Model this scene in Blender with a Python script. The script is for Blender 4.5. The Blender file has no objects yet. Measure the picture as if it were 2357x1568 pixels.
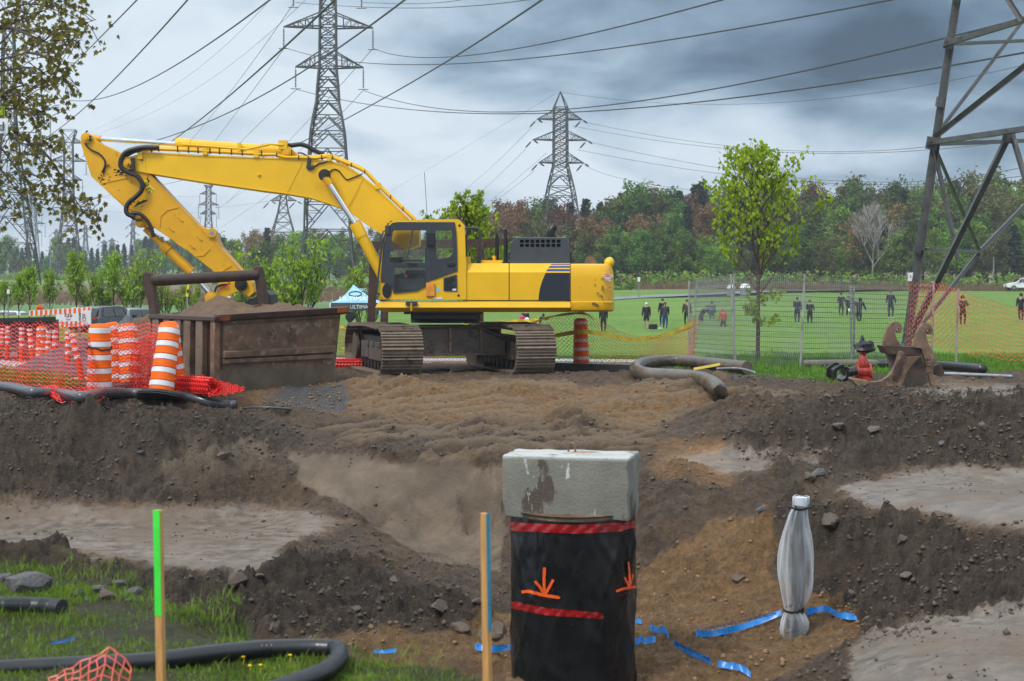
import bpy,math,random
import numpy as np
from mathutils import Vector,Matrix,noise as mnoise
from mathutils.geometry import tessellate_polygon
S=bpy.context.scene
COL=S.collection
# ------ camera
W0,H0,CX,YH,F,CH=2357.0,1568.0,1178.5,680.0,3500.0,1.75
cam=bpy.data.cameras.new('camera')
cam.sensor_width=36.0
cam.lens=F/W0*36.0
cam.shift_y=-(H0/2-YH)/W0
cam.clip_start,cam.clip_end=0.1,6000
cam.dof.use_dof=True
cam.dof.focus_distance=30.0
cam.dof.aperture_fstop=4.8
camo=bpy.data.objects.new('camera',cam)
camo.location=(0,0,CH)
camo.rotation_euler=(math.radians(90),0,0)
COL.objects.link(camo)
S.camera=camo
# ------ sky, sun, exposure
S.view_settings.view_transform='Standard'
S.view_settings.look='None'
S.view_settings.exposure=0.62
S.view_settings.gamma=1.0
S.cycles.use_denoising=True
S.cycles.max_bounces=6
S.cycles.transparent_max_bounces=12
S.cycles.volume_bounces=0
SUN_EL,SUN_AZ=math.radians(50),math.radians(222)
sun=bpy.data.lights.new('sun','SUN')
sun.energy=1.5
sun.angle=math.radians(14)
sun.color=(1.0,0.97,0.93)
suno=bpy.data.objects.new('sun',sun)
suno.rotation_euler=(math.radians(90)-SUN_EL,0,math.radians(180)-SUN_AZ)
COL.objects.link(suno)
wd=bpy.data.worlds.new('World');S.world=wd;wd.use_nodes=True
nt=wd.node_tree;nt.nodes.clear()
def _n(tree,kind,**kw):
 n=tree.nodes.new(kind)
 for k,v in kw.items():setattr(n,k,v)
 return n
def wmath(op,a,b=None,c=None,clamp=False):
 n=_n(nt,'ShaderNodeMath',operation=op,use_clamp=clamp)
 for i,v in enumerate((a,b,c)):
  if v is None:continue
  if isinstance(v,(int,float)):n.inputs[i].default_value=v
  else:nt.links.new(v,n.inputs[i])
 return n.outputs[0]
def build_sky():
 tc=_n(nt,'ShaderNodeTexCoord');sp=_n(nt,'ShaderNodeSeparateXYZ')
 nt.links.new(tc.outputs['Generated'],sp.inputs[0])
 x,y,z=sp.outputs
 zc=wmath('MAXIMUM',z,0.0)
 den=wmath('ADD',zc,0.34)
 cx=wmath('DIVIDE',x,den);cy=wmath('DIVIDE',y,den)
 cv=_n(nt,'ShaderNodeCombineXYZ');nt.links.new(cx,cv.inputs[0]);nt.links.new(cy,cv.inputs[1])
 def nz(scale,detail,dist,sx=1.0):
  mp=_n(nt,'ShaderNodeMapping');mp.inputs['Scale'].default_value=(sx,1,1)
  mp.inputs['Location'].default_value=(3.1,7.7,scale)
  nt.links.new(cv.outputs[0],mp.inputs[0])
  n=_n(nt,'ShaderNodeTexNoise');n.inputs['Scale'].default_value=scale
  n.inputs['Detail'].default_value=detail;n.inputs['Roughness'].default_value=0.5
  n.inputs['Distortion'].default_value=dist
  nt.links.new(mp.outputs[0],n.inputs['Vector']);return n.outputs[0]
 n1=nz(1.7,6,0.25);n2=nz(5.0,7,0.35,0.9)
 nn=wmath('ADD',wmath('MULTIPLY',wmath('SUBTRACT',n1,0.5),1.0),wmath('MULTIPLY',wmath('SUBTRACT',n2,0.5),0.95))
 def blob(ax,ez,wx,wz):
  a=wmath('DIVIDE',wmath('SUBTRACT',x,ax),wx);b=wmath('DIVIDE',wmath('SUBTRACT',z,ez),wz)
  r=wmath('ADD',wmath('MULTIPLY',a,a),wmath('MULTIPLY',b,b))
  return wmath('POWER',2.718,wmath('MULTIPLY',r,-1.0))
 dark=wmath('MULTIPLY',blob(0.14,0.150,0.17,0.034),0.60)
 dark=wmath('ADD',dark,wmath('MULTIPLY',blob(0.36,0.17,0.17,0.11),0.44))
 dark=wmath('ADD',dark,wmath('MULTIPLY',blob(-0.02,0.24,0.5,0.055),0.30))
 dark=wmath('ADD',dark,wmath('MULTIPLY',blob(-0.10,0.235,0.12,0.05),0.12))
 lite=wmath('MULTIPLY',blob(-0.12,0.08,0.18,0.08),0.22)
 lite=wmath('ADD',lite,wmath('MULTIPLY',blob(0.03,0.105,0.10,0.03),0.10))
 v=wmath('ADD',wmath('ADD',wmath('SUBTRACT',0.76,dark),lite),wmath('MULTIPLY',nn,1.4),clamp=True)
 up=_n(nt,'ShaderNodeMapRange');nt.links.new(z,up.inputs[0])
 up.inputs[1].default_value=0.27;up.inputs[2].default_value=0.5;up.clamp=True
 mx=wmath('ADD',wmath('MULTIPLY',v,wmath('SUBTRACT',1.0,up.outputs[0])),wmath('MULTIPLY',up.outputs[0],0.95))
 cr=_n(nt,'ShaderNodeValToRGB');nt.links.new(mx,cr.inputs[0])
 e=cr.color_ramp.elements
 e[0].position=0.0;e[0].color=(0.048,0.088,0.140,1)
 e[1].position=1.0;e[1].color=(0.74,0.84,0.93,1)
 for p,c in((0.22,(0.118,0.195,0.285)),(0.45,(0.25,0.36,0.475)),(0.68,(0.465,0.59,0.715)),(0.85,(0.63,0.735,0.835))):
  q=e.new(p);q.color=(*c,1)
 bg=_n(nt,'ShaderNodeBackground');nt.links.new(cr.outputs[0],bg.inputs[0]);nt.links.new(wmath('ADD',0.70,wmath('MULTIPLY',up.outputs[0],0.36)),bg.inputs[1])
 sky=_n(nt,'ShaderNodeTexSky',sky_type='NISHITA');sky.sun_disc=False
 sky.sun_elevation=SUN_EL;sky.sun_rotation=SUN_AZ;sky.dust_density=4.0
 bs=_n(nt,'ShaderNodeBackground');nt.links.new(sky.outputs[0],bs.inputs[0]);bs.inputs[1].default_value=0.06
 mixs=_n(nt,'ShaderNodeMixShader');mixs.inputs[0].default_value=0.92
 nt.links.new(bs.outputs[0],mixs.inputs[1]);nt.links.new(bg.outputs[0],mixs.inputs[2])
 out=_n(nt,'ShaderNodeOutputWorld');nt.links.new(mixs.outputs[0],out.inputs[0])
build_sky()
# ------ helpers
def P(px,py,Y):
 """point of the place seen at picture position (px, py) (2357 wide) at distance Y"""
 return Vector(((px-CX)*Y/F,Y,CH-(py-YH)*Y/F))
def GX(px,Y):return(px-CX)*Y/F
def GZ(py,Y):return CH-(py-YH)*Y/F
def YZ(py,z):return F*(CH-z)/(py-YH)
rnd=random.Random(7)
def wloc(o):
 v=Vector((0,0,0))
 while o is not None:
  v=v+Vector(o.location);o=o.parent
 return v
def tag(o,label=None,cat=None,group=None,kind=None):
 if label:o['label']=label
 if cat:o['category']=cat
 if group:o['group']=group
 if kind:o['kind']=kind
 return o
def empty(name,loc,label,cat,group=None):
 o=bpy.data.objects.new(name,None);COL.objects.link(o)
 o.location=loc;o.empty_display_size=0.2
 return tag(o,label,cat,group)
def copy_tree(o,parent=None):
 c=o.copy();COL.objects.link(c)
 if parent is not None:c.parent=parent
 for ch in list(o.children):copy_tree(ch,c)
 return c
class MB:
 def __init__(s):s.v=[];s.f=[];s.m=[];s.uv=None;s.a=None
 def add(s,vs,fs,mi=0):
  b=len(s.v);s.v.extend([tuple(q)for q in vs]);s.f.extend([tuple(i+b for i in q)for q in fs]);s.m.extend([mi]*len(fs))
 def box(s,c,d,mi=0,rot=None):
  hx,hy,hz=d[0]/2,d[1]/2,d[2]/2
  vs=[Vector((x,y,z))for x in(-hx,hx)for y in(-hy,hy)for z in(-hz,hz)]
  if rot is not None:vs=[rot@q for q in vs]
  c=Vector(c);s.add([q+c for q in vs],[(0,1,3,2),(4,6,7,5),(0,4,5,1),(2,3,7,6),(0,2,6,4),(1,5,7,3)],mi)
 def loft(s,loops,mi=0,cap=True,closed=True):
  n=len(loops[0]);vs=[q for l in loops for q in l];fs=[]
  for k in range(len(loops)-1):
   for i in range(n if closed else n-1):
    j=(i+1)%n
    fs.append((k*n+i,k*n+j,(k+1)*n+j,(k+1)*n+i))
  if cap and closed:
   fs.append(tuple(range(n))[::-1]);fs.append(tuple((len(loops)-1)*n+i for i in range(n)))
  s.add(vs,fs,mi)
 def tube(s,pts,r,n=8,mi=0,cap=True,rs=None):
  pts=[Vector(p)for p in pts];loops=[];up=None
  for i,p in enumerate(pts):
   t=(pts[min(i+1,len(pts)-1)]-pts[max(i-1,0)])
   if t.length<1e-9:t=Vector((0,0,1))
   t.normalize()
   if up is None:
    up=Vector((0,0,1))if abs(t.z)<0.9 else Vector((0,1,0))
   a=up-t*up.dot(t)
   if a.length<1e-4:a=Vector((1,0,0))-t*t.x
   a.normalize();up=a
   b=t.cross(a);rr=rs[i]if rs else r
   loops.append([p+a*(rr*math.cos(2*math.pi*(k+.5)/n))+b*(rr*math.sin(2*math.pi*(k+.5)/n))for k in range(n)])
  s.loft(loops,mi,cap)
 def bar(s,a,b,w,n=4,mi=0,w2=None):
  s.tube([a,b],w*0.7071,n,mi,rs=[w*.7071,(w2 if w2 else w)*.7071])
 def lathe(s,prof,n=20,mi=0,c=(0,0,0),cap=True):
  loops=[[Vector((c[0]+r*math.cos(2*math.pi*k/n),c[1]+r*math.sin(2*math.pi*k/n),c[2]+z))for k in range(n)]for r,z in prof]
  s.loft(loops,mi,cap)
 def prism(s,front,back,mi=0):
  s.loft([front,back],mi)
 def poly_holes(s,outer,holes,d,mi=0):
  """flat plate with holes: 3D loops, extruded by vector d"""
  loops=[[Vector(p)for p in outer]]+[[Vector(p)for p in h]for h in holes]
  flat=[q for l in loops for q in l];n=len(flat);d=Vector(d)
  tris=tessellate_polygon(loops)
  vs=flat+[q+d for q in flat]
  fs=[t for t in tris]+[tuple(i+n for i in reversed(t))for t in tris]
  o=0
  for l in loops:
   m=len(l)
   for i in range(m):
    j=(i+1)%m;fs.append((o+i,o+j,o+j+n,o+i+n))
   o+=m
  s.add(vs,fs,mi)
 def build(s,name,mats,parent=None,local=False,smooth=None,bevel=0,label=None,cat=None,group=None,kind=None,loc=None):
  me=bpy.data.meshes.new(name)
  off=Vector((0,0,0))
  if not local:
   if parent is not None:off=wloc(parent)
   elif loc is not None:off=Vector(loc)
  v=np.array(s.v,dtype=float).reshape(-1,3)-np.array(off)
  me.from_pydata(v.tolist(),[],s.f)
  if not isinstance(mats,(list,tuple)):mats=[mats]
  for m in mats:me.materials.append(m)
  if len(mats)>1:me.polygons.foreach_set('material_index',s.m)
  if smooth is not None:
   me.polygons.foreach_set('use_smooth',[True]*len(me.polygons))
   if smooth<180:me.set_sharp_from_angle(angle=math.radians(smooth))
  me.update()
  import bmesh
  if len(me.polygons)<60000:
   bm=bmesh.new();bm.from_mesh(me);bmesh.ops.recalc_face_normals(bm,faces=bm.faces);bm.to_mesh(me);bm.free()
  o=bpy.data.objects.new(name,me);COL.objects.link(o)
  if parent is not None:o.parent=parent
  elif loc is not None and not local:o.location=loc
  elif loc is not None:o.location=loc
  if bevel:
   b=o.modifiers.new('bevel','BEVEL');b.width=bevel;b.segments=2;b.limit_method='ANGLE';b.angle_limit=math.radians(40)
  return tag(o,label,cat,group,kind)
  # ------ materials
def lk(t,a,b):t.links.new(a,b)
MATS={}
def pm(name,c,rough=0.6,var=0.15,scale=6.0,bump=0.0,bscale=40.0,metal=0.0,dirt=None,spec=0.5,coat=0.0,rvar=0.1,stretch=None,sub=0.0):
 """painted / raw surface with uneven tone, optional dirt = (colour, cover 0..1, scale, roughness)"""
 m=bpy.data.materials.new(name);m.use_nodes=True;t=m.node_tree;t.nodes.clear()
 out=_n(t,'ShaderNodeOutputMaterial');b=_n(t,'ShaderNodeBsdfPrincipled');lk(t,b.outputs[0],out.inputs[0])
 tc=_n(t,'ShaderNodeTexCoord');vec=tc.outputs['Object']
 if stretch:
  mp=_n(t,'ShaderNodeMapping');mp.inputs['Scale'].default_value=stretch;lk(t,vec,mp.inputs[0]);vec=mp.outputs[0]
 n=_n(t,'ShaderNodeTexNoise');n.inputs['Scale'].default_value=scale;n.inputs['Detail'].default_value=6;n.inputs['Roughness'].default_value=0.6
 lk(t,vec,n.inputs['Vector'])
 cr=_n(t,'ShaderNodeValToRGB');lk(t,n.outputs[0],cr.inputs[0])
 lo=tuple(max(0,q*(1-var))for q in c);hi=tuple(min(1,q*(1+var))for q in c)
 cr.color_ramp.elements[0].position=0.3;cr.color_ramp.elements[0].color=(*lo,1)
 cr.color_ramp.elements[1].position=0.7;cr.color_ramp.elements[1].color=(*hi,1)
 colr=cr.outputs[0]
 ro=_n(t,'ShaderNodeMapRange');lk(t,n.outputs[0],ro.inputs[0]);ro.inputs[1].default_value=.3;ro.inputs[2].default_value=.7
 ro.inputs[3].default_value=max(0.02,rough-rvar);ro.inputs[4].default_value=min(1,rough+rvar)
 rr=ro.outputs[0]
 if dirt:
  dc,cover,ds,dr=dirt
  n2=_n(t,'ShaderNodeTexNoise');n2.inputs['Scale'].default_value=ds;n2.inputs['Detail'].default_value=9;n2.inputs['Roughness'].default_value=0.68
  lk(t,vec,n2.inputs['Vector'])
  mr=_n(t,'ShaderNodeMapRange');lk(t,n2.outputs[0],mr.inputs[0]);c0=0.72-cover*0.45
  mr.inputs[1].default_value=c0;mr.inputs[2].default_value=c0+0.1
  mx=_n(t,'ShaderNodeMix',data_type='RGBA');lk(t,mr.outputs[0],mx.inputs[0]);lk(t,colr,mx.inputs[6]);mx.inputs[7].default_value=(*dc,1);colr=mx.outputs[2]
  mr2=_n(t,'ShaderNodeMix',data_type='FLOAT');lk(t,mr.outputs[0],mr2.inputs[0]);lk(t,rr,mr2.inputs[2]);mr2.inputs[3].default_value=dr;rr=mr2.outputs[0]
 lk(t,colr,b.inputs['Base Color']);lk(t,rr,b.inputs['Roughness'])
 b.inputs['Metallic'].default_value=metal;b.inputs['Specular IOR Level'].default_value=spec
 if coat:b.inputs['Coat Weight'].default_value=coat;b.inputs['Coat Roughness'].default_value=0.15
 if bump:
  nb=_n(t,'ShaderNodeTexNoise');nb.inputs['Scale'].default_value=bscale;nb.inputs['Detail'].default_value=5;lk(t,vec,nb.inputs['Vector'])
  bp=_n(t,'ShaderNodeBump');bp.inputs['Strength'].default_value=min(1,bump);bp.inputs['Distance'].default_value=0.02
  lk(t,nb.outputs[0],bp.inputs['Height']);lk(t,bp.outputs[0],b.inputs['Normal'])
 MATS[name]=m
 return m
def leafmat(name,c1,c2,c3=None,scale=1.2,tr=0.25,rv=0.15):
 """foliage: tone changes from clump to clump and a little from tree to tree"""
 m=bpy.data.materials.new(name);m.use_nodes=True;t=m.node_tree;t.nodes.clear()
 out=_n(t,'ShaderNodeOutputMaterial')
 tc=_n(t,'ShaderNodeTexCoord');n=_n(t,'ShaderNodeTexNoise');n.inputs['Scale'].default_value=scale;n.inputs['Detail'].default_value=8;n.inputs['Roughness'].default_value=.75
 lk(t,tc.outputs['Object'],n.inputs['Vector'])
 cr=_n(t,'ShaderNodeValToRGB');lk(t,n.outputs[0],cr.inputs[0]);e=cr.color_ramp.elements
 e[0].position=.32;e[0].color=(*c1,1);e[1].position=.62;e[1].color=(*c2,1)
 if c3:q=e.new(.75);q.color=(*c3,1)
 oi=_n(t,'ShaderNodeObjectInfo');hs=_n(t,'ShaderNodeHueSaturation');lk(t,cr.outputs[0],hs.inputs['Color'])
 mr=_n(t,'ShaderNodeMapRange');lk(t,oi.outputs['Random'],mr.inputs[0]);mr.inputs[3].default_value=1-rv*1.6;mr.inputs[4].default_value=1+rv*1.6;lk(t,mr.outputs[0],hs.inputs['Value'])
 m2=_n(t,'ShaderNodeMapRange');lk(t,oi.outputs['Random'],m2.inputs[0]);m2.inputs[3].default_value=.5-rv*.12;m2.inputs[4].default_value=.5+rv*.12;lk(t,m2.outputs[0],hs.inputs['Hue'])
 d=_n(t,'ShaderNodeBsdfPrincipled');d.inputs['Roughness'].default_value=.6;d.inputs['Specular IOR Level'].default_value=.3;lk(t,hs.outputs[0],d.inputs['Base Color'])
 tl=_n(t,'ShaderNodeBsdfTranslucent');lk(t,hs.outputs[0],tl.inputs[0])
 mx=_n(t,'ShaderNodeMixShader');mx.inputs[0].default_value=tr;lk(t,d.outputs[0],mx.inputs[1]);lk(t,tl.outputs[0],mx.inputs[2]);lk(t,mx.outputs[0],out.inputs[0])
 MATS[name]=m
 return m
def glassmat(name,tint=(0.84,0.94,0.90),refl=0.12):
 m=bpy.data.materials.new(name);m.use_nodes=True;t=m.node_tree;t.nodes.clear()
 out=_n(t,'ShaderNodeOutputMaterial');a=_n(t,'ShaderNodeBsdfTransparent');a.inputs[0].default_value=(*tint,1)
 g=_n(t,'ShaderNodeBsdfGlossy');g.inputs['Roughness'].default_value=0.05
 fr=_n(t,'ShaderNodeFresnel');fr.inputs[0].default_value=1.45
 ad=_n(t,'ShaderNodeMath',operation='ADD');lk(t,fr.outputs[0],ad.inputs[0]);ad.inputs[1].default_value=refl*.15
 mx=_n(t,'ShaderNodeMixShader');lk(t,ad.outputs[0],mx.inputs[0]);lk(t,a.outputs[0],mx.inputs[1]);lk(t,g.outputs[0],mx.inputs[2]);lk(t,mx.outputs[0],out.inputs[0])
 return m
MUD=(0.085,0.065,0.05)
M_yellow=pm('yellow_paint',(0.83,0.47,0.004),rough=.33,var=.07,scale=1.4,dirt=((0.30,.17,.03),.13,3.5,.6),spec=.5,rvar=.06)
M_yworn=pm('worn_yellow_paint',(0.72,0.36,0.004),rough=.4,var=.09,scale=2.0,dirt=((0.06,.035,.02),.2,6,.8),spec=.45)
M_yrust=pm('rusty_yellow_paint',(0.78,0.42,0.005),rough=.35,var=.06,scale=1.5,dirt=((0.07,.025,.01),.27,3.2,.8),spec=.5)
M_dark=pm('charcoal_paint',(0.035,0.04,0.048),rough=.4,var=.15,scale=5)
M_hood=pm('hood_grey_paint',(0.052,0.06,0.068),rough=.45,var=.12,scale=3)
M_black=pm('black_rubber',(0.012,0.012,0.013),rough=.45,var=.2,scale=9)
M_blue=pm('blue_decal',(0.01,0.045,0.20),rough=.35,var=.05)
M_darkdecal=pm('scratched_dark_decal',(0.018,0.022,0.033),rough=.35,var=.25,scale=12,dirt=((0.30,.19,.04),.03,14,.6))
M_chrome=pm('chrome_rod',(0.75,0.76,0.78),rough=.12,var=.05,metal=1.0)
M_muddy=pm('muddy_steel',(0.10,0.075,0.056),rough=.55,var=.35,scale=7,bump=.5,bscale=30,dirt=((0.032,.026,.022),.42,5,.45))
M_mudlight=pm('mud_smeared_steel',(0.19,0.142,0.10),rough=.6,var=.25,scale=6,bump=.4,bscale=30,dirt=((0.05,.035,.028),.36,4,.5))
M_blackgrease=pm('greasy_black_steel',(0.014,0.012,0.011),rough=.5,var=.4,scale=6,bump=.3)
M_rust=pm('rusted_steel',(0.155,0.093,0.058),rough=.5,var=.6,scale=3,bump=.4,bscale=25,dirt=((0.27,.205,.14),.40,5.5,.7))
M_rustdark=pm('dark_rusted_steel',(0.062,0.034,0.024),rough=.45,var=.4,scale=5,bump=.3,bscale=30,dirt=((0.16,.07,.03),.16,7,.7))
M_rustorange=pm('orange_rust',(0.30,0.085,0.02),rough=.8,var=.4,scale=9)
M_galv=pm('galvanised_steel',(0.30,0.31,0.32),rough=.45,var=.2,scale=6,metal=.6)
M_tower=pm('weathered_tower_steel',(0.075,0.078,0.08),rough=.5,var=.25,scale=1.5,metal=.3)
M_towernear=pm('near_tower_steel',(0.10,0.098,0.095),rough=.5,var=.35,scale=2.5,metal=.3,dirt=((0.06,.04,.035),.3,3,.6))
M_wire=pm('conductor',(0.03,0.03,0.033),rough=.5,var=.1)
M_insul=pm('insulator_glass',(0.05,0.06,0.06),rough=.3,var=.1)
M_orange=pm('orange_plastic',(0.90,0.135,0.001),spec=.25,rough=.5,var=.08,scale=5,dirt=((0.25,.07,.02),.05,9,.6))
M_redorange=pm('red_orange_plastic',(0.78,0.07,0.006),rough=.4,var=.1,scale=5)
M_white=pm('white_reflective',(0.72,0.73,0.74),rough=.4,var=.08,scale=9,dirt=((0.35,.33,.30),.08,12,.6))
M_net=pm('red_net_plastic',(0.80,0.018,0.012),rough=.4,var=.15,scale=3)
M_netorange=pm('orange_net_plastic',(0.72,0.12,0.025),rough=.45,var=.15,scale=3)
M_tape=pm('yellow_tape',(0.80,0.58,0.05),rough=.45,var=.1)
M_glass=glassmat('cab_glass')
M_whitepaint=pm('white_paint',(0.75,0.76,0.77),rough=.35,var=.05)
M_ink=pm('black_ink',(0.015,0.015,0.015),rough=.6,var=.05)
M_bark=pm('bark',(0.055,0.042,0.034),rough=.8,var=.35,scale=6,bump=.5)
M_barkpale=pm('pale_bark',(0.28,0.26,0.235),rough=.8,var=.3,scale=3)
def text_mesh(s,size,align='CENTER',extrude=0.002):
 cu=bpy.data.curves.new('txt','FONT');cu.body=s;cu.size=size;cu.align_x=align;cu.align_y='CENTER';cu.extrude=extrude;cu.resolution_u=2
 o=bpy.data.objects.new('txt',cu);COL.objects.link(o)
 dg=bpy.context.evaluated_depsgraph_get();me=bpy.data.meshes.new_from_object(o.evaluated_get(dg))
 bpy.data.objects.remove(o)
 return me
def lettering(name,s,size,m,parent,loc,rot=(math.radians(90),0,0),sx=1.0,shear=0.0):
 """writing standing in the XZ plane by default, facing the camera side; loc in world"""
 me=text_mesh(s,size)
 if shear:
  for q in me.vertices:q.co.x+=shear*q.co.y
 me.materials.clear();me.materials.append(m)
 o=bpy.data.objects.new(name,me);COL.objects.link(o)
 o.rotation_euler=rot;o.scale=(sx,1,1)
 if parent is not None:o.parent=parent;o.location=Vector(loc)-wloc(parent)
 else:o.location=loc
 return o
 # ------ the ground
def rbf_fit(pts,smooth=0.02):
 A=np.array(pts,float);X=A[:,:2];z=A[:,2];n=len(A)
 D=np.sqrt(((X[:,None]-X[None])**2).sum(-1))
 K=np.zeros((n+3,n+3));K[:n,:n]=-D-np.eye(n)*smooth;K[:n,n]=1;K[:n,n+1:]=X;K[n,:n]=1;K[n+1:,:n]=X.T
 w=np.linalg.solve(K,np.concatenate([z,[0,0,0]]))
 def ev(x,y):
  x=np.asarray(x,float);y=np.asarray(y,float);sh=x.shape;x=x.ravel();y=y.ravel();o=np.empty_like(x)
  for i in range(0,len(x),40000):
   a=x[i:i+40000];b=y[i:i+40000]
   d=np.sqrt((a[:,None]-X[:,0])**2+(b[:,None]-X[:,1])**2)
   o[i:i+40000]=-d@w[:n]+w[n]+w[n+1]*a+w[n+2]*b
  return o.reshape(sh)
 return ev
GP=[]
def g(px,py,z):Y=YZ(py,z);GP.append((GX(px,Y),Y,z))
def gw(x,y,z):GP.append((x,y,z))
for px in(-500,-100,300,700,1100,1500,1900,2300,2700):
 gw(GX(px,46),46,0);gw(GX(px,40),40,0);g(px,860,0)
 g(px,885,0)if px<1700 else g(px,880,0)
for px in(600,800,1000,1200,1400):g(px,905,-.08);g(px,945,-.30);g(px,1000,-.55)
g(1600,905,-.05);g(1650,950,-.25);g(1600,1000,-.45)
for px,py in((-400,930),(-100,932),(60,930),(200,945),(350,948),(500,952)):g(px,py,-.08)
g(0,985,-.35);g(300,1010,-.62);g(480,1000,-.55);g(620,1010,-.6);g(200,1080,-1.0);g(420,1090,-1.05);g(560,1075,-1.0)
for px,py in((-400,1160),(-100,1150),(60,1150),(250,1165),(430,1165),(560,1160),(690,1165)):g(px,py,-1.42)
for px,py in((-300,1240),(100,1230),(350,1240),(560,1250),(700,1215),(780,1205)):g(px,py,-1.45)
for px,py in((-400,1280),(-100,1280),(100,1290),(300,1315),(480,1325),(650,1325),(780,1300),(860,1280)):g(px,py,-1.48)
g(780,1180,-1.35);g(880,1250,-1.52);g(960,1310,-1.62);g(1020,1350,-1.68);g(1120,1395,-1.8)
g(400,1390,-1.72);g(560,1400,-1.74);g(700,1410,-1.74);g(850,1390,-1.74);g(950,1420,-1.8)
g(560,1470,-1.9);g(750,1480,-1.92);g(900,1490,-1.93);g(1050,1470,-1.9);g(1100,1530,-1.95)
for px,py,z in((640,1030,-.72),(760,1045,-.70),(880,1050,-.70),(1000,1055,-.70),(1120,1065,-.72),(1200,1070,-.75)):g(px,py,z)
for px,py,z in((700,1110,-1.1),(800,1130,-1.15),(900,1150,-1.25),(1050,1160,-1.3),(1150,1150,-1.22)):g(px,py,z)
for px,py,z in((880,1215,-1.66),(980,1230,-1.74),(1080,1230,-1.74)):g(px,py,z)
for px,py,z in((980,1285,-1.93),(1050,1300,-1.97),(1120,1320,-1.96)):g(px,py,z)
for px,py,z in((1200,1250,-1.7),(1250,1150,-1.2),(1300,1080,-.8),(1400,1100,-.85),(1400,1250,-1.6),(1350,1380,-1.93)):g(px,py,z)
for px,py,z in((1510,1090,-.72),(1560,1150,-.92),(1640,1180,-1.05),(1520,1190,-1.1),(1500,1290,-1.6),(1620,1270,-1.45),(1720,1250,-1.3),(1760,1200,-1.0),(1600,1345,-1.78),(1700,1340,-1.68),(1760,1310,-1.6),(1520,1400,-1.95),(1680,1415,-1.92),(1850,1420,-1.86),(1550,1480,-1.97),(1750,1490,-1.95),(1600,1560,-1.97),(1750,1560,-1.93)):g(px,py,z)
for px,py,z in((1500,1050,-.62),(1620,1045,-.60),(1750,1060,-.62),(1880,1050,-.58),(1650,1085,-.68),(1800,1100,-.72)):g(px,py,z)
for px,py,z in((1700,985,-.30),(1800,960,-.05),(1900,935,.02),(2020,925,.10),(2150,922,.16),(2300,920,.22),(2500,920,.28)):g(px,py,z)
for px,py,z in((1850,1010,-.34),(2000,1010,-.26),(2200,1015,-.22),(2400,1010,-.16),(1950,1050,-.50),(2100,1060,-.5),(2250,1085,-.55),(2400,1090,-.52)):g(px,py,z)
for x,y in((4.5,26.5),(7,26),(10,26)):gw(x,y,0.0)
for px,py,z in((1900,1130,-.76),(2050,1130,-.66),(2200,1130,-.64),(2400,1130,-.58),(1850,1180,-.9),(1950,1195,-.86),(2100,1200,-.78),(2250,1215,-.74),(2450,1235,-.7)):g(px,py,z)
for px,py,z in((1900,1290,-1.35),(2050,1290,-1.18),(2250,1300,-1.05),(2450,1310,-.95),(1950,1380,-1.72),(2100,1380,-1.4),(2300,1390,-1.22),(2450,1390,-1.12)):g(px,py,z)
for px,py,z in((1960,1455,-1.72),(2080,1455,-1.4),(2250,1460,-1.28),(2450,1460,-1.2),(1860,1560,-1.78),(2000,1520,-1.5),(2150,1530,-1.33),(2400,1540,-1.25),(2100,1640,-1.35),(2450,1640,-1.25),(1800,1640,-1.8)):g(px,py,z)
for x,y in((0.6,14.4),(0.0,13.5),(1.3,13.5),(0.6,12.4),(2.2,13.2),(-1.0,14.0),(-2.2,13.6),(2,12)):gw(x,y,-2.16)
for x,y in((-6,13.5),(-4,13),(-7.5,13)):gw(x,y,-1.75)
EDGE=[(-600,1300),(-100,1303),(60,1306),(200,1322),(330,1338),(400,1385),(480,1425),(560,1445),(600,1495),(780,1505),(960,1528),(1080,1556),(1200,1582),(1320,1605),(1500,1640),(1900,1700),(2500,1750)]
EDGEW=[]
for px,py in EDGE:
 Y=YZ(py,-.04);EDGEW.append((GX(px,Y),Y));gw(GX(px,Y),Y,-.04);gw(GX(px,Y*.93),Y*.93,0.0);gw(GX(px,Y*.8),Y*.8,0.02)
 gw(GX(px,Y)*1.06,Y*1.075,-.75);gw(GX(px,Y)*1.13,Y*1.16,-1.4 if px>350 else-1.25)
for x in(-6,-3,0,3,6):gw(x,4,.03);gw(x,-3,.02)
hz_raw=rbf_fit(GP,.015)
def fbm(x,y,scale,octs=5,seed=0,rough=.5):
 """value noise on arrays"""
 rs=np.random.RandomState(seed);T=rs.rand(256,256);out=np.zeros_like(x);amp=1.0;tot=0
 for o in range(octs):
  X=x*scale+17.3*o+50;Y=y*scale+9.1*o+50
  xi=np.floor(X).astype(int);yi=np.floor(Y).astype(int);fx=X-xi;fy=Y-yi
  fx=fx*fx*(3-2*fx);fy=fy*fy*(3-2*fy)
  a=T[xi%256,yi%256];b=T[(xi+1)%256,yi%256];c=T[xi%256,(yi+1)%256];d=T[(xi+1)%256,(yi+1)%256]
  out+=amp*((a*(1-fx)+b*fx)*(1-fy)+(c*(1-fx)+d*fx)*fy);tot+=amp;amp*=rough;scale*=2.07
 return out/tot-.5
def sstep(a,b,x):t=np.clip((x-a)/(b-a),0,1);return t*t*(3-2*t)
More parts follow.
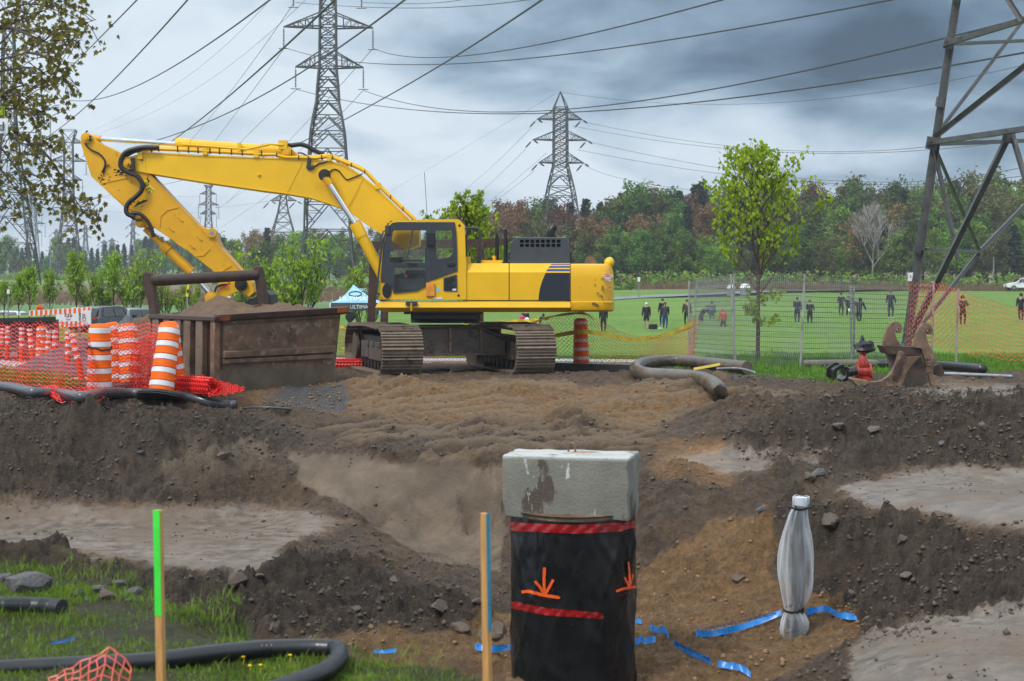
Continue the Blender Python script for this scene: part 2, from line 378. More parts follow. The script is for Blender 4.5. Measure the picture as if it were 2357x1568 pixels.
def polymask(px,py,poly,soft):
 """1 inside a polygon given in picture units of the plan projection, soft edge"""
 inside=np.zeros(px.shape,bool);dist=np.full(px.shape,1e9);n=len(poly)
 for i in range(n):
  (x1,y1),(x2,y2)=poly[i],poly[(i+1)%n]
  cond=((y1>py)!=(y2>py))&(px<(x2-x1)*(py-y1)/((y2-y1)+1e-9)+x1);inside^=cond
  dx,dy=x2-x1,y2-y1;t=np.clip(((px-x1)*dx+(py-y1)*dy)/(dx*dx+dy*dy+1e-9),0,1)
  dist=np.minimum(dist,np.hypot(px-x1-t*dx,py-y1-t*dy))
 return sstep(-soft,soft,np.where(inside,dist,-dist))
MOUNDS=[(GX(a,b),b,h,r)for a,b,h,r in((872,29.2,.26,.8),(940,28.6,.18,.6),(1195,28.2,.22,.7),(1335,25.6,.30,.6),(1290,26.2,.2,.6),(1660,28.6,.22,.9),(1700,25.2,.28,.8),(1140,25.6,.2,.6),(1480,27.0,.18,.8),(620,26.2,.2,.7),(1600,18.4,.22,.5),(1730,18.6,.24,.5),(1660,17.5,.16,.4),(1800,16.9,.22,.4),(900,16.0,.14,.5),(1500,20.2,.2,.5),(1560,16.2,.1,.5),(470,24.6,.2,.8),(120,23.8,.25,.9))]
def ground_plan(x,y):
 """height, soil kinds and painted tone masks of the dig at plan points"""
 z0=hz_raw(x,y)
 px=CX+x*F/y;py=YH+(CH-z0)*F/y
 wob=fbm(x,y,.9,7,3,.6)*85;wob2=fbm(x,y,3.1,6,4,.65)*46
 qx=px+wob+wob2;qy=py+(wob-wob2)*.35
 wet=polymask(qx,qy,[(-300,1170),(120,1168),(330,1160),(560,1163),(700,1178),(790,1200),(700,1225),(640,1290),(560,1320),(350,1300),(180,1265),(-300,1275)],22)
 for pl in([(1530,1050),(1640,1032),(1900,1038),(1870,1062),(1760,1068),(1740,1092),(1600,1080)],[(1920,1120),(2100,1085),(2420,1075),(2420,1215),(2200,1195),(2000,1165)],[(1960,1500),(2100,1430),(2420,1370),(2420,1700),(1960,1700)],[(2080,905),(2200,885),(2380,890),(2330,915),(2150,925)]):
  wet=np.maximum(wet,polymask(qx,qy,pl,16)*.95)
 clay=polymask(qx,qy,[(640,1035),(780,1060),(980,1070),(1140,1075),(1150,1320),(1000,1290),(900,1260),(820,1180),(700,1120)],14)
 clay=np.maximum(clay,polymask(qx,qy,[(330,1050),(560,1010),(640,1040),(560,1100),(380,1130)],20)*.55)
 sand=polymask(qx,qy,[(560,1500),(800,1475),(1000,1478),(1160,1430),(1480,1380),(1470,1330),(1560,1250),(1640,1190),(1780,1200),(1760,1330),(1950,1400),(1990,1455),(1880,1520),(1700,1600),(900,1700),(500,1600)],26)
 sand=np.maximum(sand,polymask(qx,qy,[(520,925),(640,880),(900,868),(1400,885),(1720,905),(1500,1000),(1100,985),(800,960)],30)*.75)
 sand=np.maximum(sand,polymask(qx,qy,[(1480,1010),(1660,1000),(1700,1130),(1500,1120)],26)*.6)
 sand=np.maximum(sand,polymask(qx,qy,[(2000,905),(2050,868),(2357,868),(2400,890),(2200,900)],14)*.4)
 dark=polymask(qx,qy,[(-300,925),(300,935),(560,960),(700,1000),(560,1075),(480,1150),(-300,1160)],26)
 dark=np.maximum(dark,polymask(qx,qy,[(840,1040),(1000,1046),(1170,1050),(1170,1070),(1000,1072),(860,1062)],10)*.55)  # dark strip painted along the clay wall's top as shade of its lip
 apron=polymask(qx,qy,[(560,905),(800,872),(1650,872),(1640,990),(1500,1035),(1150,1045),(700,1025),(560,980)],30)
 for pl in([(1640,1010),(1800,960),(1960,905),(2400,905),(2400,1075),(1950,1075),(1800,1100)],[(1800,1130),(1950,1180),(2400,1230),(2400,1390),(2000,1480),(1860,1370),(1780,1200)],[(-300,1290),(400,1320),(820,1290),(1000,1350),(1150,1400),(1150,1450),(900,1470),(560,1470),(300,1360)]):
  dark=np.maximum(dark,polymask(qx,qy,pl,22))
 gravel=polymask(qx,qy,[(590,915),(700,895),(810,900),(800,945),(700,945)],9)
 gravel=np.maximum(gravel,polymask(qx,qy,[(-100,700),(400,700),(330,880),(200,840),(60,815),(-100,820)],12)*.6)
 gravel=np.maximum(gravel,polymask(qx,qy,[(1650,862),(1790,865),(1790,890),(1650,893)],6))
 grass=polymask(px+wob*.35,py+wob2*.6,[(-900,1310)]+[(a,b+6)for a,b in EDGE]+[(2600,3000),(-900,3000)],7)
 grass=np.maximum(grass,polymask(qx,qy,[(1640,700),(1640,852),(1720,866),(1800,872),(1900,880),(1960,872),(2060,868),(2180,872),(2300,866),(2600,866),(2600,700)],7)*(1-sstep(2160,2180,px)*(py>857)))
 grass=np.maximum(grass,polymask(qx,qy,[(980,700),(980,824),(1310,836),(1640,852),(1640,700)],5))
 grass=np.maximum(grass,polymask(qx,qy,[(-40,838),(40,845),(110,868),(190,890),(120,890),(40,880),(-40,880)],5))
 wet=wet*(1-grass);clay=clay*(1-grass);sand=sand*(1-clay)*(1-grass);gravel=gravel*(1-grass)
 lump=fbm(x,y,.8,4,11);clod=fbm(x,y,3.0,5,12,.6);fine=fbm(x,y,11,4,13,.62)
 rough=np.clip(.60+dark*.65+sand*.12-wet*.56-clay*.5,.05,1.3)*(1-grass*.75)
 far=sstep(32,40,y)
 rough=rough*(1-far*.7)*(1-apron*.55)
 ridged=.5-np.abs(fbm(x,y,2.1,4,21))*2
 clods=np.minimum(np.maximum(clod-.06,0),.13)
 z=z0+lump*.16*(1-wet*.88)*(1-grass*.6)*(1-far*.8)+rough*(clod*.18+fine*.045+clods*.5+np.clip(fbm(x,y,8,4,17,.6)-.04,0,.14)*.26)+clay*fine*.02
 z=z+dark*(1-wet)*np.clip(fbm(x,y,6.5,4,14,.6)-.1,0,.12)*.26
 z=z+rough*(1-grass)*(np.clip(fbm(x,y,5.5,4,18,.65)-.03,0,.16)*.26+fbm(x,y,15,2,19,.6)*.025)*np.clip(.35+dark,0,1)
 bil=lambda sc,sd,o=3:np.abs(fbm(x,y,sc,o,sd,.55))*2
 z=z+rough*(1-grass)*(1-far*.6)*(bil(3.1,91,4)*.15+bil(7.5,92,2)*.055+bil(15,93,2)*.022-.055)*(.55+.6*dark)
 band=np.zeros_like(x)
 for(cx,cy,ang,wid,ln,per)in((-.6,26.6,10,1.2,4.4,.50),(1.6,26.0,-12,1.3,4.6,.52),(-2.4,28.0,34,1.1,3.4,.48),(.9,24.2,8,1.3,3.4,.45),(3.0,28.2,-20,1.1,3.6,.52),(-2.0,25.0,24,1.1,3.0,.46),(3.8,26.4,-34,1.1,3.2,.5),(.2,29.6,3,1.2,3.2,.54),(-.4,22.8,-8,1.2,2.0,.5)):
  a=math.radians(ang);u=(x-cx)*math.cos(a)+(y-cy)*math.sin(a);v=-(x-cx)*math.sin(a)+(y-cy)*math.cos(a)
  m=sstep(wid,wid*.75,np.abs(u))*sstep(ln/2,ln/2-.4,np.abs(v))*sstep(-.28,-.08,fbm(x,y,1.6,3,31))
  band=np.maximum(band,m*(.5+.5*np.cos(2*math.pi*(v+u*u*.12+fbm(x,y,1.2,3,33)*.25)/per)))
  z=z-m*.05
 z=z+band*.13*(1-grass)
 for(mx_,my_,mh,mr)in MOUNDS:z=z+mh*np.exp(-(((x-mx_)/mr)**2+((y-my_)/(mr*.8))**2))*(.75+2.2*np.maximum(fbm(x,y,2.6,5,23,.62),-.25))*(1-grass)
 st=np.cos((x*.9+y*.42)*9+fbm(x,y,.7,3,41)*9)
 z=z+wet*sstep(1.2,3.0,x)*sstep(15,13,y)*st*.010
 z=z-clay*np.maximum(0,np.abs(np.cos((x*.95-y*.22)*11+fbm(x,y,1.5,5,44,.65)*16))-.86)*.55*sstep(-.9,.2,x+fbm(x,y,1,3,45))
 z=z+grass*(fbm(x,y,5,4,51)*.05)
 return z,dict(wet=wet,clay=clay,sand=sand,dark=dark,gravel=gravel,grass=grass,rough=rough,band=band)
def hz(x,y):
 a=ground_plan(np.array([float(x)]),np.array([float(y)]))[0];return float(a[0])
def on_ground(px,py,it=0):
 """the plan point of the dig seen at (px, py): march along the line of sight"""
 ys=np.linspace(6.0,45,500);xs=GX(px,ys);zr=GZ(py,ys);zg=ground_plan(xs,ys)[0]
 k=np.argmax(zg>zr)
 return Vector((xs[k],ys[k],zg[k]))
def soil_material():
 m=bpy.data.materials.new('excavated_earth');m.use_nodes=True;t=m.node_tree;t.nodes.clear()
 out=_n(t,'ShaderNodeOutputMaterial');b=_n(t,'ShaderNodeBsdfPrincipled');lk(t,b.outputs[0],out.inputs[0])
 tc=_n(t,'ShaderNodeTexCoord')
 def nz(sc,det,rg=.6):
  n=_n(t,'ShaderNodeTexNoise');n.inputs['Scale'].default_value=sc;n.inputs['Detail'].default_value=det;n.inputs['Roughness'].default_value=rg
  lk(t,tc.outputs['Object'],n.inputs['Vector']);return n.outputs[0]
 n1=nz(1.3,8);n2=nz(12,9,.78);n3=nz(60,5,.7)
 def att(nm):
  a=_n(t,'ShaderNodeAttribute');a.attribute_name=nm;return a.outputs['Fac']
 def mix(f,a,c2):
  mx=_n(t,'ShaderNodeMix',data_type='RGBA')
  (lk(t,f,mx.inputs[0])if not isinstance(f,float)else setattr(mx.inputs[0],'default_value',f))
  for v,i in((a,6),(c2,7)):
   if isinstance(v,tuple):mx.inputs[i].default_value=(*v,1)
   else:lk(t,v,mx.inputs[i])
  return mx.outputs[2]
 def ma(op,a,c2,clamp=False):
  n=_n(t,'ShaderNodeMath',operation=op,use_clamp=clamp)
  for i,v in enumerate((a,c2)):
   if isinstance(v,float):n.inputs[i].default_value=v
   else:lk(t,v,n.inputs[i])
  return n.outputs[0]
 def ramp(f,lo,hi):
  mr=_n(t,'ShaderNodeMapRange');lk(t,f,mr.inputs[0]);mr.inputs[1].default_value=lo;mr.inputs[2].default_value=hi;return mr.outputs[0]
 f2=ramp(n2,.39,.62);f1=ramp(n1,.40,.60);f3=ramp(n3,.35,.7)
 n4=nz(4.5,9,.72);f4=ramp(n4,.41,.60)
 def soft(nm,k=1.0):return ramp(ma('ADD',att(nm),ma('MULTIPLY',ma('SUBTRACT',n4,.5),k)),.38,.62)
 base=mix(f2,(.066,.042,.026),(.195,.130,.080))
 base=mix(ma('MULTIPLY',f1,.45),base,(.215,.122,.055))
 base=mix(ma('MULTIPLY',f4,.55),base,(.040,.026,.017))
 darkc=mix(f4,(.028,.018,.0115),(.108,.071,.045));darkc=mix(ma('MULTIPLY',f2,.45),darkc,(.155,.106,.069))
 sandc=mix(f2,(.20,.105,.036),(.42,.235,.094));sandc=mix(ma('MULTIPLY',f4,.5),sandc,(.130,.078,.040))
 clayc=mix(f1,(.140,.101,.067),(.220,.163,.111));clayc=mix(ma('MULTIPLY',f4,.35),clayc,(.10,.070,.047))
 wetc=mix(f4,(.105,.080,.060),(.205,.163,.126))
 gravc=mix(f3,(.035,.036,.038),(.22,.22,.22))
 grassc=mix(f2,(.05,.036,.022),(.10,.105,.03))
 c=mix(soft('dark',.9),base,darkc)
 c=mix(soft('sand',1.1),c,sandc);c=mix(ma('MULTIPLY',ramp(att('band'),.35,.85),.62),c,(.30,.21,.125));c=mix(soft('clay',.8),c,clayc)  # print ridge tops tinted lighter, pressed clay with its sheen put into the colour
 st=_n(t,'ShaderNodeMapping');st.inputs['Scale'].default_value=(.55,3.6,1);lk(t,tc.outputs['Object'],st.inputs[0]);ns=_n(t,'ShaderNodeTexNoise');ns.inputs['Scale'].default_value=2.4;ns.inputs['Detail'].default_value=9;ns.inputs['Roughness'].default_value=.72;lk(t,st.outputs[0],ns.inputs['Vector'])
 wf=ramp(ma('ADD',ma('MULTIPLY',att('wet'),.86),ma('MULTIPLY',ma('SUBTRACT',ns.outputs[0],.5),2.3)),.40,.56)
 n5=nz(.55,5,.6);wf=ma('MULTIPLY',wf,ma('ADD',.35,ma('MULTIPLY',ramp(n5,.36,.52),.6)))
 c=mix(wf,c,wetc);c=mix(att('gravel'),c,gravc);c=mix(att('grass'),c,grassc)
 lk(t,c,b.inputs['Base Color'])
 r=_n(t,'ShaderNodeMix',data_type='FLOAT');lk(t,wf,r.inputs[0]);r.inputs[2].default_value=.72
 lk(t,ma('ADD',ma('MULTIPLY',f4,.30),.26),r.inputs[3])
 lk(t,r.outputs[0],b.inputs['Roughness']);b.inputs['Specular IOR Level'].default_value=.45
 h=ma('ADD',ma('ADD',ma('MULTIPLY',n2,1.0),ma('MULTIPLY',n3,.3)),ma('MULTIPLY',n4,1.2))
 bs=ma('SUBTRACT',1.0,ma('MULTIPLY',att('wet'),.96));bs=ma('SUBTRACT',bs,ma('MULTIPLY',att('clay'),.45),True)
 bp=_n(t,'ShaderNodeBump');bp.inputs['Distance'].default_value=.11;lk(t,bs,bp.inputs['Strength']);lk(t,h,bp.inputs['Height']);lk(t,bp.outputs[0],b.inputs['Normal'])
 return m
def grid_object(name,xs,ys,z,mat,attrs=None,kind='structure'):
 """regular grid sheet: xs [n,m], ys [n,m]"""
 n,mm=xs.shape;co=np.stack([xs,ys,z],-1).reshape(-1,3)
 idx=np.arange(n*mm).reshape(n,mm);q=np.stack([idx[:-1,:-1],idx[:-1,1:],idx[1:,1:],idx[1:,:-1]],-1).reshape(-1,4)
 me=bpy.data.meshes.new(name);me.vertices.add(len(co));me.vertices.foreach_set('co',co.ravel())
 me.loops.add(q.size);me.loops.foreach_set('vertex_index',q.ravel().astype(np.int32));me.polygons.add(len(q))
 me.polygons.foreach_set('loop_start',np.arange(0,q.size,4,dtype=np.int32));me.polygons.foreach_set('use_smooth',np.ones(len(q),bool))
 me.update(calc_edges=True)
 for k,a in(attrs or{}).items():
  at=me.attributes.new(k,'FLOAT','POINT');at.data.foreach_set('value',np.ascontiguousarray(a.ravel(),dtype=np.float32))
 me.materials.append(mat);o=bpy.data.objects.new(name,me);COL.objects.link(o)
 return tag(o,kind=kind)
def make_dig():
 rows=[];y=2.0
 while y<44:rows.append(y);y+=max(.02,y*.0016 if y<30 else y*.0026)
 ys=np.array(rows);u=np.linspace(-.42,.42,1080)
 yy=np.repeat(ys[:,None],len(u),1);xx=u[None,:]*(yy+4.0)
 z,A=ground_plan(xx,yy)
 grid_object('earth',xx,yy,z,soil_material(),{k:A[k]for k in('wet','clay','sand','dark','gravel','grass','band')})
make_dig()
FP=[]
def fld(px,py,Y):FP.append(((px-CX)/500,math.log(Y)*3,GZ(py,Y)))
for px in(-800,-300,200,700,1200,1700,2200,2700,3200):
 FP.append(((px-CX)/500,math.log(2)*3,-.5));FP.append(((px-CX)/500,math.log(25)*3,-.14));FP.append(((px-CX)/500,math.log(34)*3,-.07));FP.append(((px-CX)/500,math.log(42)*3,-.05))
for px in(-800,-200,200,600):fld(px,752,90);fld(px,716,120);fld(px,690,220);fld(px,641,450);fld(px,610,1200);fld(px,600,3500)
for px in(1000,1250):fld(px,765,92);fld(px,700,150);fld(px,668,240);fld(px,625,600);fld(px,600,3500)
fld(1485,758,100);fld(1485,688,150);fld(1485,668,185);fld(1834,745,99);fld(1834,685,165);fld(1834,668,200);fld(2050,732,96);fld(2216,748,90);fld(1940,728,115)
for px in(2357,2700,3200):fld(px,735,95);fld(px,672,200);fld(px,664,235)
for px in(1500,1900,2300,2700,3200):fld(px,655,300);fld(px,625,600);fld(px,600,3500)
_fz=rbf_fit(FP,.03)
def fz(x,y):
 x=np.asarray(x,float);y=np.maximum(np.asarray(y,float),2.0)
 return _fz(x*F/y/500,np.log(y)*3)
def fz1(x,y):return float(fz(np.array([x]),np.array([y]))[0])
def field_material():
 m=bpy.data.materials.new('field_grass');m.use_nodes=True;t=m.node_tree;t.nodes.clear()
 out=_n(t,'ShaderNodeOutputMaterial');b=_n(t,'ShaderNodeBsdfPrincipled');lk(t,b.outputs[0],out.inputs[0])
 tc=_n(t,'ShaderNodeTexCoord')
 def nz(sc,det,s=(1,1,1)):
  mp=_n(t,'ShaderNodeMapping');mp.inputs['Scale'].default_value=s;lk(t,tc.outputs['Object'],mp.inputs[0])
  n=_n(t,'ShaderNodeTexNoise');n.inputs['Scale'].default_value=sc;n.inputs['Detail'].default_value=det;n.inputs['Roughness'].default_value=.65;lk(t,mp.outputs[0],n.inputs['Vector']);return n.outputs[0]
 def mix(f,a,c2):
  mx=_n(t,'ShaderNodeMix',data_type='RGBA');lk(t,f,mx.inputs[0])
  for v,i in((a,6),(c2,7)):
   if isinstance(v,tuple):mx.inputs[i].default_value=(*v,1)
   else:lk(t,v,mx.inputs[i])
  return mx.outputs[2]
 def ramp(f,lo,hi):
  mr=_n(t,'ShaderNodeMapRange');lk(t,f,mr.inputs[0]);mr.inputs[1].default_value=lo;mr.inputs[2].default_value=hi;return mr.outputs[0]
 def att(nm):
  a=_n(t,'ShaderNodeAttribute');a.attribute_name=nm;return a.outputs['Fac']
 lawn=mix(ramp(nz(.11,5,(.35,1,1)),.35,.65),(.07,.165,.016),(.135,.245,.034))
 lawn=mix(ramp(nz(1.6,8,(1,.35,1)),.42,.72),lawn,(.17,.25,.045))
 dry=mix(ramp(nz(.05,6,(.5,1,1)),.3,.7),(.20,.135,.075),(.13,.15,.07))
 dry=mix(ramp(nz(.6,8),.45,.7),dry,(.25,.17,.10))
 pale=mix(ramp(nz(.08,4),.3,.7),(.10,.20,.07),(.14,.23,.10))
 c=mix(att('dry'),lawn,dry);c=mix(att('pale'),c,pale);c=mix(att('gravel'),c,(.16,.155,.15))
 lk(t,c,b.inputs['Base Color']);b.inputs['Roughness'].default_value=.8;b.inputs['Specular IOR Level'].default_value=.2
 bp=_n(t,'ShaderNodeBump');bp.inputs['Distance'].default_value=.08;bp.inputs['Strength'].default_value=.6;lk(t,nz(9,6),bp.inputs['Height']);lk(t,bp.outputs[0],b.inputs['Normal'])
 return m
def make_field():
 ys=np.concatenate([np.linspace(41.5,44,4),np.geomspace(45,4000,190)]);u=np.linspace(-.9,.9,200)
 yy=np.repeat(ys[:,None],len(u),1);xx=u[None,:]*(yy+12)
 z=fz(xx,yy)
 px=CX+xx*F/yy;py=YH+(CH-z)*F/yy
 near=sstep(40,52,yy)
 z=z+fbm(xx,yy,.05,4,61)*.5*sstep(130,240,yy)
 w=fbm(xx,yy,.03,4,62)*120
 left=sstep(980,820,px+w)
 dry=left*sstep(705,694,py+w*.05)*sstep(648,656,py)+sstep(1400,1500,px)*sstep(671,666,py+w*.02)
 pale=left*(sstep(722,716,py)*sstep(690,700,py)+sstep(652,645,py))*.8
 grav=sstep(420,340,px)*sstep(60,48,yy)
 grid_object('field',xx,yy,z,field_material(),dict(dry=np.clip(dry,0,1),pale=np.clip(pale,0,1),gravel=np.clip(grav,0,1)))
make_field()
def strip(name,pts,half,mat,zf,lift=.03,kind='structure',thick=0.0):
 """ribbon laid on the land along plan points"""
 pts=[Vector((p[0],p[1],0))for p in pts];fine=[]
 for a,b in zip(pts[:-1],pts[1:]):
  k=max(2,int((b-a).length/2))
  for i in range(k):fine.append(a.lerp(b,i/k))
 fine.append(pts[-1]);L=[];R=[]
 for i,p in enumerate(fine):
  d=(fine[min(i+1,len(fine)-1)]-fine[max(i-1,0)]).normalized();nrm=Vector((-d.y,d.x,0));l=p+nrm*half;r=p-nrm*half
  zz=max(zf(l.x,l.y),zf(r.x,r.y),zf(p.x,p.y))+lift;L.append((l.x,l.y,zz));R.append((r.x,r.y,zz))
 mb=MB();n=len(L)
 if thick:
  mb.loft([[Vector(L[i]),Vector(R[i]),Vector(R[i])-Vector((0,0,thick)),Vector(L[i])-Vector((0,0,thick))]for i in range(n)])
 else:
  mb.add(L+R,[(i,i+1,n+i+1,n+i)for i in range(n-1)])
 return mb.build(name,mat,kind=kind)
M_asph=pm('wet_asphalt',(.20,.205,.21),rough=.35,var=.15,scale=.6)
M_conc=pm('pale_concrete_path',(.42,.40,.385),rough=.5,var=.15,scale=3,bump=.2)
M_kerb=pm('wet_kerb_concrete',(.075,.065,.06),rough=.35,var=.35,scale=4,bump=.3,dirt=((.16,.13,.11),.25,3,.5))
strip('road',[(GX(px,Y),Y)for px,Y in((1130,148),(1300,150),(1480,156),(1640,166),(1760,185),(1950,200),(2200,215),(2400,222),(2700,226))],3.2,M_asph,fz1,.06)
strip('side_road',[(GX(px,Y),Y)for px,Y in((-400,96),(-100,96),(100,98),(210,101),(420,106),(700,112))],2.6,M_asph,fz1,.06)
strip('path',[(GX(px,Y),Y)for px,Y in((-60,39.0),(60,37.0),(130,33.5),(200,30.4))],.55,M_conc,lambda x,y:0.02,.06,thick=.14)
strip('sidewalk',[(GX(px,Y),Y)for px,Y in((700,40.5),(1000,40.2),(1300,39.8),(1500,39.2),(1640,38.7))],.75,M_conc,lambda x,y:0.0,.06,thick=.14)
strip('kerb',[(GX(px,Y),Y)for px,Y in((1120,36.4),(1310,35.6),(1470,34.6))],.17,M_kerb,lambda x,y:0.0,.17,thick=.25)
# ------ the excavator
def zA(x,y):return(172.6+.2752*x,287.7+.2752*y)
def zB(x,y):return(604.2+.22015*x,287.7+.22015*y)
def zC(x,y):return(851.7+.15416*x,483.4+.15416*y)
def zD(x,y):return(1093.3+.16512*x,489.1+.16512*y)
def side_plate(mb,pts,Y0,thick,mi=0,holes=()):
 """outline given as seen from the camera at depth Y0, real plate of that thickness going away"""
 outer=[P(a,b,Y0)for a,b in pts]
 if holes:mb.poly_holes(outer,[[P(a,b,Y0)for a,b in h]for h in holes],(0,thick,0),mi)
 else:mb.poly_holes(outer,[],(0,thick,0),mi)
def rounded(pts,r,n=4):
 """round the corners of a closed outline"""
 out=[];m=len(pts)
 for i in range(m):
  p=Vector((*pts[i],0));a=Vector((*pts[i-1],0))-p;b=Vector((*pts[(i+1)%m],0))-p
  rr=min(r,a.length*.45,b.length*.45);a=p+a.normalized()*rr;b=p+b.normalized()*rr
  for k in range(n+1):
   t=k/n;q=a*(1-t)**2+p*(2*t*(1-t))+b*t*t;out.append((q.x,q.y))
 return out
def smooth_path(pts,n=6):
 pts=[Vector(p)for p in pts];out=[]
 for i in range(len(pts)-1):
  p0=pts[max(i-1,0)];p1=pts[i];p2=pts[i+1];p3=pts[min(i+2,len(pts)-1)]
  for k in range(n):
   t=k/n;out.append(.5*((2*p1)+(p2-p0)*t+(2*p0-5*p1+4*p2-p3)*t*t+(3*p1-p0-3*p2+p3)*t**3))
 out.append(pts[-1]);return out
def excavator():
 root=empty('excavator',(-1.54,35.2,0),'large yellow crawler excavator with its boom reaching left over the steel box','excavator')
 YB=34.88
 mb=MB();st=[zA(*q)for q in((45,150),(50,92),(80,66),(115,70),(150,95),(175,130),(215,160),(255,172),(390,238),(520,300),(640,425),(860,662),(1020,828),(1070,860),(1160,882),(1182,950),(1215,1020),(1395,1222),(1478,1318),(1500,1400),(1455,1440),(1385,1388),(1290,1320),(1160,1228),(940,1052),(655,855),(570,860),(510,810),(495,770),(200,490),(135,432))]
 side_plate(mb,st,YB+.04,.52)
 stick=mb.build('stick',M_yworn,root,bevel=.012)
 mb=MB()
 for a,b in(((215,490),(440,440)),((640,432),(1390,1218)),((205,492),(600,820)),((715,765),(770,712)),((770,712),(860,690)),((715,765),(708,858)),((1015,1095),(1075,1092)),((1075,1092),(1130,1035)),((1215,1230),(1310,1175)),((1130,960),(1060,880)),((840,980),(930,1040))):
  mb.bar(P(*zA(*a),YB+.035),P(*zA(*b),YB+.035),.022)
 for c in((880,787),(805,870),(1040,945),(978,1012)):
  a=Vector((*zA(*c),0));mb.tube([P(a.x-5,a.y-5.5,YB+.03),P(a.x+5,a.y+5.5,YB+.03)],.022,6)
 mb.build('weld_seam',M_yworn,stick)
 mb=MB();bm_=[zA(*q)for q in((395,330),(400,297),(440,270),(530,245),(565,226),(700,231),(1100,252))]+[zB(*q)for q in((-40,338),(200,345),(480,356),(700,374),(860,412),(1000,498),(1100,575),(1200,662),(1535,985),(1640,1090),(1640,1260),(1500,1310),(1255,1150),(1100,1052),(900,905),(700,832),(500,768),(240,722),(-20,690))]+[zA(*q)for q in((1100,487),(690,421),(580,402),(500,388),(440,378),(408,358))]
 side_plate(mb,bm_,YB,.60)
 boom=mb.build('boom',M_yellow,root,bevel=.015)
 mb=MB()
 for pts in([zA(570,232)]+[zA(700,238),zA(1100,262)]+[zB(0,348),zB(480,366),zB(700,385),zB(850,424),zB(990,510),zB(1190,672),zB(1520,985)],[zA(585,395),zA(690,412),zA(1100,478),zB(0,682),zB(240,713),zB(500,758),zB(700,822),zB(900,895),zB(1100,1042),zB(1245,1138)]):
  mb.tube([P(a,b,YB-.004)for a,b in pts],.016,4)
 for a,b in((zB(420,385),zB(260,700)),(zB(1050,560),zB(890,860)),(zB(1020,640),zB(915,850)),(zA(585,240),zA(590,400))):
  mb.bar(P(*a,YB-.003),P(*b,YB-.003),.016)
 for c,r in((zB(645,530),.235),(zB(645,530),.30)):
  ctr=P(*c,YB-.002);mb.tube([ctr+Vector((r*math.cos(t),0,r*math.sin(t)))for t in np.linspace(0,2*math.pi,33)],.009,4)
 c=P(*zA(1538,417),YB);mb.tube([c,c+Vector((0,-.03,0))],.04,10);mb.tube([c,c+Vector((0,-.05,0))],.018,8)
 mb.build('weld_seam',M_yellow,boom)
 mb=MB();side_plate(mb,[zB(*q)for q in((160,350),(185,320),(200,262),(232,236),(282,240),(335,278),(430,345),(440,360))],YB+.1,.07);side_plate(mb,[zB(*q)for q in((160,350),(185,320),(200,262),(232,236),(282,240),(335,278),(430,345),(440,360))],YB+.43,.07)
 mb.build('cylinder_lug',M_yworn,boom,bevel=.008)
 def pin(parent,c,r,Y0,Y1,mi=M_yworn,collar=True,name='pin'):
  mb=MB();a=P(*c,Y0);b=Vector((a.x,Y1,a.z));mb.tube([a,b],r,18)
  if collar:mb.tube([a+Vector((0,.03,0)),a+Vector((0,.10,0))],r*1.45,18);mb.tube([a-Vector((0,.02,0)),a],r*.62,14)
  return mb.build(name,mi,parent,bevel=.006)
 pin(boom,zA(432,320),.105,YB-.10,YB+.70)
 pin(boom,zB(255,287),.10,YB-.02,YB+.62)
 pin(stick,zA(88,107),.085,YB-.05,YB+.62)
 pin(stick,zA(543,815),.085,YB-.05,YB+.62)
 pin(boom,zB(645,522),.095,YB-.30,YB+.9,M_blackgrease)
 mb=MB();mb.box(P(*zA(483,330),YB-.07),(.10,.05,.30));mb.build('pin_retainer',M_blackgrease,boom,bevel=.01)
 mb=MB();mb.box(P(*zA(122,112),YB),(.08,.05,.13));mb.build('pin_retainer',M_blackgrease,stick,bevel=.01)
 mb=MB();mb.box(P(*zB(300,290),YB+.02),(.05,.05,.12));mb.build('pin_retainer',M_blackgrease,boom,bevel=.01)
 def cyl(name,a,b,c,rb,rr,Yc,mat=M_yellow):
  A,B,C=P(*a,Yc),P(*b,Yc),P(*c,Yc);ax=(A-C).normalized()
  mb=MB();mb.tube([C,A],rb,20);mb.tube([A-ax*.30,A+ax*.02],rb*1.13,20);mb.tube([A+ax*.0,A+ax*.05],rb*1.0,20)
  for k in range(10):
   t=2*math.pi*k/10;u=Vector((0,1,0));w=ax.cross(u);q=A+ax*.02+(u*math.cos(t)+w*math.sin(t))*rb*.95
   mb.tube([q,q+ax*.035],.016,6)
  body=mb.build(name,mat,root,smooth=35)
  mb=MB();mb.tube([A,B],rr,18);rod=mb.build('rod',M_chrome,body,smooth=60)
  mb=MB();mb.tube([B+(B-A).normalized()*.10,B-(B-A).normalized()*.18],rr*1.5,12);mb.build('rod_end',M_yworn,body,smooth=40)
  return body
 cyl('stick_cylinder',zA(862,160),zA(150,112),zB(225,277),.125,.055,YB+.3)
 cyl('boom_cylinder',zB(975,1050),zB(660,555),zB(1290,1640),.125,.062,YB-.22)
 cyl('boom_cylinder',zB(975,1040),zB(650,540),zB(1290,1625),.125,.062,YB+.82)
 cyl('bucket_cylinder',zA(690,962),zA(1120,1408),zA(575,845),.0,.0,YB+.3)if False else None
 A0=zA(600,880)
 mb=MB();a,b=P(*zA(588,868),YB+.3),P(*zA(975,1232),YB+.3);ax=(b-a).normalized()
 mb.tube([a,a+ax*.62],.075,16);mb.tube([a+ax*.55,b],.115,20);mb.tube([a+ax*.55,a+ax*.75],.135,20)
 bc=mb.build('bucket_cylinder',M_yworn,root,smooth=35)
 mb=MB();mb.tube([b,P(*zA(1118,1400),YB+.3)],.062,18);mb.build('rod',M_chrome,bc,smooth=60)
 lw=None
